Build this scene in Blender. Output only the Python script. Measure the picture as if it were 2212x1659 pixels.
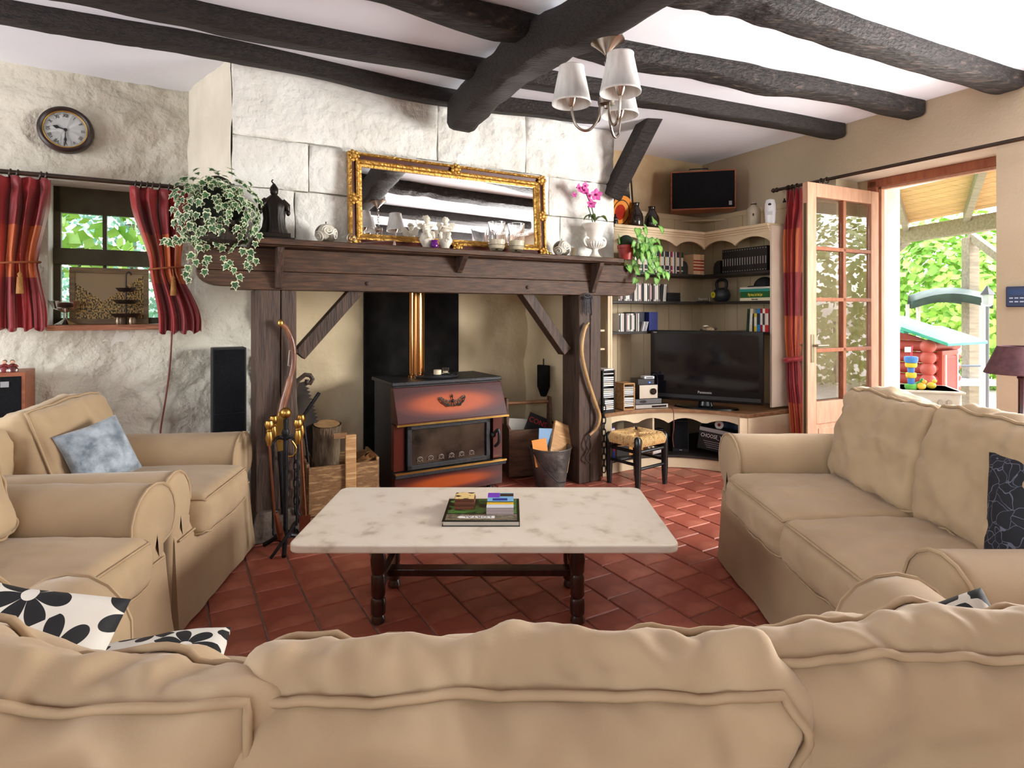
import bpy, bmesh, math, random
from mathutils import Vector, Matrix, noise
for o in list(bpy.data.objects): bpy.data.objects.remove(o)
S = bpy.context.scene
COL = S.collection
R = random.Random(11)
PI = math.pi
# ---------------------------------------------------------------- measured camera (2212 x 1659 frame)
F, CX, HV, H = 1280.0, 1106.0, 672.0, 1.27
cam = bpy.data.objects.new('camera', bpy.data.cameras.new('camera')); COL.objects.link(cam)
cam.location = (0, 0, H); cam.rotation_euler = (PI/2, 0, 0)
cam.data.sensor_width = 36; cam.data.lens = 36*F/2212; cam.data.shift_y = -(829.5-HV)/2212
cam.data.clip_start = .02; cam.data.clip_end = 400
S.camera = cam
# ---------------------------------------------------------------- sky, sun, daylight, added fill lamps, exposure
W = bpy.data.worlds.new('sky'); S.world = W; W.use_nodes = True
nt = W.node_tree; bg = nt.nodes['Background']
sk = nt.nodes.new('ShaderNodeTexSky'); sk.sky_type = 'NISHITA'; sk.sun_disc = False
sk.sun_elevation = math.radians(50); sk.sun_rotation = math.radians(70); sk.air_density = 1.0; sk.dust_density = 3.0
mixw = nt.nodes.new('ShaderNodeMix'); mixw.data_type = 'RGBA'; mixw.inputs[0].default_value = .55
hs = nt.nodes.new('ShaderNodeHueSaturation'); hs.inputs['Saturation'].default_value = .45
nt.links.new(sk.outputs[0], hs.inputs['Color']); nt.links.new(hs.outputs[0], bg.inputs[0])
bg.inputs[1].default_value = 1.15
sun = bpy.data.objects.new('sun', bpy.data.lights.new('sun', 'SUN')); COL.objects.link(sun)
sun.data.energy = 1.8; sun.data.angle = math.radians(12); sun.rotation_euler = (math.radians(30), math.radians(14), 0)
def area(name, loc, target, sx, sy, power, col=(1, 1, 1)):
    l = bpy.data.lights.new(name, 'AREA'); l.shape = 'RECTANGLE'; l.size = sx; l.size_y = sy; l.energy = power; l.color = col
    o = bpy.data.objects.new(name, l); COL.objects.link(o); o.location = loc
    o.rotation_euler = (Vector(target)-Vector(loc)).to_track_quat('-Z', 'Y').to_euler()
    return o
# small window daylight, plus three added fill lamps in unseen made-up openings; the terrace door lets in the sky itself
area('small_window_daylight', (-3.1, 5.1, 2.95), (-2.3, 3.75, 1.5), 1.0, .6, 45, (.96, 1, .96))
area('rear_fill_light', (-.8, -2.8, 1.5), (-.1, 2.2, 2.9), 3.0, 2.0, 20, (.97, .985, 1))  # added fill behind the camera, aimed up at the ceiling; no window known there
area('side_fill_light', (3.72, 2.55, 1.5), (-1.2, 2.7, 1.0), 1.55, 1.3, 215, (1, .985, .97))  # added fill from out of view, making up for weak light from the door
area('far_side_fill_light', (-4.3, .9, 1.5), (.5, 2.6, 2.2), 1.9, 1.35, 72, (.97, .985, 1))  # unseen lamp added at the left wall to brighten room and ceiling
S.view_settings.view_transform = 'Standard'; S.view_settings.look = 'None'
S.view_settings.gamma = 1; S.view_settings.use_curve_mapping = False
S.view_settings.exposure = 0.42
# ---------------------------------------------------------------- measuring helpers
def px(u, v, Y): return Vector(((u-CX)/F*Y, Y, H+(HV-v)/F*Y))
class Frame:
    """a plan axis system: a runs along a wall, b runs into it"""
    def __init__(s, ox, oy, ang):
        s.o = Vector((ox, oy, 0)); s.ang = ang
        s.ea = Vector((math.cos(ang), math.sin(ang), 0)); s.eb = Vector((-math.sin(ang), math.cos(ang), 0))
    def w(s, a, b, z): return s.o + s.ea*a + s.eb*b + Vector((0, 0, z))
    def a(s, u, b=0):
        k = (u-CX)/F; p = s.o+s.eb*b
        return (k*p.y-p.x)/(s.ea.x-k*s.ea.y)
    def az(s, u, v, b=0):
        a = s.a(u, b); Y = (s.o+s.eb*b+s.ea*a).y
        return a, H+(HV-v)/F*Y
    def z(s, u, v, b=0): return s.az(u, v, b)[1]
FF = Frame(-1.33, 3.28, math.radians(30))       # hearth wall
RF = Frame(2.43, 4.74, math.radians(-62))       # wall with the terrace door
CEIL = 2.70
# ---------------------------------------------------------------- materials
def lin(c):
    if isinstance(c, str):
        c = [int(c[i:i+2], 16)/255 for i in (0, 2, 4)]
    return tuple((x/12.92 if x <= .04045 else ((x+.055)/1.055)**2.4) for x in c)
MATS = {}
def mat(name, c1, c2=None, rough=.6, metal=0, scale=6, bump=0, bscale=30, stretch=None, trans=0, ior=1.45, emit=0, coat=0, lo=.35, hi=.65, detail=5, sheen=0, rand=0, alpha=1, bdist=.02, c3=None, spec=.5, ecol=None):
    if name in MATS: return MATS[name]
    m = bpy.data.materials.new(name); m.use_nodes = True; n = m.node_tree.nodes; l = m.node_tree.links
    p = n['Principled BSDF']; c1 = lin(c1)
    p.inputs['Base Color'].default_value = (*c1, 1); p.inputs['Roughness'].default_value = rough; p.inputs['Metallic'].default_value = metal
    p.inputs['Transmission Weight'].default_value = trans; p.inputs['IOR'].default_value = ior
    p.inputs['Coat Weight'].default_value = coat; p.inputs['Sheen Weight'].default_value = sheen; p.inputs['Alpha'].default_value = alpha
    p.inputs['Specular IOR Level'].default_value = spec
    if emit:
        p.inputs['Emission Color'].default_value = (*(lin(ecol) if ecol else c1), 1); p.inputs['Emission Strength'].default_value = emit
    vec = None
    if c2 or bump:
        tc = n.new('ShaderNodeTexCoord'); mp = n.new('ShaderNodeMapping'); l.new(tc.outputs['Object'], mp.inputs[0]); vec = mp.outputs[0]
        if stretch: mp.inputs['Scale'].default_value = stretch
    last = None
    if c2:
        t = n.new('ShaderNodeTexNoise'); t.inputs['Scale'].default_value = scale; t.inputs['Detail'].default_value = detail; l.new(vec, t.inputs['Vector'])
        r = n.new('ShaderNodeValToRGB'); r.color_ramp.elements[0].position = lo; r.color_ramp.elements[1].position = hi
        r.color_ramp.elements[0].color = (*c1, 1); r.color_ramp.elements[1].color = (*lin(c2), 1)
        if c3:
            e = r.color_ramp.elements.new((lo+hi)/2); e.color = (*lin(c3), 1)
        l.new(t.outputs['Fac'], r.inputs[0]); last = r.outputs[0]
    if rand:
        oi = n.new('ShaderNodeObjectInfo'); h = n.new('ShaderNodeHueSaturation'); mr = n.new('ShaderNodeMapRange')
        mr.inputs['To Min'].default_value = 1-rand; mr.inputs['To Max'].default_value = 1+rand; l.new(oi.outputs['Random'], mr.inputs[0]); l.new(mr.outputs[0], h.inputs['Value'])
        if last: l.new(last, h.inputs['Color'])
        else: h.inputs['Color'].default_value = (*c1, 1)
        last = h.outputs[0]
    if last: l.new(last, p.inputs['Base Color'])
    if bump:
        b = n.new('ShaderNodeTexNoise'); b.inputs['Scale'].default_value = bscale; b.inputs['Detail'].default_value = 8; l.new(vec, b.inputs['Vector'])
        bn = n.new('ShaderNodeBump'); bn.inputs['Strength'].default_value = bump; bn.inputs['Distance'].default_value = bdist
        l.new(b.outputs['Fac'], bn.inputs['Height']); l.new(bn.outputs[0], p.inputs['Normal'])
    MATS[name] = m
    return m
def flat(c, rough=.6, metal=0, **k):
    return mat('flat_%s_%d_%d' % (c, rough*100, metal*100), c, rough=rough, metal=metal, **k)
# ---------------------------------------------------------------- mesh builder
def rotz(a): return Matrix.Rotation(a, 4, 'Z')
def T(x, y, z): return Matrix.Translation((x, y, z))
class MB:
    def __init__(s): s.v = []; s.f = []
    def add(s, vs, fs, M=None):
        n = len(s.v); s.v += [tuple(M @ Vector(p)) if M else tuple(p) for p in vs]; s.f += [tuple(i+n for i in f) for f in fs]; return s
    def box(s, x0, x1, y0, y1, z0, z1, M=None):
        v = [(x, y, z) for z in (z0, z1) for y in (y0, y1) for x in (x0, x1)]
        return s.add(v, [(0, 2, 3, 1), (4, 5, 7, 6), (0, 1, 5, 4), (2, 6, 7, 3), (0, 4, 6, 2), (1, 3, 7, 5)], M)
    def bar(s, p, q, w, h, up=(0, 0, 1)):
        p = Vector(p); q = Vector(q); d = (q-p); L = d.length; d.normalize(); x = d.cross(Vector(up))
        if x.length < 1e-4: x = d.cross(Vector((0, 1, 0)))
        x.normalize(); z = x.cross(d)
        M = Matrix((x, d, z)).transposed().to_4x4(); M.translation = p
        return s.box(-w/2, w/2, 0, L, -h/2, h/2, M)
    def lathe(s, prof, n=24, M=None, cx=0, cy=0):
        vs = []; fs = []
        for r, z in prof:
            for i in range(n):
                t = 2*PI*i/n; vs.append((cx+r*math.cos(t), cy+r*math.sin(t), z))
        for j in range(len(prof)-1):
            for i in range(n):
                fs.append((j*n+i, j*n+(i+1) % n, (j+1)*n+(i+1) % n, (j+1)*n+i))
        if prof[0][0] > 1e-5: fs.append(tuple(range(n))[::-1])
        if prof[-1][0] > 1e-5: fs.append(tuple((len(prof)-1)*n+i for i in range(n)))
        return s.add(vs, fs, M)
    def tube(s, pts, r, n=8, closed=False, M=None):
        pts = [Vector(p) for p in pts]; N = len(pts); vs = []; fs = []; up = Vector((0, 0, 1)); prev = None
        for i, p in enumerate(pts):
            a = pts[i-1] if (i or closed) else p; b = pts[(i+1) % N] if (i < N-1 or closed) else p
            d = (b-a)
            if d.length < 1e-9: d = Vector((0, 0, 1))
            d.normalize()
            if prev is None:
                x = d.cross(up)
                if x.length < .05: x = d.cross(Vector((0, 1, 0)))
            else:
                x = prev - d*prev.dot(d)
                if x.length < 1e-6: x = d.cross(up)
            x.normalize(); prev = x; y = d.cross(x)
            rr = r[i] if isinstance(r, (list, tuple)) else r
            for k in range(n):
                t = 2*PI*k/n; vs.append(p+x*rr*math.cos(t)+y*rr*math.sin(t))
        for i in range(N if closed else N-1):
            j = (i+1) % N
            for k in range(n): fs.append((i*n+k, j*n+k, j*n+(k+1) % n, i*n+(k+1) % n)[::-1])
        if not closed: fs.append(tuple(range(n))); fs.append(tuple((N-1)*n+k for k in range(n))[::-1])
        return s.add(vs, fs, M)
    def prism(s, poly, h0, h1, M=None):
        n = len(poly); vs = [(x, y, h0) for x, y in poly]+[(x, y, h1) for x, y in poly]
        return s.add(vs, [tuple(range(n))[::-1], tuple(range(n, 2*n))]+[(i, (i+1) % n, n+(i+1) % n, n+i) for i in range(n)], M)
    def ball(s, r, c=(0, 0, 0), n=14, m=8, sc=(1, 1, 1), M=None):
        pr = []
        for j in range(m+1):
            t = -PI/2+PI*j/m; pr.append((max(1e-6, r*math.cos(t)), r*math.sin(t)))
        MM = Matrix.Translation(c) @ Matrix.Diagonal((*sc, 1))
        return s.lathe(pr, n, (M @ MM) if M else MM)
    def sheet(s, pts, nu, nv):          # pts[j*nu+i]
        return s.add(pts, [(j*nu+i, j*nu+i+1, (j+1)*nu+i+1, (j+1)*nu+i) for j in range(nv-1) for i in range(nu-1)])
    def mesh(s, name='m'):
        me = bpy.data.meshes.new(name); me.from_pydata(s.v, [], s.f); me.validate(); me.update(); return me
    def build(s, name, m, parent=None, smooth=False, bev=0, M=None, sol=0, sub=0, ang=40):
        me = s.mesh(name)
        bm = bmesh.new(); bm.from_mesh(me); bmesh.ops.recalc_face_normals(bm, faces=bm.faces); bm.to_mesh(me); bm.free()
        return mkobj(name, me, m, parent, smooth, bev, M, sol, sub, ang)
def mkobj(name, me, m, parent=None, smooth=False, bev=0, M=None, sol=0, sub=0, ang=40):
    o = bpy.data.objects.new(name, me); COL.objects.link(o)
    if m and not me.materials: me.materials.append(m)
    if parent: o.parent = parent
    if M: o.matrix_local = M
    if smooth:
        for p in me.polygons: p.use_smooth = True
        try: me.set_sharp_from_angle(angle=math.radians(ang))
        except Exception: pass
    if sol: md = o.modifiers.new('s', 'SOLIDIFY'); md.thickness = sol; md.offset = 0
    if bev: md = o.modifiers.new('b', 'BEVEL'); md.width = bev; md.segments = 2; md.limit_method = 'ANGLE'; md.angle_limit = math.radians(50)
    if sub: md = o.modifiers.new('u', 'SUBSURF'); md.levels = md.render_levels = sub
    return o
def tag(o, label, cat, group=None, kind=None):
    if label: o['label'] = label
    if cat: o['category'] = cat
    if group: o['group'] = group
    if kind: o['kind'] = kind
    return o
def thing(name, label, cat, loc=(0, 0, 0), rz=0, group=None):
    o = bpy.data.objects.new(name, None); COL.objects.link(o); o.location = loc; o.rotation_euler = (0, 0, rz)
    o.empty_display_size = .05
    return tag(o, label, cat, group)
def dup(root, loc=None, rz=None, label=None, sc=None):
    r = root.copy(); COL.objects.link(r)
    if loc is not None: r.location = loc
    if rz is not None: r.rotation_euler = (0, 0, rz)
    if sc is not None: r.scale = (sc,)*3
    if label: r['label'] = label
    for ch in list(root.children):
        c = ch.copy(); COL.objects.link(c); c.parent = r
        for g in list(ch.children):
            d = g.copy(); COL.objects.link(d); d.parent = c
    return r
def struct(o): o['kind'] = 'structure'; return o
def text(s, size, m, parent, M, ext=.0005, name='lettering', align='CENTER', sx=1):
    c = bpy.data.curves.new(name, 'FONT'); c.body = s; c.size = size; c.extrude = ext; c.align_x = align; c.align_y = 'CENTER'; c.resolution_u = 2
    o = bpy.data.objects.new(name, c); COL.objects.link(o); bpy.context.view_layer.update()
    me = bpy.data.meshes.new_from_object(o); bpy.data.objects.remove(o); bpy.data.curves.remove(c); me.materials.clear()
    return mkobj(name, me, m, parent, M=M @ Matrix.Diagonal((sx, 1, 1, 1)))
RX90 = Matrix.Rotation(PI/2, 4, 'X')    # a text or lathe facing -y
def bez(pts, n=8):                      # smooth polyline through points (catmull-rom)
    P = [Vector(p) for p in pts]; out = []
    for i in range(len(P)-1):
        p0 = P[max(i-1, 0)]; p1 = P[i]; p2 = P[i+1]; p3 = P[min(i+2, len(P)-1)]
        for k in range(n):
            t = k/n; out.append(.5*((2*p1)+(p2-p0)*t+(2*p0-5*p1+4*p2-p3)*t*t+(3*p1-p0-3*p2+p3)*t**3))
    out.append(P[-1]); return out
def nz(x, y, z, s=1, oct=4): return noise.fractal(Vector((x*s, y*s, z*s)), 1.0, 2.0, oct)
# ================================================================ materials of the shell
m_plaster = mat('plaster_white', 'ece9e2', 'dcd8cd', rough=.9, scale=3, bump=.25, bscale=25)
m_stonew = mat('whitewashed_rubble', 'c6c1b0', 'dad6c9', rough=.95, scale=2.2, bump=.95, bscale=13, bdist=.04, c3='d0cbbc', lo=.25, hi=.75)
m_hood = mat('whitewashed_stone', 'f2f1ec', 'e4e2da', rough=.9, scale=5, bump=.9, bscale=20, bdist=.025)
m_hearth = mat('hearth_plaster', 'c6b492', 'b8a583', rough=.95, scale=2.5, bump=.6, bscale=12, c3='cbb998', lo=.25, hi=.75)
m_beige = mat('plaster_beige', 'c2b39a', 'b8a98f', rough=.9, scale=1.5, bump=.1, bscale=60)
m_ceil = mat('ceiling_white', 'eef2fa', 'e6eaf4', rough=.95, scale=1.2, bump=.05)
m_brown = mat('old_oak_dark', '120e0c', '2b2320', rough=.6, scale=7, stretch=(1.2, 9, 9), bump=.7, bscale=14, bdist=.02)
m_brown2 = mat('old_oak_worn', '171210', '5a4d46', rough=.65, scale=6, stretch=(1.5, 6, 6), bump=.9, bscale=12, bdist=.025, lo=.42, hi=.75, c3='2a221f')
m_oak = mat('mantel_oak', '38251a', '583b28', rough=.55, scale=5, stretch=(1.5, 14, 14), bump=.35, bscale=10, c3='462f20')
m_soot = mat('soot_black', '0d0c0b', '1c1a18', rough=.9, scale=6, bump=.4, spec=.1)
m_grout = mat('grout', '8f8278', '75695f', rough=.95, scale=20)
m_tile = mat('terracotta_tile', 'a65a48', 'b66c58', rough=.34, scale=5, bump=.08, bscale=14, rand=.14, c3='995040', spec=.6)
# ================================================================ floor
def tri_tile():
    w = .0925
    mb = MB(); b = .004
    lo = [(-w, -w, -.012), (w, -w, -.012), (w, w, -.012), (-w, w, -.012)]
    mi = [(x, y, -b) for x, y, _ in lo]; wi = w-b
    hi = [(-wi, -wi, 0), (wi, -wi, 0), (wi, wi, 0), (-wi, wi, 0)]
    mb.add(lo+mi+hi, [(8, 9, 10, 11)]+[(i, (i+1) % 4, 4+(i+1) % 4, 4+i) for i in range(4)]+[(4+i, 4+(i+1) % 4, 8+(i+1) % 4, 8+i) for i in range(4)])
    return mb
floor = struct(MB().box(-4.6, 4.6, -3.2, 7.5, -.1, -.006).build('floor', m_grout))
floor['label'] = 'red terracotta tiled floor laid in staggered courses'
tme = tri_tile().mesh('tile'); tme.materials.append(m_tile)
rest = MB(); cand = []
P = .1915
for i in range(-22, 30):
    for j in range(-40, 24):
        a = -.157+P*(i+.5); b = -.42+P*(j+(.5 if i % 2 == 0 else 0))+.03*math.sin(i*12.9)
        p = FF.w(a, b, 0)
        if p.y < -3.1 or p.y > 6.4 or abs(p.x) > 4.4: continue
        if b > .88 or (p-RF.o).dot(RF.eb) > -.02: continue
        vis = False
        if p.y > 2:
            u = CX+p.x/p.y*F; v = HV+H/p.y*F
            vis = 380 < u < 1720 and 985 < v < 1420 and not (p.x > 1.2 and p.y < 3.1)
        (cand.append((a, b, i, j)) if vis else rest.add(tri_tile().v, tri_tile().f, T(*p) @ rotz(FF.ang)))
cand.sort(key=lambda c: FF.w(c[0], c[1], 0).length)
for k, (a, b, i, j) in enumerate(cand):
    p = FF.w(a, b, 0)
    if k < 296:
        o = bpy.data.objects.new('tile', tme); COL.objects.link(o); o.parent = floor; o.location = (p.x, p.y, (R.random()-.5)*.0015)
        o.rotation_euler = ((R.random()-.5)*.006, (R.random()-.5)*.006, FF.ang)
    else: rest.add(tri_tile().v, tri_tile().f, T(*p) @ rotz(FF.ang))
ro = rest.build('tile_field', m_tile, floor); ro['kind'] = 'stuff'
# ================================================================ rough walls
def grid_lines(lo, hi, step, cuts):
    n = max(1, round((hi-lo)/step)); g = [lo+(hi-lo)*i/n for i in range(n+1)]
    for c in cuts:
        if lo < c < hi:
            k = min(range(len(g)), key=lambda i: abs(g[i]-c)); g[k] = c
    return sorted(set(g))
def rough(fr, a0, a1, z0, z1, b, holes=(), amp=.03, step=.05, ns=2.0, seed=0, bfun=None, back=.15):
    A = grid_lines(a0, a1, step, [h[k] for h in holes for k in (0, 1)]); Z = grid_lines(z0, z1, step, [h[k] for h in holes for k in (2, 3)])
    mb = MB(); idx = {}
    def inh(a, z): return any(h[0]-1e-6 <= a <= h[1]+1e-6 and h[2]-1e-6 <= z <= h[3]+1e-6 for h in holes)
    for j, z in enumerate(Z):
        for i, a in enumerate(A):
            d = amp*(nz(a+seed, z*1.6, seed, ns, 5)*.7+abs(nz(a, z*2, seed+5, ns*2.2, 3))*.6)
            if inh(a, z): d *= .3
            idx[i, j] = len(mb.v); mb.v.append(tuple(fr.w(a, b-d+(bfun(a, z) if bfun else 0), z)))
    for j in range(len(Z)-1):
        for i in range(len(A)-1):
            ca = (A[i]+A[i+1])/2; cz = (Z[j]+Z[j+1])/2
            if any(h[0] < ca < h[1] and h[2] < cz < h[3] for h in holes): continue
            mb.f.append((idx[i, j], idx[i+1, j], idx[i+1, j+1], idx[i, j+1]))
    return mb
def fbox(mb, fr, a0, a1, b0, b1, z0, z1):
    return mb.box(a0, a1, b0, b1, z0, z1, T(*fr.o) @ rotz(fr.ang))
BW = .90      # depth of the hearth back wall behind the mantel front
# small window opening in the back wall
wa0 = FF.a(103, BW); wa1 = FF.a(352, BW); wz0 = FF.z(220, 703, BW); wz1 = FF.z(220, 398, BW)
a_l = -2.9
back = rough(FF, a_l, 2.30, 0, CEIL, BW, [(wa0, wa1, wz0, wz1)], amp=.05, step=.035, ns=3.2)
wb = back.build('wall_back', m_stonew, None, True, ang=180); struct(wb)
wb['label'] = 'rough whitewashed rubble wall with the small window'
rv = MB()
t = .32
for (x0, x1, z0, z1) in ((wa0-.3, wa0, wz0-.3, wz1+.3), (wa1, wa1+.3, wz0-.3, wz1+.3), (wa0, wa1, wz1, wz1+.3), (wa0, wa1, wz0-.3, wz0)):
    fbox(rv, FF, x0, x1, BW+.02, BW+t, z0, z1)
# solid wall round the small opening so no light leaks
for (x0, x1, z0, z1) in ((a_l, wa0-.25, 0, CEIL), (wa1+.25, 2.4, 0, CEIL), (wa0-.3, wa1+.3, wz1+.25, CEIL), (wa0-.3, wa1+.3, 0, wz0-.25)):
    fbox(rv, FF, x0, x1, BW+.06, BW+t, z0, z1)
struct(rv.build('wall_back_reveal', m_plaster, wb))
# hearth lining: warm plaster at the back, side wall, soot plate
hl = rough(FF, .02, 2.2, 0, 1.75, BW-.045, amp=.035, step=.05, ns=2.2, seed=3)
o = hl.build('hearth_lining', m_hearth, wb, True, ang=180)
sm = MB()
HS = Frame(*FF.w(2.17, BW, 0).xy, FF.ang-PI/2)
hs_ = rough(HS, 0, .78, 0, 1.75, .0, amp=.03, step=.05, ns=2, seed=9)
struct(hs_.build('wall_hearth', m_hearth, None, True, ang=180))['label'] = 'cream plastered side wall inside the fireplace'
b0 = BW-.09
p0 = FF.a(786, b0); p1 = FF.a(990, b0)
sp = MB(); fbox(sp, FF, p0, p1, b0-.01, b0+.02, 0, 1.8)
tag(sp.build('fireback_plate', m_soot, None, bev=.004), 'tall black fireback plate behind the stove', 'fireback')
# wall beyond the hood, towards the bookcase corner
BW2 = .60
rb = rough(FF, 2.28, 4.6, 0, CEIL, BW2, amp=.05, step=.06, ns=2.0, seed=21)
fbox(rb, FF, 2.28, 4.6, BW2+.06, BW2+.3, 0, CEIL)
m_sand = mat('sandstone_plaster', 'b59c78', 'c4ad89', rough=.95, scale=2.5, bump=.6, bscale=14, c3='ad9470', lo=.25, hi=.75)
struct(rb.build('wall_corner', m_sand, None, True, ang=60))['label'] = 'rough sand coloured wall behind the corner bookcase'
# ---------------------------------------------------------------- chimney hood of big whitewashed blocks
HB = .16
ha0 = FF.a(500, HB); ha1 = FF.a(1328, HB)
hz0 = 1.60
hood = MB()
fbox(hood, FF, ha0+.03, ha1-.03, HB+.05, BW+.1, hz0, CEIL)
wl = FF.a(405, BW)
# splayed cheek running back to the window wall
c0 = FF.w(ha0, HB+.01, 0); c1 = FF.w(wl, BW-.01, 0); n = 26; pts = []
for j in range(18):
    for i in range(n):
        q = c0.lerp(c1, i/(n-1)); z = hz0-.02+(CEIL-hz0+.02)*j/17
        d = .012*nz(q.x, q.y, z, 4, 3); pts.append((q.x-d, q.y-d, z))
hood.sheet(pts, n, 18)
m_cheek = mat('plaster_cream', 'e6e0cf', 'd8d1bf', rough=.9, scale=4, bump=.3, bscale=25)
wh = struct(hood.build('wall_hood', m_cheek, None, True, ang=50)); wh['label'] = 'whitewashed stone chimney hood above the mantel'
def stone(a0, a1, z0, z1, seed, amp):
    A = grid_lines(a0+.004, a1-.004, .022, []); Z = grid_lines(z0+.004, z1-.004, .022, []); mb = MB()
    for z in Z:
        for a in A:
            e = min(a-a0, a1-a, z-z0, z1-z); d = amp*(nz(a+seed, z, seed, 5, 4)*.8+abs(nz(a, z, seed+2, 13, 3))*.7)+.008*nz(a, z, 7, 1.5, 2)
            k = min(1, e/.02); d = d*k-(1-k)**2*.014
            mb.v.append(tuple(FF.w(a+.006*nz(z, a, seed, 6, 2), HB-d, z+.006*nz(a, z, seed+9, 6, 2))))
    nu = len(A); nv = len(Z)
    mb.f = [(j*nu+i, j*nu+i+1, (j+1)*nu+i+1, (j+1)*nu+i) for j in range(nv-1) for i in range(nu-1)]
    # returns into the joint
    ring = [i for i in range(nu)]+[j*nu+nu-1 for j in range(1, nv)]+[(nv-1)*nu+i for i in range(nu-2, -1, -1)]+[j*nu for j in range(nv-2, 0, -1)]
    base = len(mb.v)
    for r in ring: mb.v.append(tuple(Vector(mb.v[r])+FF.eb*.07))
    m = len(ring)
    mb.f += [(ring[k], base+k, base+(k+1) % m, ring[(k+1) % m]) for k in range(m)]
    return mb.build('stone', m_hood, wh, True, ang=60)
def hz(u, v): return FF.z(u, v, HB)
rows = [(hz0, 1.98, [ha0, ha0+.34, ha0+1.02, 1.50, 2.05, ha1]), (1.98, 2.27, [ha0, ha0+.42, ha0+.95, 1.42, 1.95, ha1]),
        (2.27, CEIL, [ha0, 1.06, 1.75, ha1])]
k = 0
for z0, z1, cuts in rows:
    for a0, a1 in zip(cuts[:-1], cuts[1:]):
        k += 1; stone(a0, a1, z0, z1, k*3.1, .012 if not (z0 > 2.2 and a0 > .9) else .028)
# ================================================================ door wall
ds0, ds1 = .17, RF.a(2152, 0); dz1 = RF.z(2152, 310, 0)
rw = MB()
A = [-1.25, ds0, ds1, 3.2, 4.8, 8.6]
TH = .36
def rbx(a0, a1, z0, z1, b0=0, b1=TH): fbox(rw, RF, a0, a1, b0, b1, z0, z1)
rbx(-1.6, ds0, 0, CEIL); rbx(ds0, ds1, dz1, CEIL); rbx(ds1, 1.7, 0, CEIL)
rbx(1.7, 3.35, 0, .8); rbx(1.7, 3.35, 2.2, CEIL); rbx(3.35, 8.6, 0, CEIL)  # opening past the doorway made up out of view for the side fill
wr = struct(rw.build('wall_right', m_beige)); wr['label'] = 'smooth beige plaster wall with the terrace doorway'
m_white = mat('reveal_white', 'efe9df', 'e2dccf', rough=.85, scale=3)
rv = MB(); fbox(rv, RF, ds0+.002, ds1-.002, .004, TH, dz1-.012, dz1-.001)
struct(rv.build('wall_right_reveal', m_white, wr))
# ================================================================ other walls, ceiling
lw = MB(); P0 = FF.w(a_l+.02, BW+.2, 0)
lw.box(P0.x-.3, P0.x, -3.0, -.1, 0, CEIL); lw.box(P0.x-.3, P0.x, 1.9, P0.y+.3, 0, CEIL); lw.box(P0.x-.3, P0.x, -.1, 1.9, 0, .8); lw.box(P0.x-.3, P0.x, -.1, 1.9, 2.2, CEIL); struct(lw.build('wall_left', m_plaster))  # gap in this wall invented to hold the far side fill lamp
bw = MB(); y0 = -2.9
bw.box(-4.5, -2.4, y0-.25, y0, 0, CEIL); bw.box(.8, 5.5, y0-.25, y0, 0, CEIL); bw.box(-2.4, .8, y0-.25, y0, 0, .35); bw.box(-2.4, .8, y0-.25, y0, 2.5, CEIL)  # wide rear opening made up for the fill lamp behind the camera
struct(bw.build('wall_rear', m_beige))
cl = MB(); cl.box(-4.6, 6.5, -3.2, 7.2, CEIL, CEIL+.12); c_ = struct(cl.build('ceiling', m_ceil)); c_['label'] = 'white plaster ceiling between dark beams'
# ================================================================ dark beams
def beam(name, pts, w, h, label, seed=0, droop=.012):
    """hewn beam: pts = centreline on its underside"""
    P = bez(pts, 14); mb = MB(); ring = 12; N = len(P)
    for i, p in enumerate(P):
        d = (P[min(i+1, N-1)]-P[max(i-1, 0)]).normalized(); x = d.cross(Vector((0, 0, 1))).normalized()
        for k in range(ring):
            t = 2*PI*(k+.5)/ring; cx = math.copysign(abs(math.cos(t))**.45, math.cos(t)); cz = math.copysign(abs(math.sin(t))**.45, math.sin(t))
            e = 1+.09*nz(i*.22, k*.6, seed, 1, 3)
            mb.v.append(tuple(p+x*(w/2*cx*e)+Vector((0, 0, h/2+h/2*cz*e+droop*nz(i*.13, seed, 3, 1, 2)))))
    for i in range(N-1):
        for k in range(ring): mb.f.append((i*ring+k, (i+1)*ring+k, (i+1)*ring+(k+1) % ring, i*ring+(k+1) % ring))
    mb.f.append(tuple(range(ring))); mb.f.append(tuple((N-1)*ring+k for k in range(ring)))
    o = mb.build(name, m_brown2 if seed in (3, 4) else m_brown, None, True, ang=35)
    return tag(o, label, 'beam', 'ceiling joists' if name == 'ceiling_joist' else None)
def on(u, v, z): Y = F*(z-H)/(HV-v); return Vector(((u-CX)/F*Y, Y, z))
ZB = 2.60
def rwall(p, q):    # extend q along p->q until the door wall
    d = (q-p).normalized(); n = RF.eb; t_ = (RF.o-p).dot(n)/d.dot(n); return p+d*(t_-.01)
def ext(p, q, L): return q+(q-p).normalized()*L
ZA = 2.605
qs = [on(u, v, ZA) for u, v in ((0, 50), (250, 90), (492, 130), (980, 230), (1290, 266))]
beam('ceiling_joist', [ext(qs[1], qs[0], 1.2*k_) for k_ in (1, .75, .5, .25)]+qs, .115, .11, 'dark hewn ceiling joist running along the top of the chimney hood', 1)
qs = [on(u, v, ZB) for u, v in ((80, -17), (500, 75), (1040, 172), (1451, 238), (1740, 287))]
beam('ceiling_joist', [ext(qs[1], qs[0], 1.6*k_) for k_ in (1, .75, .5, .25)]+qs[:-1]+[rwall(qs[-2], qs[-1])], .135, .12, 'dark hewn joist with a knee brace beneath, second out from the hood', 2)
qs = [on(u, v, ZB) for u, v in ((750, -15), (1155, 92), (1398, 150), (1671, 196), (1940, 248))]
beam('ceiling_joist', [ext(qs[1], qs[0], 2.4*k_) for k_ in (1, .75, .5, .25)]+qs[:-1]+[rwall(qs[-2], qs[-1])], .155, .12, 'thick worm-eaten joist, third out from the hood', 3, .025)
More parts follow.
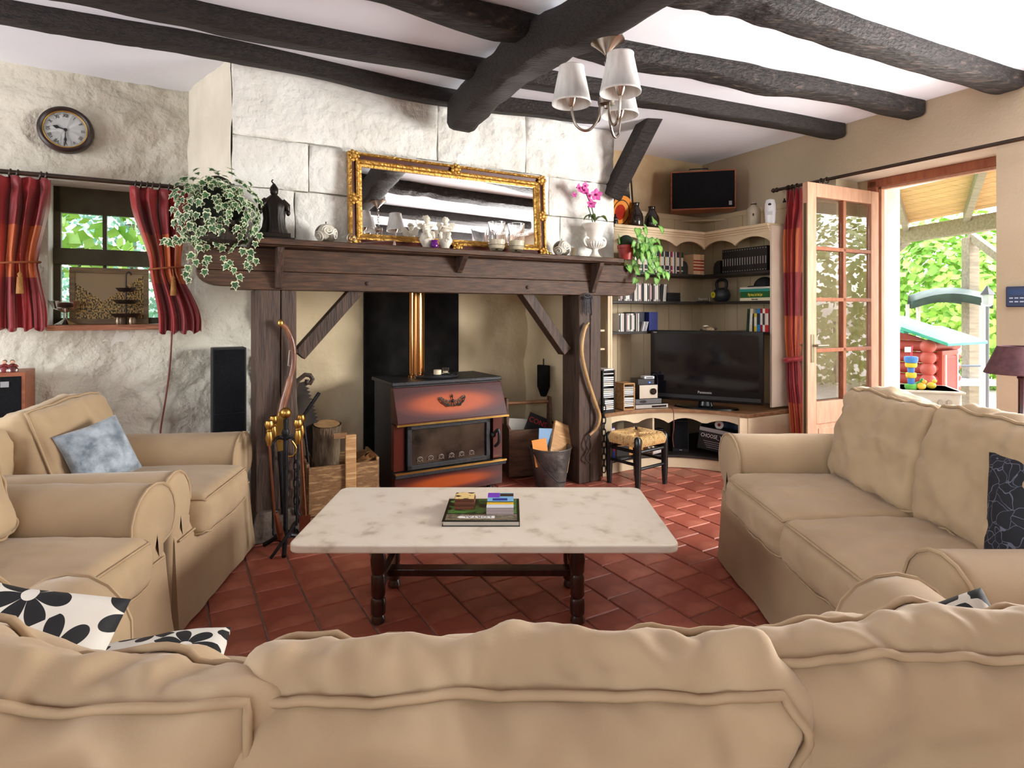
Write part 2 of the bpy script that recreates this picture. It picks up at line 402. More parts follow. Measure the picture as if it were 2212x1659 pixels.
qs = [on(u, v, ZB) for u, v in ((1463, -3), (1671, 47), (1908, 121), (2145, 190))]
beam('ceiling_joist', [ext(qs[1], qs[0], 3.2*k_) for k_ in (1, .75, .5, .25)]+qs[:-1]+[rwall(qs[-2], qs[-1])], .17, .12, 'broad pale-scarred joist above the terrace doorway, fourth out from the hood', 4, .03)
p, q = qs[0], qs[-1]
d1 = rwall(p, q)-p
for k in range(1, 5):
    s0 = p+Vector((d1.y, -d1.x, 0)).normalized()*.85*k
    beam('ceiling_joist', [s0-d1.normalized()*3.4, s0, s0+d1.normalized()*1.2, s0+d1.normalized()*2.2], .17, .12, 'dark hewn joist number %s beyond the terrace door joist' % ('one', 'two', 'three', 'four')[k-1], 4+k)
e0 = on(1003, 268, 2.42); e1 = on(1340, 60, 2.42)
tie = beam('tie_beam', [FF.w(FF.a(985, HB), HB-.03, 2.43)*.5+e0*.5, e0.lerp(e1, .25)+Vector((0, 0, .03)), e0.lerp(e1, .6)+Vector((0, 0, .05)), e1, e1+(e1-e0)*.9], .185, .21, 'massive curved tie beam crossing under the joists, carrying the chandelier', 30, .02)
kb = MB(); kp0 = px(1420, 245, FF.w(FF.a(1418, -.2), -.2, 0).y); kp1 = px(1320, 425, FF.w(ha1, HB-.02, 0).y-.02)
kb.bar(kp0+Vector((0, 0, .06)), kp1, .16, .12, up=(1, 0, .4))
tag(kb.build('knee_brace', m_brown, None, bev=.01), 'dark wooden knee brace slanting from joist to hood', 'brace')
# ================================================================ slip-covered sofas and armchairs
m_tan = mat('tan_cotton', 'a38a6a', 'b29977', rough=.88, scale=3, bump=.12, bscale=260, bdist=.002, sheen=.15)
m_pipe = mat('tan_piping', 'ad9473', 'a38a6a', rough=.85, scale=9)
def ss(x): return x*x*(3-2*x)
def cushion_def(w, d, h, r, puff, wr, seed, fold=1.0):
    """maps a point of the cube [-1,1]^3 to a stuffed box cushion (origin: centre)"""
    def f(p):
        x, y, z = p; hx, hy, hz = w/2, d/2, h/2
        q = Vector((x*hx, y*hy, z*hz)); c = Vector((max(-hx+r, min(hx-r, q.x)), max(-hy+r, min(hy-r, q.y)), max(-hz+r, min(hz-r, q.z))))
        e = q-c
        if e.length > 1e-7: q = c+e.normalized()*r
        kx = 1-x*x; ky = 1-y*y; kz = 1-z*z
        q.z += z*puff*(kx*ky)**.5 if kx*ky > 0 else 0
        q.x += x*puff*.5*(ky*kz if ky*kz > 0 else 0); q.y += y*puff*.5*(kx*kz if kx*kz > 0 else 0)
        n1 = nz(q.x+seed, q.y*.6, q.z, 5.5, 3); n2 = nz(q.x*.7, q.y+seed, q.z+seed, 9, 3); n3 = 1-abs(nz(q.x+seed*2, q.y+q.z*.4, seed, 4.2, 2))*2
        edge = 1-min(1, min(1-abs(x), 1)*5) ; edge = max(edge, 1-min(1, (1-abs(y))*5))
        n4 = nz((q.x+q.y)*.5, seed+(q.x-q.y), q.z, 16, 2)*edge
        dd = wr*(n1*.9+n2*.5*fold+max(0, n3)*.45*fold+n4*.5)
        nr = Vector((q.x/hx*abs(x)**3, q.y/hy*abs(y)**3, q.z/hz*abs(z)**3))
        if nr.length < 1e-6: nr = Vector((0, 0, 1))
        return q+nr.normalized()*dd
    return f
def cube_grid(n, f, nz_=None):
    mb = MB(); key = {}; nn = nz_ or n
    def vid(i, j, k):
        if (i, j, k) not in key:
            key[i, j, k] = len(mb.v); mb.v.append(tuple(f((2*i/n-1, 2*j/n-1, 2*k/nn-1))))
        return key[i, j, k]
    for i in range(n):
        for j in range(n):
            mb.f.append((vid(i, j, 0), vid(i, j+1, 0), vid(i+1, j+1, 0), vid(i+1, j, 0))); mb.f.append((vid(i, j, nn), vid(i+1, j, nn), vid(i+1, j+1, nn), vid(i, j+1, nn)))
    for i in range(n):
        for k in range(nn):
            mb.f.append((vid(i, 0, k), vid(i+1, 0, k), vid(i+1, 0, k+1), vid(i, 0, k+1))); mb.f.append((vid(i, n, k), vid(i, n, k+1), vid(i+1, n, k+1), vid(i+1, n, k)))
            mb.f.append((vid(0, i, k), vid(0, i, k+1), vid(0, i+1, k+1), vid(0, i+1, k))); mb.f.append((vid(n, i, k), vid(n, i+1, k), vid(n, i+1, k+1), vid(n, i, k+1)))
    return mb
def cushion(name, w, d, h, parent, M, n=30, r=.05, puff=.03, wr=.008, seed=0, pipe=.0045, m=None, fold=1.0, pm=None, faces=(1, -1)):
    f = cushion_def(w, d, h, r, puff, wr, seed, fold)
    o = cube_grid(n, f, max(8, n//3)).build(name, m or m_tan, parent, True, M=M, ang=180)
    if pipe:
        pb = MB()
        for zz in faces:
            c = []
            K = 40
            rr = .0
            for side in range(4):
                for i in range(K):
                    t = -1+2*i/K
                    x, y = ((t, -1), (1, t), (-t, 1), (-1, -t))[side]
                    p = f((x*.995, y*.995, zz*.93)); c.append(p+Vector((0, 0, zz*pipe*.6))+Vector((x if abs(x) == 1 else 0, y if abs(y) == 1 else 0, 0))*pipe*.3)
            pb.tube(c, pipe, 6, True)
        pb.build('piping', pm or m_pipe, o, True, ang=180)
    return o
def arm_profile(w, h, s):
    """rolled arm, x outward = negative; s = side (mirrors)"""
    r = .135; pts = []
    pts.append((.0, .015)); pts.append((.02, .40))
    for i in range(0, 15):
        t = math.radians(215-i*(215+70)/14*1.0)
        pts.append((w*.45+r*math.cos(t)*1.05-.02, h-r+r*math.sin(t)))
    pts.append((w, .42)); pts.append((w-.005, .015))
    return [(s*x, z) for x, z in pts]
def sofa(label, W, D, n, loc, rz, cat='sofa', hi=30, group=None, aw=.22, ah=.64, seat_h=.49, back_top=.88, bc=None, lean=.2, seed=0, wr=.009, seat_front=-.03, bdy=0, bfz=1):
    """front faces -y; x centred"""
    t = thing(cat, label, cat, loc, rz, group)
    hw = W/2; ix = hw-aw
    # skirted base
    mb = MB(); N = 60; ring = []
    per = []
    for (x0, y0), (x1, y1) in (((-hw+.03, .03), (hw-.03, .03)), ((hw-.03, .03), (hw-.03, D-.02)), ((hw-.03, D-.02), (-hw+.03, D-.02)), ((-hw+.03, D-.02), (-hw+.03, .03))):
        for i in range(N): per.append((x0+(x1-x0)*i/N, y0+(y1-y0)*i/N))
    L = len(per)
    for z, fl in ((.012, .022), (.12, .013), (.28, .004), (.36, 0), (.41, -.012)):
        for i, (x, y) in enumerate(per):
            c = min(abs(abs(x)-hw+.03), abs(y-.03), 9); fx = fl*(1+.35*nz(x*3+seed, y*3, z, 2.2, 2)); 
            mb.v.append((x*(1+fx/hw), y+(fx if y > D/2 else -fx)*1.2, z))
    for j in range(4):
        for i in range(L): mb.f.append((j*L+i, j*L+(i+1) % L, (j+1)*L+(i+1) % L, (j+1)*L+i))
    mb.f.append(tuple(range(4*L, 5*L)))
    sk = mb.build('skirt', m_tan, t, True, ang=50)
    pb = MB(); pb.tube([(-hw+.05, .024, .36), (0, .02, .358), (hw-.05, .024, .36)], .005, 6); pb.build('piping', m_pipe, sk, True)
    # arms
    for s in (-1, 1):
        pr = arm_profile(aw, ah, 1); mb = MB(); M_ = 26; n0 = len(pr); y0 = .05
        for j in range(M_+1):
            y = y0+(D-.06-y0)*j/M_
            for k, (x, z) in enumerate(pr):
                q = .006*nz(x*2+seed+s, y, z, 6, 3); sh = 1.0
                xx = x-.0; 
                mb.v.append((s*(hw-xx)+s*q, y, z+q*.6))
        for j in range(M_):
            for k in range(n0-1): mb.f.append((j*n0+k, (j+1)*n0+k, (j+1)*n0+k+1, j*n0+k+1))
        # slightly domed front panel
        cx_ = sum(p[0] for p in pr)/n0; cz_ = sum(p[1] for p in pr)/n0
        b_ = len(mb.v)
        for k, (x, z) in enumerate(pr): mb.v.append((s*(hw-(cx_+(x-cx_)*.8)), y0-.014, cz_+(z-cz_)*.86))
        mb.v.append((s*(hw-cx_), y0-.02, cz_))
        for k in range(n0-1): mb.f.append((k, k+1, b_+k+1, b_+k)); mb.f.append((b_+k, b_+k+1, b_+n0))
        e_ = M_*n0; mb.f.append(tuple(e_+k for k in range(n0)))
        ao = mb.build('arm', m_tan, t, True, ang=75)
        pb = MB(); pb.tube([(s*(hw-x), y0-.002, z) for x, z in pr[1:-1]], .0055, 6); pb.build('piping', m_pipe, ao, True)
    # back
    bk = MB(); NB = 30
    for j in range(9):
        for i in range(NB+1):
            x = -hw+.05+(W-.1)*i/NB; tt = j/8
            y = (D-.20, D-.21, D-.21, D-.20, D-.17, D-.10, D-.03, D-.01, D)[j]; z = (.3, .5, .65, .74, .79, .805, .78, .6, .02)[j]
            q = .005*nz(x*3, z, seed, 3, 2); bk.v.append((x, y+q, (z+q)*bfz))
    for j in range(8):
        for i in range(NB): k = j*(NB+1)+i; bk.f.append((k, k+1, k+NB+2, k+NB+1))
    bk.build('back_frame', m_tan, t, True, ang=60)
    # seat cushions
    cw = 2*ix/n
    for i in range(n):
        x = -ix+cw*(i+.5)
        cushion('seat_cushion', cw+.012, D-.20, .17, t, T(x, (D-.20)/2+seat_front, seat_h-.085) @ rotz(R.uniform(-.01, .01)), n=hi, r=.05, puff=.028, wr=wr*.7, seed=seed+i*7.3)
    # back cushions
    spans = bc or [(-ix+cw*i, -ix+cw*(i+1), 0, 0) for i in range(n)]
    for i, sp in enumerate(spans):
        x0, x1, dz, dy = sp[:4]; hh = back_top-seat_h+.03+dz; th = sp[4] if len(sp) > 4 else .19; ln = sp[5] if len(sp) > 5 else lean
        M = T((x0+x1)/2, D-.30+dy+bdy, seat_h-.02+hh/2) @ Matrix.Rotation(-ln+PI/2, 4, 'X') @ Matrix.Rotation(R.uniform(-.015, .015), 4, 'Z')
        cushion('back_cushion', x1-x0+.015, hh, th, t, M, n=int(hi*1.7) if bc else hi, r=.055, puff=.035, wr=wr*1.5, seed=seed+31+i*5.1, pipe=.0055, fold=1.4)
    return t
# two-seater by the door, back to the door
SD = .9
sr = sofa('tan slip-covered two-seat sofa with its back to the terrace door', 1.62, .90, 2, (1.04, 2.235, 0), -PI/2, hi=52, seed=3, wr=.014, back_top=.89, lean=.26, ah=.655)
# the long sofa seen over its back
SL = 2.10
ctr = -.07
bc = [(-.30-ctr*0, .0, 0, 0)]
fs = sofa('tan slip-covered three-seat sofa seen over the back of its cushions', SL, .98, 3, (ctr, 1.445, 0), PI, hi=44, seed=9, lean=.10, ah=.65, aw=.225, seat_h=.46, seat_front=.05, bfz=.88,
          bc=[(-.825, -.35, .05, .0, .09, .10), (-.385, .235, .055, .05, .12, .1), (.225, .825, .05, .075, .105, .08)], back_top=.80, wr=.0165)
# two armchairs
A1 = sofa('tan slip-covered armchair with a blue-grey pillow, beside the fireplace', .92, .92, 1, (-1.335, 2.75, 0), PI/2+math.radians(6), 'armchair', seed=15, hi=40, ah=.63, aw=.2, lean=.36, back_top=.845, bdy=.08)
A2 = sofa('tan slip-covered armchair with no pillow, standing next to the long sofa', .92, .86, 1, (-1.25, 1.785, 0), PI/2+math.radians(2), 'armchair', seed=25, hi=40, ah=.635, aw=.2, lean=.34, back_top=.86)
# ================================================================ pillows
def pillow(label, size, th, m, loc, rot, seed, name='pillow', flange=0):
    f = []
    def g(p):
        x, y, z = p; k = max(0, (1-x*x)*(1-y*y))**.42
        sx = 1-.10*(1-abs(y))*abs(x)**2*.6; sy = 1-.10*(1-abs(x))*abs(y)**2*.6
        q = Vector((x*size/2*sx, y*size/2*sy, z*(th/2*k+.004)))
        q.z += .012*nz(q.x+seed, q.y, z, 6, 3)*k**.5; return q
    o = cube_grid(26, g, 4).build(name, m, None, True, ang=180)
    o.matrix_world = T(*loc) @ rotz(math.radians(rot[0])) @ Matrix.Rotation(math.radians(rot[1]), 4, 'X') @ rotz(math.radians(rot[2]))
    return tag(o, label, 'pillow')
def floral(name, dark, light, sc, thr):
    m = mat(name, dark, rough=.75); n = m.node_tree.nodes; l = m.node_tree.links; p = n['Principled BSDF']
    tc = n.new('ShaderNodeTexCoord'); nzn = n.new('ShaderNodeTexNoise'); nzn.inputs['Scale'].default_value = sc*.6; nzn.inputs['Detail'].default_value = 1
    l.new(tc.outputs['Object'], nzn.inputs['Vector'])
    va = n.new('ShaderNodeVectorMath'); va.operation = 'MULTIPLY_ADD'; va.inputs[1].default_value = (.10, .10, .10)
    l.new(nzn.outputs['Color'], va.inputs[0]); l.new(tc.outputs['Object'], va.inputs[2])
    vo = n.new('ShaderNodeTexVoronoi'); vo.feature = 'DISTANCE_TO_EDGE'; vo.inputs['Scale'].default_value = sc; l.new(va.outputs[0], vo.inputs['Vector'])
    r = n.new('ShaderNodeValToRGB'); r.color_ramp.interpolation = 'CONSTANT'; r.color_ramp.elements[0].color = (*lin(light), 1); r.color_ramp.elements[1].color = (*lin(dark), 1)
    r.color_ramp.elements[1].position = thr
    l.new(vo.outputs['Distance'], r.inputs[0]); l.new(r.outputs[0], p.inputs['Base Color']); return m
def flower_print(name, dark, light, sc):
    m = mat(name, dark, rough=.75); n = m.node_tree.nodes; l = m.node_tree.links; p = n['Principled BSDF']
    def math_(op, a, b=None, c=None):
        q = n.new('ShaderNodeMath'); q.operation = op
        for i, x in enumerate((a, b, c)):
            if x is None: continue
            if isinstance(x, (int, float)): q.inputs[i].default_value = x
            else: l.new(x, q.inputs[i])
        return q.outputs[0]
    tc = n.new('ShaderNodeTexCoord'); vo = n.new('ShaderNodeTexVoronoi'); vo.voronoi_dimensions = '2D'; vo.inputs['Scale'].default_value = sc; vo.inputs['Randomness'].default_value = .75
    l.new(tc.outputs['Object'], vo.inputs['Vector'])
    sb = n.new('ShaderNodeVectorMath'); sb.operation = 'SUBTRACT'; mv = n.new('ShaderNodeVectorMath'); mv.operation = 'SCALE'; mv.inputs['Scale'].default_value = sc
    l.new(tc.outputs['Object'], mv.inputs[0]); mp = n.new('ShaderNodeVectorMath'); mp.operation = 'SCALE'; mp.inputs['Scale'].default_value = sc; l.new(vo.outputs['Position'], mp.inputs[0])
    l.new(mv.outputs[0], sb.inputs[0]); l.new(mp.outputs[0], sb.inputs[1]); sp = n.new('ShaderNodeSeparateXYZ'); l.new(sb.outputs[0], sp.inputs[0])
    th = math_('ARCTAN2', sp.outputs[1], sp.outputs[0]); r = math_('SQRT', math_('ADD', math_('MULTIPLY', sp.outputs[0], sp.outputs[0]), math_('MULTIPLY', sp.outputs[1], sp.outputs[1])))
    pet = math_('ABSOLUTE', math_('COSINE', math_('MULTIPLY', th, 3.5)))
    lim = math_('MULTIPLY_ADD', math_('POWER', pet, .45), .46, .02)
    inside = math_('LESS_THAN', r, lim); core = math_('GREATER_THAN', r, .09)
    rib = math_('GREATER_THAN', math_('ABSOLUTE', math_('SINE', math_('MULTIPLY', th, 3.5))), .0)
    msk = math_('MULTIPLY', inside, core)
    mx = n.new('ShaderNodeMix'); mx.data_type = 'RGBA'; l.new(msk, mx.inputs[0]); mx.inputs[6].default_value = (*lin(light), 1); mx.inputs[7].default_value = (*lin(dark), 1); l.new(mx.outputs[2], p.inputs['Base Color']); return m
m_flor = flower_print('floral_black_white', '17171a', 'd5d0c6', 7)
m_flor2 = floral('floral_mostly_black', '17171a', 'c2bbae', 11, .06)
m_emb = floral('embroidered_black', '17181f', '5e6070', 24, .022)
m_blue = mat('velvet_blue_grey', '5c6873', 'a9b4bd', rough=.45, scale=16, sheen=.5, bump=.5, bscale=30, lo=.35, hi=.7)
pillow('crushed velvet blue-grey pillow on the armchair beside the fireplace', .27, .10, m_blue, (-1.80, 2.585, .65), (64, 66, 12), 3)
pillow('black and white floral pillow propped against the padded arm near the two armchairs', .36, .13, m_flor, (-.95, 1.04, .60), (30, 60, -22), 5)
pillow('black and white floral pillow lying flat, only its edge showing over the cushions', .34, .09, m_flor, (-.76, 1.17, .515), (20, 4, 0), 8)
pillow('mostly black floral pillow tucked by the padded arm near the two-seat sofa', .30, .12, m_flor2, (.725, 1.0, .60), (-46, 64, 34), 6)
pillow('black embroidered pillow on the two-seat sofa', .38, .13, m_emb, (1.57, 1.70, .66), (-70, 70, 8), 7)
# ================================================================ mantel and posts
MF = T(*FF.o) @ rotz(FF.ang)
def fthing(name, label, cat, a, b, z=0, rz=0, group=None): return thing(name, label, cat, FF.w(a, b, z), FF.ang+rz, group)
m_oakd = mat('mantel_oak_side', '2c1e15', '4a3325', rough=.6, scale=5, stretch=(9, 9, 1.2), bump=.35, bscale=10, c3='3a281c')
m_post = mat('post_oak', '33241b', '4c382b', rough=.6, scale=4, stretch=(11, 11, 1.2), bump=.4, bscale=9, c3='47352a')
mt = thing('mantel', 'dark oak mantel beam with moulded shelf, corbels and two posts round the stove', 'mantel', FF.o, FF.ang)
BL = FF.a(425, 0); BR = FF.a(1376, 0); SLA = FF.a(552, -.12); SRA = FF.a(1346, -.12)
zb0, zbm, zb1, zs = 1.388, 1.488, 1.618, 1.66
def plank(z0, z1, l, r, b0=0, b1=.13, curl=True):
    pts = []
    h = z1-z0
    return l, r
# lower plank with rounded ends
def beam_outline(l, r, z0, z1, rl, rr):
    p = [(l+rl+.05, z0), (r-rr, z0)]
    for i in range(1, 7): t = i/6*PI/2; p.append((r-rr+rr*math.sin(t), z0+(z1-z0)*(1-math.cos(t))))
    p += [(l, z1)]
    for i in range(0, 6): t = i/6*PI/2; p.append((l+rl*(1-math.cos(t)), z1-(z1-z0-.02)*math.sin(t)))
    p += [(l+rl, z0+.02), (l+rl+.05, z0+.02)]
    return p
MXZ = Matrix(((1, 0, 0, 0), (0, 0, 1, 0), (0, 1, 0, 0), (0, 0, 0, 1)))   # (x,z,y) prism -> depth along y
lo = MB().prism(beam_outline(BL, BR, zb0, zbm, .12, .10), 0, .15, MXZ).build('lower_beam', m_oak, mt, bev=.004)
up = MB(); up.prism([(BL, zbm+.003), (BR, zbm+.003), (BR, zb1-.06), (BR-.05, zb1), (BL, zb1)], 0, .15, MXZ); up.build('upper_beam', m_oak, mt, bev=.004)
for u in (795, 1140): MB().lathe([(.012, 0), (.012, .012), (.006, .014)], 10, T(FF.a(u, 0), .002, 1.435) @ RX90).build('peg', m_oakd, mt)
sh = MB()
sh.prism([(-.135, zs-.032), (-.13, zs-.006), (-.122, zs), (.2, zs), (.2, zb1+.002), (-.095, zb1+.002), (-.10, zs-.034)], SLA, SRA, Matrix(((0, 0, 1, 0), (1, 0, 0, 0), (0, 1, 0, 0), (0, 0, 0, 1))))
sh.build('shelf', m_oak, mt, bev=.003)
def corbel(a, d, h):
    pr = [(0, 0), (0, -h)]
    for i in range(11):
        t = i/10; x = -d*(.18+.82*ss(t)) if t < 1 else -d; pr.append((x-.006*math.sin(t*PI*2), -h*(1-t)*.98+(-.035 if t == 1 else 0)*0))
    pr.append((-d, 0))
    mb = MB(); mb.prism([(x, z) for x, z in pr], -.018, .018, T(a, 0, zb1) @ Matrix(((0, 0, 1, 0), (1, 0, 0, 0), (0, 1, 0, 0), (0, 0, 0, 1))))
    mb.build('corbel', m_oakd, mt, bev=.002)
corbel(FF.a(604, -.05), .10, .225); corbel(FF.a(998, -.05), .11, .10); corbel(FF.a(1288, -.05), .12, .215)
pa0, pa1 = FF.a(552, 0), FF.a(641, 0); pm = FF.a(607, 0)
for (x0, x1, zz) in ((pa0, pm-.002, 0), (pm+.002, pa1, 0)):
    MB().box(x0, x1, .005, .22, zz+.002, zb0).build('post', m_post, mt, bev=.006)
foot = MB(); foot.prism([(pa0-.05, 0), (pa1+.04, 0), (pa1+.02, .06), (pa1, .17), (pa0, .17), (pa0-.04, .05)], -.03, .24, MXZ)
foot.build('post_foot', mat('post_foot_stone', '6b5f55', '53483f', rough=.9, scale=9, bump=.5), mt, bev=.01)
qa0, qa1 = FF.a(1252, 0), FF.a(1299, 0)
MB().box(qa0, (qa0+qa1)/2-.002, .005, .22, .002, zb0).build('post', m_post, mt, bev=.006)
MB().box((qa0+qa1)/2+.002, qa1, .005, .22, .002, zb0).build('post', m_post, mt, bev=.006)
def brace(p, q, b):
    a0, z0 = FF.az(*p, b); a1, z1 = FF.az(*q, b)
    mb = MB(); mb.bar((a0, b+.05, z0), (a1, b+.05, z1), .075, .085, up=(0, 1, 0)); mb.build('brace', m_oakd, mt, bev=.004)
brace((648, 768), (778, 622), .05); brace((1228, 760), (1135, 625), .05)
# ================================================================ stove
m_blk = mat('stove_black', '17171a', '222226', rough=.5, scale=12, bump=.15, bscale=60)
m_enam = mat('stove_enamel', '4a1f17', rough=.3, coat=.15)
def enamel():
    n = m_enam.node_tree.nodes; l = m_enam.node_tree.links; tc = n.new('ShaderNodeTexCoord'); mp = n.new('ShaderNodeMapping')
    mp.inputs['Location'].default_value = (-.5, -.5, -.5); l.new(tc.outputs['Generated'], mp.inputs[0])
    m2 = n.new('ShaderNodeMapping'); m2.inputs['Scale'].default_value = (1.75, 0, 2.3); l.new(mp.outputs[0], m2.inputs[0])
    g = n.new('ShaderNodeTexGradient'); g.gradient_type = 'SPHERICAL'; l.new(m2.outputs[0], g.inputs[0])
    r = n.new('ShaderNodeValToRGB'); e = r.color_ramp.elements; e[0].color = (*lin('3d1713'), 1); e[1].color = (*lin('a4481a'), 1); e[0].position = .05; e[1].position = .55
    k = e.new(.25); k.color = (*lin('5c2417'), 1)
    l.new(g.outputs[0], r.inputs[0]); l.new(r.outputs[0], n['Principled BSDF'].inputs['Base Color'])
enamel()
m_gold = mat('brass', 'b08a45', 'c7a45c', rough=.3, metal=1, scale=10)
SB = .20
sa0, sa1 = FF.a(848, SB), FF.a(1082, SB); sw = sa1-sa0; sx = (sa0+sa1)/2
st = fthing('wood_stove', 'black wood stove with copper-brown enamel front and glass door', 'stove', sx, SB)
h2 = sw/2; ztop = .80; zcan = .555; zl = .20
bd = MB(); bd.box(-h2+.01, h2-.01, .02, .43, .06, ztop-.02); bd.build('body', m_blk, st, bev=.006)
tp = MB(); tp.box(-h2-.005, h2+.005, -.005, .45, ztop-.02, ztop+.005); tp.build('top_plate', m_blk, st, bev=.006)
for x in (-h2+.06, h2-.06):
    for y in (.06, .38): MB().lathe([(.025, 0), (.02, .06)], 10, T(x, y, 0)).build('foot', m_blk, st)
cn = MB(); cn.prism([(.0, ztop-.03), (-.10, zcan), (-.10, zcan-.012), (.04, zcan-.012), (.04, ztop-.03)], -h2, h2, Matrix(((0, 0, 1, 0), (1, 0, 0, 0), (0, 1, 0, 0), (0, 0, 0, 1))))
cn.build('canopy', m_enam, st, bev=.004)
g = MB(); g.box(-h2-.006, h2+.006, -.108, -.094, zcan-.02, zcan-.008); g.box(-h2-.006, h2+.006, -.075, -.055, zl+.02, zl+.032); g.build('gold_trim', m_gold, st)
ld = MB(); ld.box(-h2-.004, h2+.004, -.07, .03, zl-.005, zl+.025); ld.build('ledge', m_blk, st, bev=.004)
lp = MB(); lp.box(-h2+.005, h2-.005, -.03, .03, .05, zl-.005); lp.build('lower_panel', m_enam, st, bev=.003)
for x0, x1 in ((-h2, -h2+.075), (h2-.075, h2)):
    MB().box(x0, x1, -.02, .03, zl+.03, zcan-.02).build('cheek_panel', flat('4b1d15', .25), st, bev=.003)
dr = MB(); X0, X1, Z0, Z1 = -h2+.085, h2-.11, zl+.035, zcan-.03
for (x0, x1, z0, z1) in ((X0, X1, Z0, Z0+.03), (X0, X1, Z1-.03, Z1), (X0, X0+.03, Z0, Z1), (X1-.03, X1, Z0, Z1)): dr.box(x0, x1, -.045, -.01, z0, z1)
d_ = dr.build('door', m_blk, st, bev=.003)
MB().box(X0+.03, X1-.03, -.03, -.026, Z0+.03, Z1-.03).build('glass', mat('smoked_glass', '1b1714', '4a3d32', rough=.12, scale=5, coat=.4), d_)
for k in range(6):
    fl = MB(); x = X0+.09+k*.075
    fl.tube([(x+.018*math.cos(t/8*2*PI), -.033, Z0+.062+.014*math.sin(t/8*2*PI)) for t in range(8)], .004, 5, True); fl.tube([(x-.02, -.033, Z0+.045), (x, -.033, Z0+.07), (x+.02, -.033, Z0+.045)], .004, 5)
    fl.build('fret_scroll', flat('6a5c50', .5), d_)
hd = MB(); hd.tube(bez([(X1+.02, -.05, Z1-.12), (X1+.04, -.09, Z1-.08), (X1+.045, -.09, Z1-.16), (X1+.03, -.06, Z1-.2)], 5), .011, 8); hd.ball(.02, (X1+.02, -.05, Z1-.12)); hd.build('handle', m_blk, d_, True)
em = MB()
n_ = Vector((0, -.92, -.37)); cz = (ztop-.03+zcan)/2+.005; cy = -.052
def ep(x, h): return (x, cy-.10*(-h)/.225*1.0*1+(-.008), cz+h)
for s in (-1, 1):
    for k, (x, hgt, r) in enumerate(((.03, -.012, .016), (.055, -.004, .014), (.075, .008, .012), (.045, -.022, .010), (.085, .02, .009))):
        em.tube([ep(s*x+r*math.cos(t/9*2*PI), hgt+r*math.sin(t/9*2*PI)) for t in range(9)], .0035, 5, True)
    em.tube(bez([ep(0, -.03), ep(s*.04, -.026), ep(s*.08, -.005), ep(s*.092, .03)], 5), .0035, 5)
em.tube([ep(0, -.035), ep(0, .045)], [.004, .003], 5); em.ball(.008, ep(0, .03)); em.ball(.011, ep(0, 0)); 
em.build('ornament', flat('3a3a35', .45, .6), st, True)
pa = FF.a(900, SB+.27)-sx
fp = MB(); fp.lathe([(.057, ztop), (.057, 2.0)], 28, T(pa, .27, 0)); fp.lathe([(.07, ztop), (.07, ztop+.02), (.058, ztop+.025)], 28, T(pa, .27, 0))
fp.build('flue_pipe', mat('polished_flue', 'c08a58', rough=.14, metal=1), st, True)
# trivet and candles on the stove
tx = FF.a(945, SB+.14)
tv = fthing('trivet', 'round black cast-iron openwork trivet on top of the stove', 'trivet', tx, SB+.15, ztop+.005)
q = MB()
for r in (.05, .1, .15): q.tube([(r*math.cos(t/28*2*PI), r*.75*math.sin(t/28*2*PI), .012) for t in range(28)], .007, 6, True)
for k in range(12):
    c, s_ = math.cos(k/12*2*PI), math.sin(k/12*2*PI); q.tube([(.05*c, .0375*s_, .012), (.15*c, .1125*s_, .012)], .005, 5)
q.build('ring_grid', m_blk, tv, True)
m_wax = mat('candle_wax', 'e8dcc0', 'd9caa8', rough=.5, scale=8)
m_glass = mat('clear_glass', 'ffffff', rough=.03, trans=1, ior=1.35)
o = MB().lathe([(.025, 0), (.027, .002), (.027, .032), (.022, .034)], 18).build('candle', m_wax, None, True); o.location = FF.w(FF.a(945, SB+.15), SB+.15, ztop+.026); tag(o, 'short cream candle standing on the stove trivet', 'candle')
j = fthing('glass_jar', 'small clear glass tealight jar standing on the stove trivet', 'jar', FF.a(962, SB+.16), SB+.16, ztop+.026)
MB().lathe([(.022, 0), (.026, .004), (.027, .044), (.024, .044), (.022, .008), (.0001, .008)], 18).build('glass', m_glass, j, True)
MB().lathe([(.018, .008), (.018, .02)], 14).build('wax', m_wax, j, True)
# ================================================================ crate of logs
m_pine = mat('pine', 'b98d5c', 'cfa775', rough=.6, scale=5, stretch=(1, 10, 10), bump=.15, c3='a87c4d')
m_pined = mat('old_pine', '8d6842', 'a88359', rough=.7, scale=6, stretch=(2, 10, 10), bump=.25, c3='755433')
m_bark = mat('bark', '4d3d2f', '7a6750', rough=.95, scale=9, stretch=(4, 4, 1), bump=1, bscale=18)
m_endg = mat('log_end', 'b38d5f', '8e6b45', rough=.8, scale=14)
ca = FF.a(745, .12)
cr = fthing('log_crate', 'open pine crate of firewood with an upright handle, beside the stove', 'crate', ca, .13, 0, math.radians(-4))
c0, c1, cd, ch = -.21, .20, .32, .34
for nm, bx in (('front_panel', (c0, c1, -.012, .006, .05, ch)), ('side_panel', (c0-.012, c0+.006, 0, cd, .02, ch+.02)), ('side_panel', (c1-.006, c1+.012, 0, cd, .02, ch+.02)), ('rear_panel', (c0, c1, cd-.01, cd+.008, .02, ch)), ('bottom_panel', (c0, c1, 0, cd, .02, .04))):
    MB().box(*bx).build(nm, m_pined, cr, bev=.003)
MB().box(.0, .065, -.032, -.012, .08, .52).build('handle_post', m_pine, cr, bev=.004)
MB().box(-.07, .01, -.028, -.012, .50, .535).build('handle_bar', m_pined, cr, bev=.003)
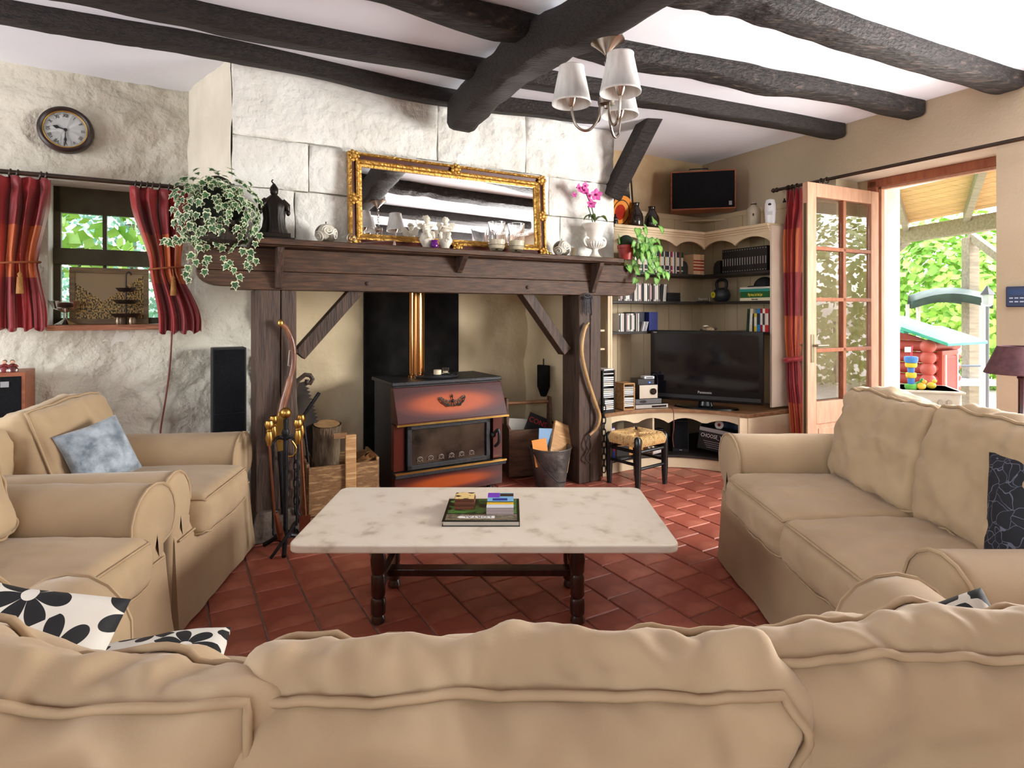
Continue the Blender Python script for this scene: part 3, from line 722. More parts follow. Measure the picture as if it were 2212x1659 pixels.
def log(r, L, loc, rot, label, split=False):
    mb = MB(); N = 16; M_ = 9
    for j in range(M_):
        for k in range(N):
            t = 2*PI*k/N; rr = r*(1+.1*nz(math.cos(t)*2, math.sin(t)*2, j*.3+r*50, 1, 3))
            x, y = rr*math.cos(t), rr*math.sin(t)
            if split: y = max(y, -r*.1)
            mb.v.append((x, y, -L/2+L*j/(M_-1)))
    for j in range(M_-1):
        for k in range(N): mb.f.append((j*N+k, j*N+(k+1) % N, (j+1)*N+(k+1) % N, (j+1)*N+k))
    root = thing('firewood_log', label, 'log', loc, 0, 'firewood in the crate'); root.rotation_euler = rot
    mb.build('bark', m_bark if not split else m_pine, root, True, ang=50)
    for z in (-L/2, L/2):
        MB().lathe([(.0001, z), (r*.93, z+(.001 if z > 0 else -.001))], 16).build('cut_end', m_endg, root) if not split else None
    return root
lp_ = lambda u, v, b: FF.w(*((lambda az: (az[0], b, az[1]))(FF.az(u, v, b))))
log(.085, .42, lp_(704, 985, .30), (math.radians(8), math.radians(4), 0), 'thick bark-covered log standing upright in the crate')
log(.04, .34, lp_(778, 1005, .28), (math.radians(62), 0, math.radians(40)), 'pale split log lying slanted in the crate', True)
log(.035, .30, lp_(768, 1018, .22), (math.radians(50), math.radians(10), math.radians(70)), 'small split log lying over another in the crate', True)
# ================================================================ saw, fire irons, musket
m_iron = mat('black_iron', '151517', '26262a', rough=.45, metal=.6, scale=15, bump=.2)
m_brass = mat('old_brass', '9c7437', 'c39a55', rough=.35, metal=1, scale=7)
m_copper = mat('copper_rod', '7c4630', '8f5a40', rough=.35, metal=.8, scale=9)
s_b = .30
sw0 = fthing('two_man_saw', 'big dark toothed saw leaning upright behind the post', 'saw', FF.a(668, s_b), s_b)
zt = FF.z(660, 820, s_b); aT = FF.a(648, s_b)-FF.a(668, s_b); aB = FF.a(702, s_b)-FF.a(668, s_b)
bl = MB(); prof = []; K = 26
for k in range(K+1):
    t = k/K; x = aT+(aB-aT)*t; z = zt-.02-(zt-.25)*t; prof.append((x-.02-.045*math.sin(t*PI), z))
for k in range(K, -1, -1):
    t = k/K; x = aT+(aB-aT)*t; z = zt-.02-(zt-.25)*t; prof.append((x+.025+.01*math.sin(t*PI), z)); prof.append((x+.042+.01*math.sin(t*PI), z+.012))
bl.prism(prof, -.002, .002, MXZ); bl.build('blade', mat('rusty_steel', '2a2623', '453a32', rough=.6, metal=.5, scale=12), sw0)
hn = MB(); sc_ = [(aT+.0+.035*math.cos(t)*(1-t/11), 0, zt+.02+.035*math.sin(t)*(1-t/11)) for t in [k*.45 for k in range(20)]]
hn.tube([(aT-.03, 0, zt-.05), (aT-.01, 0, zt)]+sc_[::-1][:0]+[(aT+.03, 0, zt+.03), (aT+.06, 0, zt+.025), (aT+.075, 0, zt), (aT+.06, 0, zt-.025), (aT+.04, 0, zt-.02), (aT+.042, 0, zt)], .014, 8)
hn.build('scroll_handle', flat('3a2a20', .6), sw0, True)
ax_ = fthing('hearth_hatchet', 'long thin iron roasting fork slanting across the saw', 'fork', FF.a(668, .22), .2)
f0 = FF.az(690, 848, .2); f1 = FF.az(655, 900, .2); f2 = FF.az(682, 1050, .2); A0 = FF.a(668, .22)
mb = MB(); mb.tube([(f0[0]-A0, 0, f0[1]), (f1[0]-A0, 0, f1[1])], .011, 8); mb.tube([(f1[0]-A0, 0, f1[1]), (f2[0]-A0, 0, f2[1]-.25)], .008, 8); mb.build('shaft', m_iron, ax_, True)
ax_.name = 'roasting_fork'
# fire irons
ip = px(617, 1180, 3.16); ip.z = 0
fi = thing('fire_irons', 'stand of brass-handled fire irons on a black tripod foot', 'fire irons', ip, FF.ang-.2)
zz = lambda v: H+(HV-v)/F*ip.y
mb = MB(); mb.tube([(0, 0, .07), (0, 0, zz(905))], .012, 10); mb.lathe([(.018, .10), (.03, .085), (.03, .07), (.015, .06)], 12)
mb.lathe([(.016, zz(935)-.02), (.022, zz(935)), (.016, zz(935)+.02)], 12)
mb.build('column', m_iron, fi, True)
for k in range(3):
    t = 2*PI*k/3+.5
    MB().tube(bez([(0, 0, .075), (.05*math.cos(t), .05*math.sin(t), .06), (.10*math.cos(t), .10*math.sin(t), .03), (.13*math.cos(t), .13*math.sin(t), .012)], 5), .012, 8).build('leg', m_iron, fi, True)
MB().ball(.03, (0, 0, zz(892))).build('finial', m_brass, fi, True)
rg = MB(); zr = zz(958)
for k in range(4):
    t = 2*PI*k/4+.7; rg.tube(bez([(0, 0, zr+.02), (.05*math.cos(t), .05*math.sin(t), zr+.035), (.10*math.cos(t), .10*math.sin(t), zr)], 5), .006, 6)
rg.build('hook_ring', m_iron, fi, True)
for k in range(4):
    t = 2*PI*k/4+.7; x, y = .10*math.cos(t), .10*math.sin(t)
    zb_ = (.10, .06, .18, .12)[k]; dx = (.02, .0, .03, -.01)[k]
    rod = MB(); rod.tube([(x, y, zr+.01), (x*1.05+dx, y*1.1, zb_+.03)], .006, 8)
    if k == 0: rod.box(x+dx-.03, x+dx+.03, y-.01, y+.005, zb_-.07, zb_+.05)
    elif k == 1: rod.tube(bez([(x+dx, y, zb_+.03), (x+dx, y, zb_), (x+dx+.025, y, zb_-.005), (x+dx+.03, y, zb_+.03)], 4), .006, 6)
    elif k == 2: rod.tube([(x+dx, y, zb_+.04), (x+dx+.03, y, zb_-.10)], [.012, .02], 8)
    else: rod.tube([(x+dx, y, zb_+.04), (x+dx-.12, y-.08, .02)], .008, 6)
    r_ = rod.build('rod', m_copper if k in (0, 2) else m_iron, fi, True)
    MB().lathe([(.011, zr+.008), (.013, zr+.02), (.021, zr+.045), (.013, zr+.08), (.016, zr+.085), (.011, zr+.092), (.018, zr+.10), (.024, zr+.118), (.018, zr+.136), (.0001, zr+.142)], 14, T(x, y, 0)).build('handle', m_brass, r_, True)
# chain of the pot hook behind the irons
def chain(name, label, p, n, L, w, m):
    t = thing(name, label, 'chain', p)
    for k in range(n):
        c = (0, 0, -k*L*.78); pts = []
        for i in range(14):
            a = 2*PI*i/14; x = w/2*math.cos(a); z = L/2*math.copysign(abs(math.sin(a))**.7, math.sin(a))
            pts.append((x if k % 2 else x*.35, 0 if k % 2 else w/2*math.cos(a), c[2]+z))
        MB().tube(pts, w*.16, 6, True).build('link', m, t, True)
    return t
q = FF.w(FF.a(640, -.02), -.03, FF.z(640, 985, 0)); chain('iron_chain', 'heavy iron chain hanging on the post behind the fire irons', q, 11, .062, .03, m_iron)
# musket with curved stock
m_must = mat('musket_wood', '5c3424', '8a5a3c', rough=.4, scale=4, stretch=(6, 6, 1), coat=.3)
mk0 = FF.az(618, 850, -.03)
mk = fthing('antique_musket', 'antique musket with a curved brass-bound stock hung upright on the post', 'musket', mk0[0], -.035, 0)
def mp_(u, v): a, z = FF.az(u, v, -.035); return (a-mk0[0], 0, z)
mb = MB(); mb.tube(bez([mp_(608, 700), mp_(620, 712), mp_(632, 742), mp_(634, 785), mp_(624, 830), mp_(610, 880), mp_(603, 935)], 6), [.012]+[.014]*8+[.015]*14+[.02]*8+[.024]*6, 10)
mb.build('stock', m_must, mk, True)
MB().ball(.016, mp_(606, 698), sc=(1, 1, 1.4)).build('butt_cap', m_brass, mk, True)
lk = MB(); lk.prism([(x*.001, y*.001) for x, y in ((-18, -110), (14, -105), (24, -40), (26, 40), (12, 110), (-14, 105), (-26, 40), (-28, -40))], -.008, .008, T(mp_(606, 930)[0], -.02, mp_(606, 930)[2]) @ MXZ)
lk.tube(bez([mp_(612, 985), mp_(632, 985), mp_(640, 970), mp_(630, 952)], 4), .007, 6); lk.build('lock_plate', m_brass, mk, True, bev=.002)
mb = MB(); mb.tube([mp_(604, 960), mp_(612, 1110)], [.013, .011], 10); mb.build('barrel', m_iron, mk, True)
mb = MB(); mb.tube([mp_(629, 757), mp_(625, 757), mp_(622, 790), mp_(627, 790)], .003, 5); mb.build('sling_loop', flat('cfc4b0', .3, .8), mk, True)
# hame (curved wooden collar bow) on the other post, straps and chain
hm0 = FF.az(1270, 830, -.02)
hm = fthing('wooden_hame', 'long S-curved wooden hame hung on the post by the bookcase', 'hame', hm0[0], -.03, 0)
def hp_(u, v): a, z = FF.az(u, v, -.03); return (a-hm0[0], 0, z)
MB().tube(bez([hp_(1272, 697), hp_(1262, 715), hp_(1257, 760), hp_(1268, 815), hp_(1286, 870), hp_(1295, 900), hp_(1288, 925), hp_(1273, 940)], 7), [.008]*4+[.014]*40+[.011]*6, 10).build('bow', mat('ash_wood', '7d5c3b', 'b38f5e', rough=.4, scale=4, stretch=(5, 5, 1)), hm, True)
mb = MB(); mb.tube(bez([hp_(1273, 940), hp_(1266, 960), hp_(1272, 975), hp_(1265, 990), hp_(1275, 1000)], 5), .006, 6); mb.tube(bez([hp_(1273, 945), hp_(1277, 965), hp_(1270, 985)], 5), .005, 6); mb.build('leather_strap', flat('2b1f18', .7), hm, True)
MB().tube([hp_(1258, 748), hp_(1263, 748), hp_(1264, 770), hp_(1260, 770)], .003, 5).build('buckle', flat('9a8358', .35, .9), hm, True)
q = FF.w(FF.a(1301, .0), -.02, FF.z(1301, 868, 0)); chain('iron_chain', 'thin iron chain hanging down the edge of the post by the bookcase', q, 12, .058, .026, m_iron)
kq = fthing('key_bunch', 'bunch of old black iron keys hung high on the post', 'keys', FF.a(1268, -.02), -.015, FF.z(1268, 640, 0))
for k in range(6):
    x = -.03+.012*k; mb = MB(); mb.tube([(x, -.01, -.02), (x*1.2, -.012, -.12-.01*(k % 3))], .004, 6); mb.tube([(x+.012*math.cos(t/10*2*PI), -.01, -.01+.012*math.sin(t/10*2*PI)) for t in range(10)], .003, 5, True); mb.build('key', m_iron, kq, True)
MB().tube([(.03*math.cos(t/16*2*PI), -.01, .005+.015*math.sin(t/16*2*PI)) for t in range(16)], .004, 6, True).build('ring', m_iron, kq, True)
br = fthing('hearth_brush', 'black hearth brush hanging on the inner wall of the fireplace', 'brush', 2.085, .45, FF.z(1203, 787, .45))
MB().prism([(-.055, 0), (.055, 0), (.055, -.17), (.02, -.25), (-.02, -.25), (-.055, -.17)], -.015, .015, rotz(-1.2) @ MXZ).build('bristles', m_soot, br, bev=.006)
MB().tube([(0, 0, 0), (0, 0, .05)], .006, 6).build('loop', m_iron, br)
# ================================================================ magazine box and bucket
mg = fthing('magazine_box', 'dark wooden magazine box with a round carrying rail, beside the stove', 'box', FF.a(1140, .42), .42, 0, math.radians(-14))
m_dw = mat('dark_walnut', '4a3122', '6b4a34', rough=.5, scale=5, stretch=(2, 9, 9), bump=.2)
for nm, bx in (('front_panel', (-.17, .17, -.10, -.085, .03, .37)), ('rear_panel', (-.17, .17, .10, .115, .03, .37)), ('bottom_panel', (-.17, .17, -.1, .1, .02, .035))): MB().box(*bx).build(nm, m_dw, mg, bev=.002)
for x in (-.18, .17):
    MB().prism([(-.10, .02), (.115, .02), (.115, .38), (.05, .40), (.035, .60), (-.02, .60), (-.035, .40), (-.10, .38)], x, x+.018, Matrix(((0, 0, 1, 0), (1, 0, 0, 0), (0, 1, 0, 0), (0, 0, 0, 1)))).build('end_panel', m_dw, mg, bev=.003)
MB().tube([(-.18, .008, .56), (.18, .008, .56)], .014, 10).build('rail', mat('rail_wood', '8c6341', '70492e', rough=.4, scale=8), mg, True)
def mag(label, loc, rot, w, h, c, txt=None, tc='c0302a', parent_mat=None):
    t = thing('magazine', label, 'magazine', loc, 0, 'papers by the stove'); t.rotation_euler = rot
    MB().box(-w/2, w/2, -.003, .003, 0, h).build('pages', flat(c, .4), t)
    if txt: text(txt, w*.26, flat(tc, .5), t, T(0, -.0035, h*.82) @ RX90)
    return t
bz = FF.w(FF.a(1140, .42), .42, .05)
mag('black magazine with red title standing in the wooden magazine box', bz+FF.ea*.02+Vector((0, 0, .12)), (math.radians(-8), math.radians(24), FF.ang-.25), .22, .29, '1b1a1c', 'CONSO', 'c4302c')
mag('pale grey paper standing in the wooden magazine box', bz+FF.ea*-.06+FF.eb*.04+Vector((0, 0, .10)), (math.radians(-4), math.radians(6), FF.ang-.25), .2, .28, 'b9b3a8')
bk_a = FF.a(1192, .08)
bu = fthing('zinc_bucket', 'dented grey metal bucket full of kindling and paper, by the post', 'bucket', bk_a, .10)
prof = [(.105, 0), (.11, .01), (.15, .27), (.158, .275), (.158, .285), (.146, .282), (.106, .02), (.0001, .02)]
MB().lathe(prof, 32).build('body', mat('zinc', '4c4a48', '77736e', rough=.45, metal=.6, scale=7, bump=.3), bu, True)
MB().tube(bez([(-.155, 0, .27), (-.15, -.10, .2), (-.06, -.17, .08), (.02, -.16, .06)], 6), .004, 6).build('bail_handle', m_iron, bu, True)
kd = MB().box(-.095, .095, -.012, .012, 0, .34).build('kindling_board', m_pine, None, bev=.003); kd.location = FF.w(bk_a+.03, .06, .12); kd.rotation_euler = (math.radians(-16), math.radians(24), FF.ang); tag(kd, 'pale pine board with knots sticking out of the metal bucket', 'board')
mag('crumpled orange and red paper bag stuffed in the metal bucket', FF.w(bk_a-.09, .06, .16), (math.radians(-10), math.radians(-6), FF.ang-.2), .11, .19, 'd88a3c')
mag('blue and white leaflet stuffed in the metal bucket behind the board', FF.w(bk_a-.03, .11, .16), (math.radians(-6), math.radians(8), FF.ang+.1), .16, .25, '6f8fb0')
# ================================================================ small window
m_olive = mat('olive_paint', '3f3a26', '4d4730', rough=.6, scale=8, bump=.2)
m_sill = mat('sill_wood', 'a7694c', '8c5940', rough=.6, scale=6, stretch=(1, 9, 9), bump=.2, c3='b57a5c')
WB = BW+.20
wn = struct(thing('window_1', 'small olive-framed window with two upper panes and a lower light', None, FF.w(0, WB, 0), FF.ang))
w0, w1 = FF.a(112, WB), FF.a(360, WB)
def wz(v): return FF.z(230, v, WB)
def fr_(nm, x0, x1, z0, z1, d=.05, y0=0): return MB().box(x0, x1, y0, y0+d, z0, z1).build(nm, m_olive, wn, bev=.004)
zt_, zm1, zm0, zb_ = wz(418), wz(540), wz(574), wz(700)
fr_('window_frame', w0-.02, w0+.045, zb_, zt_+.03); fr_('window_frame', w1-.05, w1+.03, zb_, zt_+.03); fr_('window_frame', w0, w1, wz(465), zt_+.05)
fr_('transom', w0, w1, zm0, zm1, .07, -.02); fr_('window_frame', w0, w1, zb_, zb_+.04)
mu = FF.a(226, WB); fr_('mullion', mu-.012, mu+.012, zm1, wz(465)); fr_('mullion', mu-.010, mu+.010, zb_, zm0)
for x0, x1 in ((w0+.04, mu), (mu, w1-.04)):
    for z0, z1 in ((zm1, wz(465)), (zb_+.03, zm0)): MB().box(x0, x1, .022, .026, z0, z1).build('pane', mat('window_glass', 'ffffff', rough=.02, trans=1, ior=1.08), wn)
sl = MB(); sl.box(wa0-.005, wa1+.01, -.235, .0, wz0-.028, wz0+.004); struct(sl.build('trim_sill', m_sill, None, bev=.004, M=T(*FF.w(0, WB, 0)) @ rotz(FF.ang)))['label'] = 'worn reddish wooden window sill'
# ================================================================ curtain rod and curtains
m_rod = mat('dark_rod_wood', '24180f', '3a281c', rough=.35, scale=8)
RB = BW-.13
rz_ = FF.z(200, 388, RB); ra1 = FF.a(400, RB); ra0 = -2.4
rd = fthing('curtain_rod', 'dark turned wooden curtain rod above the small window', 'curtain rod', 0, RB, rz_)
MB().tube([(ra0, 0, 0), (ra1, 0, 0)], .014, 12).build('pole', m_rod, rd, True)
MB().lathe([(.014, 0), (.024, .004), (.024, .012), (.016, .018), (.026, .03), (.03, .045), (.026, .062), (.012, .072), (.0001, .074)], 16, T(ra1-.01, 0, 0) @ Matrix.Rotation(PI/2, 4, 'Y')).build('finial', m_rod, rd, True)
MB().bar((ra1-.06, .0, 0), (ra1-.06, .12, 0), .02, .02).build('bracket', m_rod, rd)
for u in (22, 38, 88, 100, 293, 305, 318, 330, 345, 365, 385):
    a = FF.a(u, RB); MB().tube([(a+.003*math.sin(t), .023*math.cos(t), .023*math.sin(t)-.006) for t in [k/14*2*PI for k in range(14)]], .004, 6, True).build('ring', m_rod, rd, True)
def fabric_red():
    m = mat('curtain_red', 'a01f22', rough=.5, sheen=.3); n = m.node_tree.nodes; l = m.node_tree.links; p = n['Principled BSDF']
    at = n.new('ShaderNodeAttribute'); at.attribute_name = 'st'; sp = n.new('ShaderNodeSeparateXYZ'); l.new(at.outputs['Vector'], sp.inputs[0])
    def sq(sock, f, ph):
        a = n.new('ShaderNodeMath'); a.operation = 'MULTIPLY_ADD'; a.inputs[1].default_value = f; a.inputs[2].default_value = ph; l.new(sock, a.inputs[0])
        b = n.new('ShaderNodeMath'); b.operation = 'FRACT'; l.new(a.outputs[0], b.inputs[0]); c = n.new('ShaderNodeMath'); c.operation = 'GREATER_THAN'; c.inputs[1].default_value = .5; l.new(b.outputs[0], c.inputs[0]); return c.outputs[0]
    a = sq(sp.outputs[0], 2.2, .3); b = sq(sp.outputs[1], 1.45, .05)
    m1 = n.new('ShaderNodeMix'); m1.data_type = 'RGBA'; l.new(a, m1.inputs[0]); m1.inputs[6].default_value = (*lin('981c20'), 1); m1.inputs[7].default_value = (*lin('7d151c'), 1)
    m2 = n.new('ShaderNodeMix'); m2.data_type = 'RGBA'; l.new(a, m2.inputs[0]); m2.inputs[6].default_value = (*lin('a8321f'), 1); m2.inputs[7].default_value = (*lin('b85a26'), 1)
    m3 = n.new('ShaderNodeMix'); m3.data_type = 'RGBA'; l.new(b, m3.inputs[0]); l.new(m1.outputs[2], m3.inputs[6]); l.new(m2.outputs[2], m3.inputs[7]); l.new(m3.outputs[2], p.inputs['Base Color'])
    return m
m_cur = fabric_red()
def curtain(label, fr, b, top, tie, bot, folds, group, seed, tasselled=True, depth=.05, vs=1.0, ties=None):
    """top/tie/bot = (a0, a1, z)"""
    t = thing('curtain', label, 'curtain', fr.w((tie[0]+tie[1])/2, b, tie[2]), fr.ang, group)
    ca_ = (tie[0]+tie[1])/2; NU, NV = 90, 60; mb = MB(); st_ = []
    for j in range(NV+1):
        s = j/NV; z = top[2]+(bot[2]-top[2])*s; sk_ = (top[2]-tie[2])/(top[2]-bot[2])
        if s < sk_: k = ss(s/sk_)**1.2; a0 = top[0]+(tie[0]-top[0])*k; a1 = top[1]+(tie[1]-top[1])*k
        else: k = ss(min(1, (s-sk_)/(1-sk_)*1.15))**.8; a0 = tie[0]+(bot[0]-tie[0])*k; a1 = tie[1]+(bot[1]-tie[1])*k
        wdt = (a1-a0); pinch = math.exp(-((s-sk_)/.05)**2); pleat = math.exp(-((s-.07)/.035)**2)
        for i in range(NU+1):
            x = i/NU; ph = 2*PI*folds*x+seed+.8*nz(x*3, s*2, seed, 1, 2)
            d = depth*(.55+.45*math.cos(s*2))*(1-.45*pinch)*math.sin(ph)*(.35+.65*min(1, s*6))+depth*.35*math.sin(ph*2.3+s*3)*min(1, s*5)
            d += .02*math.sin(ph*.5)*pleat
            mb.v.append((a0+wdt*x-ca_+.006*math.sin(ph*1.5), d-.012, z-tie[2]+(.012*math.sin(ph) if j == NV else 0)+(.012*abs(math.sin(ph/2)) if j == 0 else 0)))
            st_.append((x*1.3, s*vs, 0))
    for j in range(NV):
        for i in range(NU): k = j*(NU+1)+i; mb.f.append((k, k+1, k+NU+2, k+NU+1))
    me = mb.mesh('cloth'); at = me.attributes.new('st', 'FLOAT_VECTOR', 'POINT'); at.data.foreach_set('vector', [c for v in st_ for c in v])
    mkobj('cloth', me, m_cur, t, True, sol=.004, ang=180)
    w2 = (tie[1]-tie[0])/2+.012
    tb = MB(); tb.tube([(w2*math.cos(k/20*2*PI), -.008+(depth+.02)*math.sin(k/20*2*PI), .012*math.cos(k/20*2*PI)) for k in range(20)], .006 if tasselled else .022, 8, True)
    to = tb.build('tieback', flat('8a4a26', .7) if tasselled else m_cur, t, True)
    if tasselled:
        q = MB(); x = w2*.35; q.tube([(x, -.065, 0), (x+.005, -.075, -.05)], .003, 6); q.lathe([(.004, -.05), (.012, -.06), (.009, -.075), (.013, -.08), (.018, -.17), (.0001, -.172)], 12, T(x+.005, -.078, 0)); q.build('tassel', mat('tassel_gold', 'a5743a', '8a5c2a', rough=.7, scale=30), to, True)
    return t
cz_ = lambda v, u: FF.z(u, v, RB)
curtain('red and orange checked curtain under the clock, tied with a gold tassel', FF, RB+.0, (FF.a(-45, RB), FF.a(112, RB), rz_-.03), (FF.a(-35, RB), FF.a(82, RB), cz_(570, 50)), (FF.a(-55, RB), FF.a(103, RB), cz_(712, 60)), 5, 'window curtains', 1.2)
curtain('red and orange checked curtain next to the trailing ivy, tied with a gold tassel', FF, RB+.0, (FF.a(282, RB), FF.a(408, RB), rz_-.03), (FF.a(326, RB), FF.a(392, RB), cz_(580, 355)), (FF.a(345, RB), FF.a(436, RB), cz_(718, 385)), 4, 'window curtains', 2.6)
# ================================================================ sill things
sz = wz0+.004; PB = BW+.10
pic = fthing('engraving', 'gilt-mounted town square engraving in a brown wooden frame on the window sill', 'picture', FF.a(236, PB), PB+.065, sz)
pw = (FF.a(323, PB)-FF.a(149, PB))/2; ph_ = FF.z(236, 578, PB)-sz
m_pf = mat('picture_frame_wood', '6f5a3c', '8c7450', rough=.5, scale=7, stretch=(1, 8, 8))
for x0, x1, z0, z1 in ((-pw, pw, 0, .035), (-pw, pw, ph_-.035, ph_), (-pw, -pw+.03, .035, ph_-.035), (pw-.03, pw, .035, ph_-.035)): MB().box(x0, x1, -.012, .012, z0, z1).build('frame_rail', m_pf, pic, bev=.003)
def engraving():
    m = mat('engraved_print', '8d7a58', rough=.5); n = m.node_tree.nodes; l = m.node_tree.links; p = n['Principled BSDF']
    tc = n.new('ShaderNodeTexCoord'); sp = n.new('ShaderNodeSeparateXYZ'); l.new(tc.outputs['Generated'], sp.inputs[0])
    no = n.new('ShaderNodeTexNoise'); no.inputs['Scale'].default_value = 26; mp = n.new('ShaderNodeMapping'); mp.inputs['Scale'].default_value = (1.8, 1, .8); l.new(tc.outputs['Generated'], mp.inputs[0]); l.new(mp.outputs[0], no.inputs['Vector'])
    r = n.new('ShaderNodeValToRGB'); e = r.color_ramp.elements; e[0].position = .42; e[1].position = .6; e[0].color = (*lin('231d14'), 1); e[1].color = (*lin('d0ab62'), 1); l.new(no.outputs['Fac'], r.inputs[0])
    h = n.new('ShaderNodeMath'); h.operation = 'MULTIPLY_ADD'; h.inputs[1].default_value = -2.2; h.inputs[2].default_value = 1.1; ab = n.new('ShaderNodeMath'); ab.operation = 'ABSOLUTE'
    sb = n.new('ShaderNodeMath'); sb.operation = 'SUBTRACT'; sb.inputs[1].default_value = .4; l.new(sp.outputs[0], sb.inputs[0]); l.new(sb.outputs[0], ab.inputs[0]); l.new(ab.outputs[0], h.inputs[0])
    hz_ = n.new('ShaderNodeMath'); hz_.operation = 'MULTIPLY_ADD'; hz_.inputs[1].default_value = 1; l.new(ab.outputs[0], hz_.inputs[0]); hz_.inputs[2].default_value = .38
    gt = n.new('ShaderNodeMath'); gt.operation = 'GREATER_THAN'; l.new(sp.outputs[2], gt.inputs[0]); l.new(hz_.outputs[0], gt.inputs[1])
    mx = n.new('ShaderNodeMix'); mx.data_type = 'RGBA'; l.new(gt.outputs[0], mx.inputs[0]); l.new(r.outputs[0], mx.inputs[6]); mx.inputs[7].default_value = (*lin('a48f6b'), 1); l.new(mx.outputs[2], p.inputs['Base Color']); return m
MB().box(-pw+.03, pw-.03, -.004, .004, .035, ph_-.035).build('print', engraving(), pic)
gl = fthing('glass_compote', 'clear glass footed bowl on the window sill', 'bowl', FF.a(140, PB-.08), PB-.06, sz)
MB().lathe([(.055, 0), (.055, .004), (.03, .02), (.012, .035), (.012, .075), (.03, .085), (.062, .10), (.082, .145), (.088, .148), (.078, .142), (.058, .105), (.02, .092), (.0001, .09)], 28).build('bowl', m_glass, gl, True)
MB().ball(.04, (0, 0, .115), sc=(1.2, 1.2, .55)).build('potpourri', flat('1d1813', .8), gl, True)
tt = fthing('tiered_stand', 'three-tiered dark metal cake stand with a hook handle on the window sill', 'cake stand', FF.a(272, PB-.06), PB-.06, sz)
m_pew = mat('dark_pewter', '2b2420', '4c423a', rough=.4, metal=.5, scale=12)
for z, r in ((.045, .085), (.13, .07), (.205, .055)):
    MB().lathe([(.0001, z), (r*.7, z), (r, z+.022), (r*1.02, z+.024), (r*.72, z+.006), (.0001, z+.006)], 24).build('tray', m_pew, tt, True)
MB().tube([(0, 0, .0), (0, 0, .30)]+[(.014-.014*math.cos(t), 0, .30+.02*math.sin(t)+.01) for t in (.3, .8, 1.4, 2, 2.6, 3.1)], .005, 8).build('stem', m_pew, tt, True)
for k in range(4): MB().lathe([(.008, 0), (.012, .02), (.006, .045)], 10, T(.05*math.cos(k*PI/2+.6), .05*math.sin(k*PI/2+.6), 0)).build('foot', flat('b9a58c', .3, .5), tt, True)
# ================================================================ clock
CB = BW-.05
ck_a, ck_z = FF.az(142, 281, CB)
rad = (FF.z(142, 232, CB)-FF.z(142, 332, CB))/2
ck = fthing('wall_clock', 'round dark wooden wall clock with roman numerals, above the small window', 'clock', ck_a, CB, ck_z)
DY = RX90
MB().lathe([(rad, -.02), (rad, .005), (rad*.97, .02), (rad*.88, .028), (rad*.80, .022), (rad*.78, .012), (rad*.78, -.02)], 48, DY).build('case', mat('clock_wood', '1d0f0c', '2f1914', rough=.4, scale=6), ck, True)
MB().tube([(rad*.775*math.cos(k/48*2*PI), -.016, rad*.775*math.sin(k/48*2*PI)) for k in range(48)], .005, 8, True).build('bezel', m_gold, ck, True)
MB().lathe([(.0001, .006), (rad*.77, .006)], 40, DY).build('dial', flat('e3e6e6', .4), ck)
m_ink = flat('15151a', .5)
for k, s_ in enumerate('XII I II III IIII V VI VII VIII IX X XI'.split()):
    t_ = math.radians(90-30*k); r_ = rad*.60
    text(s_, rad*.20, m_ink, ck, T(r_*math.cos(t_), -.0075, r_*math.sin(t_)) @ RX90 @ Matrix.Rotation(t_-PI/2, 4, 'Z'), name='numeral', sx=.8)
def hand(ang, L, w, nm):
    mb = MB(); mb.prism([(-.0015, -L*.1), (.0015, -L*.1), (w*.35, L*.5), (w, L*.68), (0, L), (-w, L*.68), (-w*.35, L*.5)], 0, .0015)
    mb.build(nm, m_ink, ck, M=T(0, -.010, 0) @ RX90 @ Matrix.Rotation(-ang, 4, 'Z'))
hand(math.radians(285), rad*.46, .011, 'hour_hand'); hand(math.radians(180), rad*.62, .007, 'minute_hand')
MB().lathe([(.0001, .013), (.009, .012), (.009, .006)], 12, DY).build('hub', m_ink, ck)
# ================================================================ loudspeakers, figurines, cable
m_grille = mat('speaker_grille', '101113', '17181b', rough=.9, spec=.15, scale=90, bump=.3, bscale=300)
m_teak = mat('teak_veneer', '7b4127', '9a5836', rough=.45, scale=5, stretch=(1, 8, 8))
LB = BW-.26
t0, t1 = FF.a(458, LB), FF.a(533, LB); zt_s = FF.z(495, 752, LB)
sp1 = fthing('tower_speaker', 'tall slim black loudspeaker standing beside the fireplace post', 'speaker', (t0+t1)/2, LB)
MB().box(-(t1-t0)/2, (t1-t0)/2, .01, .17, .0, zt_s).build('cabinet', flat('17181b', .6), sp1, bev=.006)
for z0, z1 in ((.02, .34), (.345, .62), (.625, zt_s-.01)): MB().box(-(t1-t0)/2+.012, (t1-t0)/2-.012, -.004, .012, z0, z1).build('grille', m_grille, sp1, bev=.004)
S2 = BW-.34
a1_ = FF.a(54, S2); zt2 = FF.z(30, 805, S2)
sp2 = fthing('wooden_speaker', 'teak-cased floor loudspeaker with black grille behind the armchairs', 'speaker', a1_-.19, S2)
MB().box(-.19, .19, .0, .28, 0, zt2).build('case', m_teak, sp2, bev=.004)
MB().box(-.175, .175, -.008, .004, .02, zt2-.02).build('grille', m_grille, sp2, bev=.003)
MB().box(.09, .125, -.012, -.006, zt2-.075, zt2-.045).build('badge', flat('8d8f92', .4, .6), sp2)
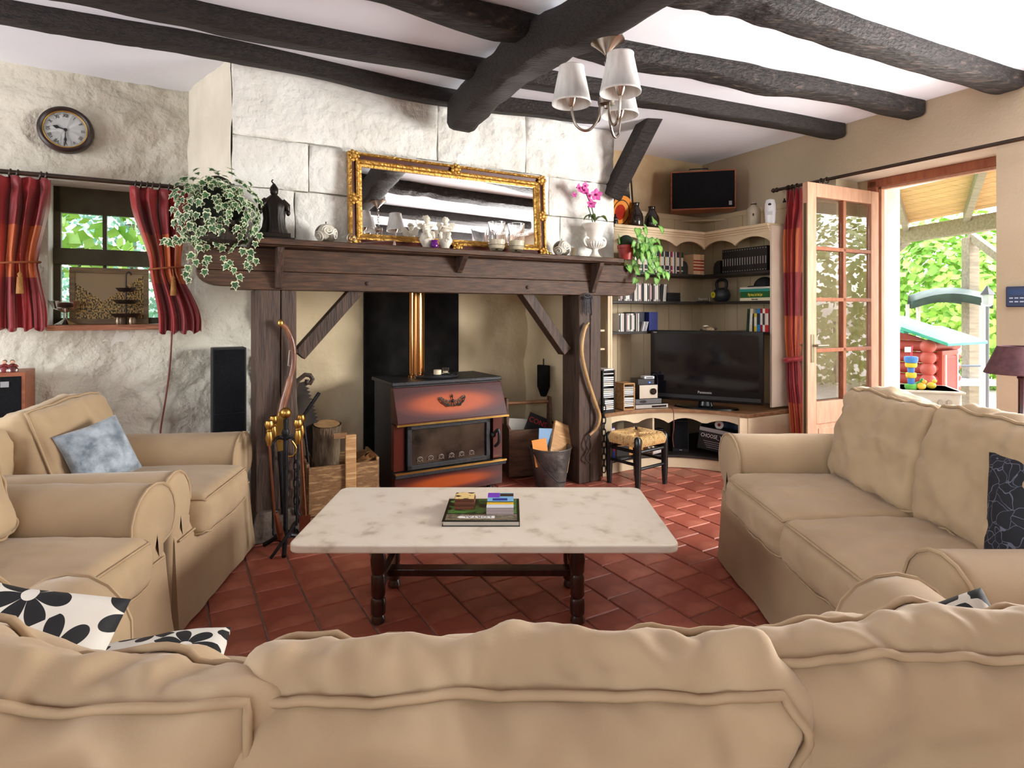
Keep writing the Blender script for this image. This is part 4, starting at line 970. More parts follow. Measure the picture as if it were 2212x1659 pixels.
for k, (u, nm) in enumerate(((10, 'small kneeling red-robed figurine with raised hands on the teak loudspeaker'), (27, 'small kneeling dark red figurine, nearer the case edge of the teak loudspeaker'))):
    g = fthing('figurine', nm, 'figurine', FF.a(u, S2+.06), S2+.06, zt2, .3*k)
    MB().lathe([(.024, 0), (.026, .012), (.017, .03), (.012, .042), (.005, .046)], 14).build('robe', flat(('6b1a1c', '4c1216')[k], .5), g, True)
    MB().ball(.0095, (0, -.003, .053)).build('head', flat('c99b82', .5), g, True)
    MB().ball(.0105, (0, .003, .056), sc=(1, 1, .9)).build('hair', flat('22130f', .6), g, True)
    q = MB(); q.tube([(-.013, -.004, .038), (-.02, -.014, .03), (-.006, -.018, .035)], .004, 6); q.tube([(.013, -.004, .038), (.02, -.014, .03), (.006, -.018, .035)], .004, 6); q.build('arms', flat('7a2a26', .5), g, True)
    for s in (-1, 1): MB().ball(.009, (s*.012, -.014, .009)).build('bead', flat('e6dcd2', .3), g, True)
cbp = lambda u, v: FF.w(FF.a(u, BW-.03), BW-.045, FF.z(u, v, BW-.03))
tag(MB().tube(bez([cbp(372, 700), cbp(370, 745), cbp(366, 800), cbp(358, 860), cbp(347, 930), cbp(343, 1010)], 6), .006, 6).build('wall_cable', flat('6e2f27', .6), None, True), 'thin red-brown cable running down the wall below the curtain', 'cable')
# ================================================================ things on the mantel shelf (top at zs)
MBd = .02      # usual depth on the shelf
def shelf_at(u, b=MBd): return FF.a(u, b)
# ---- mirror
MrB = .095
mr0, mr1 = FF.a(753, MrB), FF.a(1178, MrB); mrz0 = zs; mrz1 = FF.z(960, 352, MrB)
mw, mh = mr1-mr0, mrz1-mrz0
mir = fthing('mirror', 'wide mirror in an ornate gilt and dark red frame on the mantel', 'mirror', (mr0+mr1)/2, MrB, zs)
TL = Matrix.Rotation(math.radians(-3.0), 4, 'X')
m_gilt = mat('gilt_frame', 'a8782f', 'd6a85a', rough=.35, metal=.75, scale=30, bump=.5, bscale=60)
m_redl = mat('frame_red', '3a120e', '551d14', rough=.4, scale=9)
hw_ = mw/2
def frame_side(prof, m, nm):
    cs = [(-hw_, 0), (hw_, 0), (hw_, mh), (-hw_, mh)]
    for k in range(4):
        mb = MB(); (x0, z0), (x1, z1) = cs[k], cs[(k+1) % 4]
        dx, dz = (1 if x1 > x0 else -1 if x1 < x0 else 0), (1 if z1 > z0 else -1 if z1 < z0 else 0); nx, nz_ = -dz, dx
        ring = []
        for (i, y) in prof:
            mb.v.append((x0+nx*i+dx*i, y, z0+nz_*i+dz*i)); mb.v.append((x1+nx*i-dx*i, y, z1+nz_*i-dz*i))
        n = len(prof)
        for j in range(n): mb.f.append((2*j, 2*j+1, 2*((j+1) % n)+1, 2*((j+1) % n)))
        mb.f.append(tuple(2*j for j in range(n))); mb.f.append(tuple(2*j+1 for j in range(n)))
        mb.build(nm, m, mir, M=TL)
frame_side([(0, .02), (0, -.018), (.006, -.028), (.018, -.03), (.022, -.022), (.022, .02)], m_gilt, 'outer_moulding')
frame_side([(.022, .02), (.022, -.016), (.045, -.012), (.045, .02)], m_redl, 'cove')
frame_side([(.045, .02), (.045, -.022), (.055, -.026), (.065, -.02), (.072, -.008), (.085, -.004), (.085, .02)], m_gilt, 'inner_moulding')
MB().box(-hw_+.08, hw_-.08, .004, .012, .08, mh-.08).build('glass', mat('mirror_silver', 'f2f2f2', rough=.015, metal=1), mir, M=TL)
for (x, z) in ((-hw_, 0), (hw_, 0), (-hw_, mh), (hw_, mh), (0, mh), (0, 0), (-hw_, mh/2), (hw_, mh/2)):
    q = MB(); sx_ = -1 if x > 0 else 1; sz_ = -1 if z > mh*.6 else 1; cx_ = x+sx_*.03*(x != 0); cz_2 = z+sz_*.03*(z not in (mh/2,))
    for k in range(7):
        t = k/7*2*PI; q.ball(.013, (cx_+.026*math.cos(t), -.03, cz_2+.026*math.sin(t)), 8, 5, (1, .6, 1))
    q.ball(.02, (cx_, -.034, cz_2), 10, 6, (1, .5, 1)); q.build('carved_ornament', m_gilt, mir, True, M=TL)
# ---- monk statue
m_brz = mat('black_bronze', '16120f', '2a241f', rough=.35, metal=.5, scale=9)
sb_ = .03
mo = fthing('monk_statue', 'black bronze robed statue with spread cloak on a stepped base', 'statue', FF.a(592, sb_), sb_, zs)
hs_t = FF.z(592, 388, sb_)-zs
MB().box(-.105, .105, -.055, .055, 0, .02).build('base', m_brz, mo, bev=.003); MB().box(-.085, .085, -.045, .045, .02, .045).build('plinth', m_brz, mo, bev=.003)
q = MB(); N = 40; lv = [(.045, .075, .04), (.09, .06, .038), (.16, .055, .035), (.24, .062, .036), (.285, .07, .034), (.30, .055, .03), (.33, .03, .025), (.345, .018, .018)]
k_ = (hs_t-.06)/.40
for z, rx, ry in lv:
    for i in range(N):
        t = 2*PI*i/N; f_ = 1+.10*math.sin(t*9+z*6)*(1-z*2); q.v.append((rx*math.cos(t)*f_, ry*math.sin(t)*f_, .045+(z-.045)*k_))
for j in range(len(lv)-1):
    for i in range(N): q.f.append((j*N+i, j*N+(i+1) % N, (j+1)*N+(i+1) % N, (j+1)*N+i))
q.f.append(tuple((len(lv)-1)*N+i for i in range(N))); q.build('robe', m_brz, mo, True)
for s in (-1, 1):
    mb = MB(); mb.tube([(s*.04, -.005, .045+.25*k_), (s*.068, -.01, .045+.215*k_), (s*.072, -.012, .045+.18*k_)], [.022, .02, .012], 10); a_ = mb.build('sleeve', m_brz, mo, True)
    MB().ball(.012, (s*.073, -.012, .045+.165*k_), sc=(1, 1, 1.5)).build('hand', m_brz, a_, True)
MB().ball(.022, (0, -.004, .045+.325*k_), sc=(1, 1, 1.2)).build('head', m_brz, mo, True)
MB().lathe([(.024, 0), (.022, .014), (.012, .03), (.004, .04)], 14, T(0, 0, .045+.335*k_)).build('hat', m_brz, mo, True)
MB().tube(bez([(0, 0, .045+.37*k_), (-.006, 0, .045+.395*k_), (-.012, 0, .045+.405*k_), (-.006, 0, .045+.42*k_)], 4), .004, 6).build('hook', m_brz, mo, True)
# ---- marbled balls
m_ball = mat('carved_ivory', 'd9d2c1', '5b5347', rough=.4, scale=14, bump=.9, bscale=14, lo=.47, hi=.53, detail=1)
def ball(label, u, v0, v1, b):
    r = (FF.z(u, v0, b)-FF.z(u, v1, b))/2
    o = fthing('carved_ball', label, 'ornament', FF.a(u, b), b, zs, 0, 'carved balls on the mantel')
    g = MB(); g.ball(r, (0, 0, r*.98), 32, 20, (1, 1, .93)); g.build('sphere', m_ball, o, True); g = MB()
    for k in range(3):
        c0_ = Vector((math.sin(k*2.1)*.7, -abs(math.cos(k*2.1))*.8, .2-k*.25)).normalized()
        x_ = c0_.cross(Vector((0, 0, 1))).normalized(); y_ = c0_.cross(x_); pts = []
        for i in range(30):
            t = i/29*4*PI; rr = .12+.5*i/29; d = (c0_+(x_*math.cos(t)+y_*math.sin(t))*rr).normalized(); pts.append(d*r*1.0*1+Vector((0, 0, r*.98)))
        g.tube(pts, .004, 6)
    g.build('scroll_relief', flat('e9e4d8', .4), o, True)
    MB().tube([(0, 0, r*1.88), (0, 0, r*1.88+.014)], .003, 6).build('stalk', m_brz, o); return o
ball('ivory scroll-carved ball between the black statue and the mirror', 704, 478, 524, 0.03); ball('ivory scroll-carved ball between the mirror and the white urn', 1213, 518, 556, 0.03)
# ---- candle snuffer
sn = fthing('candle_snuffer', 'silver candle snuffer with a coiled handle in front of the mirror', 'snuffer', FF.a(760, -.05), -.05, zs)
L_ = FF.a(852, -.05)-FF.a(760, -.05)
q = MB(); q.tube([(.004*i**.5*0+(.006+.0012*i)*math.cos(i*.5), 0, .036+(.006+.0012*i)*math.sin(i*.5)) for i in range(24)]+[(.03, -.0, .006), (L_*.5, 0, .02), (L_, 0, .036)], .0028, 6); q.build('handle', flat('c9b8b0', .25, .9), sn, True)
MB().lathe([(.011, 0), (.010, .012), (.004, .034), (.0001, .036)], 14, T(L_, 0, .001)).build('cone', flat('c9b8b0', .25, .9), sn, True)
# ---- cherubs
m_bisq = mat('white_bisque', 'e9e4d8', 'cfc7b6', rough=.6, scale=30)
def cherub(label, u, b, flip):
    ht = .215
    t = fthing('cherub', label, 'figurine', FF.a(u, b), b, zs, .5*flip, 'white cherub figurines')
    g = MB(); g.lathe([(.034, 0), (.034, .006), (.022, .012), (.028, .022), (.04, .045), (.041, .07), (.03, .095), (.02, .10)], 20); g.build('globe_base', m_bisq, t, True)
    g = MB()
    for k in range(4):
        a = k*PI/2+.4; g.tube([(.041*math.cos(a)+.014*math.cos(i*.6)*(1-i/16)*-math.sin(a), .041*math.sin(a)+.014*math.cos(i*.6)*(1-i/16)*math.cos(a), .055+.014*math.sin(i*.6)*(1-i/16)) for i in range(14)], .003, 5)
    g.build('scrolls', m_bisq, t, True)
    g = MB(); g.ball(.027, (0, 0, .118), 14, 9, (1, .85, 1.15)); g.ball(.02, (0, -.004, .145), 14, 9, (1.1, .85, 1))
    for s in (-1, 1):
        g.tube(bez([(s*.018, -.005, .10), (s*.028, -.03, .098), (s*.024, -.038, .075), (s*.022, -.044, .062)], 4), [.013]*5+[.011]*4+[.008]*4, 8)
        g.tube(bez([(s*.022, -.004, .15), (s*.034, -.012, .135), (s*.022*(-1 if s == flip else 1)*-1, -.03, .148)], 4), [.009]*5+[.007]*4, 8)
    g.tube([(0, 0, .15), (0, -.002, .168)], .010, 8); g.ball(.02, (0, -.004, .183), 14, 10, (1, 1.05, 1.12)); g.ball(.0045, (0, -.025, .181))
    g.build('body', m_bisq, t, True)
    g = MB()
    for k in range(16): g.ball(.0075, (.018*math.cos(k*2.4)*(1-k/26), .006+.014*math.sin(k*2.4), .19+.013*k/16), 7, 5)
    g.build('curls', m_bisq, t, True)
    for s in (-1, 1):
        w_ = MB(); P_ = [(s*.008, .018, .145), (s*.03, .026, .175), (s*.055, .03, .178), (s*.062, .03, .16), (s*.05, .028, .14), (s*.052, .028, .125), (s*.035, .024, .118), (s*.012, .018, .125)]
        w_.v = [Vector(p) for p in P_]+[Vector(p)+Vector((0, .006, 0)) for p in P_]; n = len(P_); w_.f = [tuple(range(n)), tuple(range(n, 2*n))]+[(i, (i+1) % n, n+(i+1) % n, n+i) for i in range(n)]; w_.build('wing', m_bisq, t, bev=.0015)
    return t
cherub('white winged cherub figurine beside the purple votive, nearer the black statue', 921, -.03, 1); cherub('white winged cherub figurine beside the purple votive, nearer the candle glasses', 962, -.03, -1)
vt = fthing('votive_holder', 'small purple glass votive holder between two white cherubs', 'candle holder', FF.a(938, -.075), -.08, zs)
MB().lathe([(.018, 0), (.024, .012), (.022, .03), (.017, .04), (.021, .05), (.019, .05), (.015, .04), (.018, .012), (.0001, .006)], 20).build('glass', mat('purple_glass', '8a2fa8', rough=.08, trans=.6, ior=1.4), vt, True)
# ---- hurricane glasses
def hurricane(label, u, b, hgt):
    t = fthing('hurricane_glass', label, 'candle glass', FF.a(u, b), b, zs, 0, 'hurricane candle glasses'); r = .062
    MB().lathe([(.045, 0), (.047, .004), (.035, .012), (.045, .022), (r*.95, .05), (r, .09), (r*.86, hgt*.75), (r*.97, hgt), (r*.94, hgt), (r*.82, hgt*.75), (r*.95, .09), (r*.9, .052), (.0001, .026)], 32).build('glass', m_glass, t, True)
    MB().lathe([(.04, .03), (.052, .05), (.054, .085), (.05, .088), (.0001, .084)], 24).build('candle', m_wax, t, True)
    text('Welcome', .04, flat('f2f2f2', .4), t, T(.0, -r*.98, hgt*.62) @ RX90 @ Matrix.Rotation(.15, 4, 'Z'), sx=.75); return t
hurricane('glass hurricane with cream candle beside the cherubs', 1073, -.02, .205); hurricane('glass hurricane with cream candle beside the mirror edge', 1115, -.02, .205)
# ---- gold bird
gb = fthing('brass_snail', 'tiny brass animal ornament next to the carved ball', 'ornament', FF.a(1188, -.02), -.02, zs)
q = MB(); q.ball(.014, (0, 0, .013), 12, 8, (1.3, 1, .9)); q.build('shell', m_gold, gb, True); q = MB(); q.tube(bez([(-.014, 0, .01), (-.022, 0, .02), (-.02, 0, .036)], 4), [.005]*5+[.004]*4, 7); q.build('neck', m_gold, gb, True)
# ---- urn with orchid
ub = .03; ua = FF.a(1285, ub); uh = FF.z(1285, 484, ub)-zs
m_urn = mat('white_ceramic', 'f0ece4', 'ddd7cb', rough=.5, scale=10)
ur = fthing('garden_urn', 'white classical urn with two scroll handles on the mantel', 'urn', ua, ub, zs)
k_ = uh/.27
MB().lathe([(r*k_, z*k_) for r, z in ((.06, 0), (.06, .012), (.045, .02), (.03, .04), (.022, .062), (.026, .075), (.06, .09), (.078, .115), (.075, .13), (.06, .145), (.058, .17), (.066, .21), (.09, .25), (.103, .262), (.103, .27), (.09, .268), (.06, .22), (.0001, .21))], 36).build('body', m_urn, ur, True)
for i in range(24):
    t = i/24*2*PI; MB().tube([(c*math.cos(t)*k_, c*math.sin(t)*k_, z*k_) for c, z in ((.045, .084), (.072, .098), (.079, .115), (.075, .131))], .0045, 6).build('gadroon', m_urn, ur, True)
for s in (-1, 1):
    MB().tube(bez([(s*.06*k_, 0, .155*k_), (s*.085*k_, 0, .165*k_), (s*.105*k_, 0, .14*k_), (s*.092*k_, 0, .108*k_), (s*.07*k_, 0, .10*k_)], 5), .009, 8).build('handle', m_urn, ur, True)
orc = fthing('orchid', 'pink orchid with two stems growing in the white urn', 'plant', ua, ub, zs+uh)
def op(u, v): a, z = FF.az(u, v, ub); return Vector((a-ua, 0, z-zs-uh))
m_stem = flat('4b5a33', .6); m_pink = mat('orchid_pink', 'c2258a', 'e47dc0', rough=.5, scale=14); m_leafd = mat('orchid_leaf', '3a4a22', '55652f', rough=.35, scale=6)
MB().tube(bez([op(1286, 486), op(1280, 455), op(1272, 432), op(1262, 412), op(1245, 405)], 6), .004, 6).build('stem', m_stem, orc, True); MB().tube(bez([op(1282, 486), op(1275, 460), op(1270, 445)], 6), .004, 6).build('stem', m_stem, orc, True)
pt = MB(); 
for j in range(5):
    for i in range(5):
        u_, v_ = i/4-.5, j/4; pt.v.append((u_*math.sin(min(1, v_*1.05)*PI*.92+.1)*.9, -.25*v_*v_+.2*u_*u_, v_))
pt.sheet([], 5, 5); pt.f = [(j*5+i, j*5+i+1, (j+1)*5+i+1, (j+1)*5+i) for j in range(4) for i in range(4)]
pme = pt.mesh('petal'); pme.materials.append(m_pink)
for p_ in pme.polygons: p_.use_smooth = True
for (u, v, sc) in ((1268, 425, 1.1), (1284, 422, 1.15), (1258, 413, 1), (1247, 408, .9), (1260, 403, .8), (1274, 442, .9), (1237, 422, .5)):
    c = op(u, v); fl_ = bpy.data.objects.new('flower', None); COL.objects.link(fl_); fl_.parent = orc; fl_.location = c+Vector((0, -.02, 0)); fl_.rotation_euler = (R.uniform(-.4, .3), 0, R.uniform(-.6, .6))
    for k in range(5):
        o = bpy.data.objects.new('petal', pme); COL.objects.link(o); o.parent = fl_; o.scale = (.042*sc,)*3; o.rotation_euler = (0, k*2*PI/5, 0)
    MB().ball(.008*sc, (0, -.008, 0)).build('lip', flat('a01545', .5), fl_, True)
for (ang, L_) in ((.1, .13), (2.9, .09), (3.6, .1)):
    mb = MB(); pts = []
    for j in range(9):
        v_ = j/8
        for i in range(5): pts.append(((i/4-.5)*.05*math.sin(v_*PI*.9+.25), L_*v_, .02+.06*math.sin(v_*2.4)-.035*v_+.01*abs(i-2)/2))
    mb.sheet(pts, 5, 9); mb.build('leaf', m_leafd, orc, True, M=rotz(ang-PI/2), sol=.003, ang=180)
# ================================================================ trailing plants
def leaf_mesh(shape, m, m2=None):
    mb = MB()
    mb.v = [(x, y, .12*abs(x)+.05*math.sin(y*3)) for x, y in shape]; c = len(mb.v); mb.v.append((0, .45, 0)); n = len(shape)
    mb.f = [(i, (i+1) % n, c) for i in range(n)]
    if m2:
        inn = len(mb.v)
        for x, y in shape: mb.v.append((x*.72, .42+(y-.42)*.72, .12*abs(x)*.72+.05*math.sin(y*3)+.012))
        mb.v.append((0, .45, .015))
        k = len(mb.f); mb.f += [(inn+i, inn+(i+1) % n, inn+n) for i in range(n)]
    me = mb.mesh('leaf'); me.materials.append(m)
    if m2:
        me.materials.append(m2)
        for i in range(k, 2*k): me.polygons[i].material_index = 1
    return me
m_lw = mat('ivy_edge', 'd9dbc0', 'b9c79a', rough=.5, scale=30); m_lg = mat('ivy_green', '27482b', '40693c', rough=.45, scale=25, rand=.35)
m_pg = mat('pothos_green', '3f7a30', '5f9a40', rough=.4, scale=20, rand=.3); m_pg2 = mat('pothos_light', '6c9c48', '98bd6a', rough=.4, scale=20, rand=.2)
ivy_l = leaf_mesh([(0, 0), (.28, -.08), (.42, .18), (.28, .38), (.5, .62), (.2, .62), (0, 1.05), (-.2, .62), (-.5, .62), (-.28, .38), (-.42, .18), (-.28, -.08)], m_lw, m_lg)
pot_l = leaf_mesh([(0, 0), (.3, -.05), (.45, .2), (.38, .55), (.15, .88), (0, 1.08), (-.15, .88), (-.38, .55), (-.45, .2), (-.3, -.05)], m_pg, m_pg2)
def put_leaf(me, parent, p, n, s, roll, down=True):
    o = bpy.data.objects.new('leaf', me); COL.objects.link(o); o.parent = parent
    z = Vector(n).normalized(); y = Vector((R.uniform(-.5, .5), R.uniform(-.3, .3), -1 if down else 1)); y = (y-z*y.dot(z)).normalized(); x = y.cross(z)
    M = Matrix((x, y, z)).transposed().to_4x4(); M.translation = p; o.matrix_local = M @ rotz(roll) @ Matrix.Diagonal((s, s, s, 1)); return o
iv_b = -.02; ia = FF.a(470, iv_b); iz = zb1
iv = fthing('ivy', 'variegated ivy trailing from a dark basket at the end of the mantel', 'plant', ia, iv_b, iz)
MB().lathe([(.09, 0), (.13, .02), (.14, .12), (.135, .12), (.12, .03), (.0001, .02)], 24).build('basket', mat('dark_basket', '1d1611', '35281c', rough=.8, scale=40, bump=.8, bscale=70), iv, True)
MB().tube([(.13*math.cos(t/18*PI), 0, .10+.26*math.sin(t/18*PI)) for t in range(19)], .008, 7).build('basket_handle', flat('1d1611', .8), iv, True)
MB().ball(.135, (0, 0, .19), 16, 10, (1, .85, 1.05)).build('soil_mass', flat('11190f', .95), iv, True)
def ip_(u, v): a, z = FF.az(u, v, iv_b); return Vector((a-ia, 0, z-iz))
for k in range(225):
    th = R.uniform(0, 2*PI); ph = math.acos(R.uniform(-.95, 1)); d = Vector((math.sin(ph)*math.cos(th), -abs(math.sin(ph)*math.sin(th)) if k % 4 else math.sin(ph)*math.sin(th), math.cos(ph)))
    p = Vector((d.x*.205, d.y*.17, .18+d.z*.205))*R.uniform(.86, 1.08)+Vector((0, 0, .0))
    put_leaf(ivy_l, iv, p, d+Vector((R.uniform(-.4, .4), -.4+R.uniform(-.4, .4), R.uniform(-.2, .5))), R.uniform(.032, .055), R.uniform(-.5, .5))
tr = [[(430, 540), (415, 575), (410, 600)], [(470, 560), (495, 580), (508, 608)], [(520, 540), (540, 560), (530, 580)], [(400, 520), (378, 522), (365, 530)], [(545, 500), (552, 530)], [(450, 560), (440, 590)]]
for line in tr:
    pts = bez([ip_(u, v)+Vector((0, -.15, 0)) for u, v in line], 5); MB().tube(pts, .003, 5).build('tendril', flat('8c9a70', .6), iv, True)
    for p in pts[::2]: put_leaf(ivy_l, iv, p+Vector((R.uniform(-.02, .02), -.005, R.uniform(-.01, .01))), (R.uniform(-.4, .4), -1, .2), R.uniform(.035, .052), R.uniform(-.6, .6))
po_b = -.03; poa = FF.a(1352, po_b)
po = fthing('pothos', 'green trailing pothos in a red pot at the bookcase end of the mantel', 'plant', poa, po_b, zs)
MB().lathe([(.045, 0), (.06, .085), (.066, .087), (.066, .11), (.058, .11), (.05, .09), (.0001, .085)], 24).build('pot', flat('8f2a22', .4), po, True)
def pp_(u, v): a, z = FF.az(u, v, po_b); return Vector((a-poa, 0, z-zs))
MB().ball(.06, (0, 0, .13), 12, 8).build('soil_mass', flat('16240f', .9), po, True)
for k in range(70):
    u = R.gauss(1372, 19); v = R.gauss(535, 24); 
    if u < 1338 or (u < 1352 and v > 545): continue
    p = pp_(u, v)+Vector((0, R.uniform(-.12, .06), 0)); put_leaf(pot_l, po, p, (R.uniform(-.6, .6), -1, R.uniform(-.1, .7)), R.uniform(.05, .085), R.uniform(-.7, .7))
for line in ([(1365, 520), (1395, 545), (1402, 580), (1400, 605)], [(1375, 530), (1385, 565), (1380, 590)], [(1395, 560), (1412, 585), (1422, 590)]):
    pts = bez([pp_(u, v)+Vector((0, -.09, 0)) for u, v in line], 5); MB().tube(pts, .003, 5).build('vine', flat('7a8c4a', .6), po, True)
    for p in pts[2::2]: put_leaf(pot_l, po, p, (R.uniform(-.5, .5), -1, .2), R.uniform(.05, .075), R.uniform(-.6, .6))
# ================================================================ corner bookcase (world plan coordinates)
m_cream = mat('cream_paint', 'd9c6a5', 'cdb896', rough=.55, scale=4, bump=.08)
m_creaml = mat('cream_board', 'cdb998', 'bba684', rough=.6, scale=3, stretch=(1, 1, .4))
m_shelfd = mat('dark_shelf', '1c1815', '2e2722', rough=.5, scale=8)
m_ctop = mat('counter_wood', '7b5537', '96704c', rough=.45, scale=5, stretch=(1, 8, 8))
P1 = Vector((.817, 4.82, 0)); P2 = Vector((1.735, 5.365, 0)); P3 = Vector((2.065, 4.745, 0))       # front line of the upper shelves
ZC = 1.978
wd = RF.ea; wn_ = RF.eb
LBk = Frame(P1.x, P1.y, FF.ang); lenL = (P2-P1).length
RBk = Frame(P2.x, P2.y, RF.ang); lenR = (P3-P2).length
dL, dR = .31, .30
B1 = LBk.w(0, dL, 0)
def isect(p, d, q, e):
    den = d.x*e.y-d.y*e.x; t_ = ((q.x-p.x)*e.y-(q.y-p.y)*e.x)/den; return p+d*t_
B2 = isect(B1, LBk.ea, RBk.w(0, dR, 0), RBk.ea); B3 = RBk.w(lenR, dR, 0)
bc_ = thing('corner_bookcase', 'cream painted corner bookcase with scalloped cornice and dark shelves', 'bookcase', (0, 0, 0))
def lshape(off=0, inset=0):
    """plan outline of the L, pulled in at the front by off"""
    q1 = P1+LBk.eb*off; q3 = P3+RBk.eb*off; q2 = isect(q1, LBk.ea, q3, RBk.ea)
    return [q1, q2, q3, B3, B2, B1]
def lp2(z0, z1, nm, m, off=0, bev=.003):
    return MB().prism([(p.x, p.y) for p in lshape(off)], z0, z1).build(nm, m, bc_, bev=bev)
lp2(ZC-.025, ZC, 'top_board', m_cream, -.03); lp2(ZC-.042, ZC-.025, 'moulding', m_cream, -.018); lp2(ZC-.062, ZC-.042, 'moulding', m_cream, -.008)
Z1, Z2, Z3 = 1.60, 1.355, 1.10
for z in (Z1, Z2): lp2(z-.022, z, 'shelf', m_shelfd, .015)
MB().box(0, .50, .015, dL, Z3-.022, Z3, T(*P1) @ rotz(LBk.ang)).build('shelf', m_shelfd, bc_, bev=.002)
MB().box(lenR*.35, lenR, .015, dR, Z3-.022, Z3, T(*P2) @ rotz(RBk.ang)).build('shelf', m_shelfd, bc_, bev=.002)
# scalloped valance
def valance(fr, L, arcs, z1, drop, nm, y0=0, thick=.018, par=None, hh=.03):
    pts = [(0, z1), (L, z1)]; n = 40; low = []
    for i in range(n+1):
        x = L*i/n; ph = (x/L*arcs) % 1 if i < n else 1
        low.append((x, z1-hh-drop*(1-math.sin(PI*ph)**.7)))
    pts += low[::-1]
    MB().prism(pts, y0, y0+thick, T(*fr.o) @ rotz(fr.ang) @ MXZ).build(nm, m_cream, par or bc_)
valance(LBk, lenL, 3, ZC-.06, .06, 'valance'); valance(RBk, lenR, 2, ZC-.06, .06, 'valance')
# beadboard backs, each board a piece
ZL = .50
def boards(p, d, L, n, z0, z1, nm='back_board', t=.012):
    fr = Frame(p.x, p.y, math.atan2(d.y, d.x))
    for i in range(n): MB().box(L*i/n+.002, L*(i+1)/n-.002, -t, .004, z0, z1, T(*fr.o) @ rotz(fr.ang)).build(nm, m_creaml, bc_, bev=.002)
boards(B1, LBk.ea, (B2-B1).length, 9, ZL, ZC-.02); boards(B2, RBk.ea, (B3-B2).length, 7, ZL, ZC-.02)
MB().box(-.02, .0, 0, dL, ZL, ZC-.02, T(*P1) @ rotz(LBk.ang)).build('side_panel', m_cream, bc_, bev=.002)
MB().box(lenR, lenR+.02, -.0, dR, ZL, ZC-.02, T(*P2) @ rotz(RBk.ang)).build('side_panel', mat('cream_side', 'd6c4b0', 'cbb8a3', rough=.55, scale=3), bc_, bev=.002)
# gallery above the cornice
G1, G2, G3 = B1-LBk.eb*.03, B2-(LBk.eb+RBk.eb)*.02, B3-RBk.eb*.03
ZG = 2.17
for p, q, n in ((G1, G2, 7), (G2, G3, 6)):
    L = (q-p).length; fr = Frame(p.x, p.y, math.atan2((q-p).y, (q-p).x))
    for i in range(n): MB().box(L*i/n+.002, L*(i+1)/n-.002, -.014, 0, ZC, ZG-.04, T(*fr.o) @ rotz(fr.ang)).build('gallery_board', m_cream, bc_, bev=.002)
    MB().box(0, L, -.022, .002, ZG-.045, ZG, T(*fr.o) @ rotz(fr.ang)).build('gallery_rail', m_cream, bc_, bev=.003)
cA, cB = G2-(G2-G1).normalized()*.30, G2+(G3-G2).normalized()*.30
MB().prism([(cA.x, cA.y), (cB.x, cB.y), (G2.x, G2.y)], ZG-.06, ZG-.045).build('corner_shelf', m_cream, bc_)
# whatnot end by the post: thin upright and small brackets
e_ = Frame(*P1.xy, LBk.ang)
MB().box(-.30, -.02, .26, .28, ZL, ZC-.4, T(*P1) @ rotz(LBk.ang)).build('end_back', m_cream, bc_)
MB().box(-.055, -.03, -.01, .02, ZL, ZC-.33, T(*P1) @ rotz(LBk.ang)).build('end_upright', m_cream, bc_, bev=.003)
wz_ = [1.12, .97]
for z in wz_: MB().box(-.25, -.06, .02, .26, z-.016, z, T(*P1) @ rotz(LBk.ang)).build('end_shelf', m_cream, bc_, bev=.002)
# ---------------------------------------------------------------- lower unit with concave front
lu = thing('tv_cabinet', 'low cream corner cabinet with concave scalloped front under the television', 'cabinet', (0, 0, 0))
Lf = Vector((.707, 4.55, 0)); Rf = Vector((1.80, 4.53, 0)); Rb = Rf+wn_*.60
mid = Vector((1.27, 4.80, 0))
def arc_pts(n=18, off=0):
    out = []
    for i in range(n+1):
        t_ = i/n; p = Lf*(1-t_)**2+2*t_*(1-t_)*(mid*2-(Lf+Rf)*.5)+Rf*t_*t_; p = p+Vector((0, off, 0)); out.append(p)
    return out
bkL = LBk.w(-.12, dL-.02, 0); bkC = B2+Vector((-.02, -.02, 0))
ZT = .48
def lower(z0, z1, nm, m, off=0, bev=.003):
    poly = arc_pts(18, off)+[Rb, bkC, bkL]; MB().prism([(p.x, p.y) for p in poly], z0, z1).build(nm, m, lu, bev=bev)
lower(ZT-.028, ZT, 'counter', m_ctop, -.012); lower(.085, .105, 'bottom_shelf', m_shelfd, .0); 
AP = arc_pts(30, .012); 
def arc_band(z0f, z1, nm, th=.018):
    mb = MB(); n = len(AP)
    for i, p in enumerate(AP):
        d = (AP[min(i+1, n-1)]-AP[max(i-1, 0)]).normalized(); nn = Vector((-d.y, d.x, 0)); t_ = i/(n-1)
        for q in (p, p+nn*th):
            mb.v.append((q.x, q.y, z0f(t_))); mb.v.append((q.x, q.y, z1))
    for i in range(n-1):
        a, b = i*4, (i+1)*4
        mb.f += [(a, b, b+1, a+1), (a+2, a+3, b+3, b+2), (a, a+2, b+2, b), (a+1, b+1, b+3, a+3)]
    mb.f += [(0, 1, 3, 2), ((n-1)*4, (n-1)*4+2, (n-1)*4+3, (n-1)*4+1)]
    mb.build(nm, m_cream, lu, True, ang=30)
arc_band(lambda t: ZT-.075-.045*(1-abs(math.sin(PI*4*t))**.8), ZT-.028, 'valance'); arc_band(lambda t: .003, .085, 'plinth')
for p, nm in ((Lf, 'corner_post'), (Rf, 'corner_post')): MB().box(-.03, .03, -.0, .03, 0, ZT-.03, T(p.x+(.03 if p is Lf else -.03), p.y, 0)).build(nm, m_cream, lu, bev=.003)
MB().bar(Rf+Vector((0, 0, ZT/2-.015)), Rb+Vector((0, 0, ZT/2-.015)), .018, ZT-.03).build('side_panel', m_cream, lu)
MB().bar(Lf+Vector((0, 0, ZT/2-.015)), bkL+Vector((0, 0, ZT/2-.015)), .018, ZT-.03).build('side_panel', m_cream, lu)
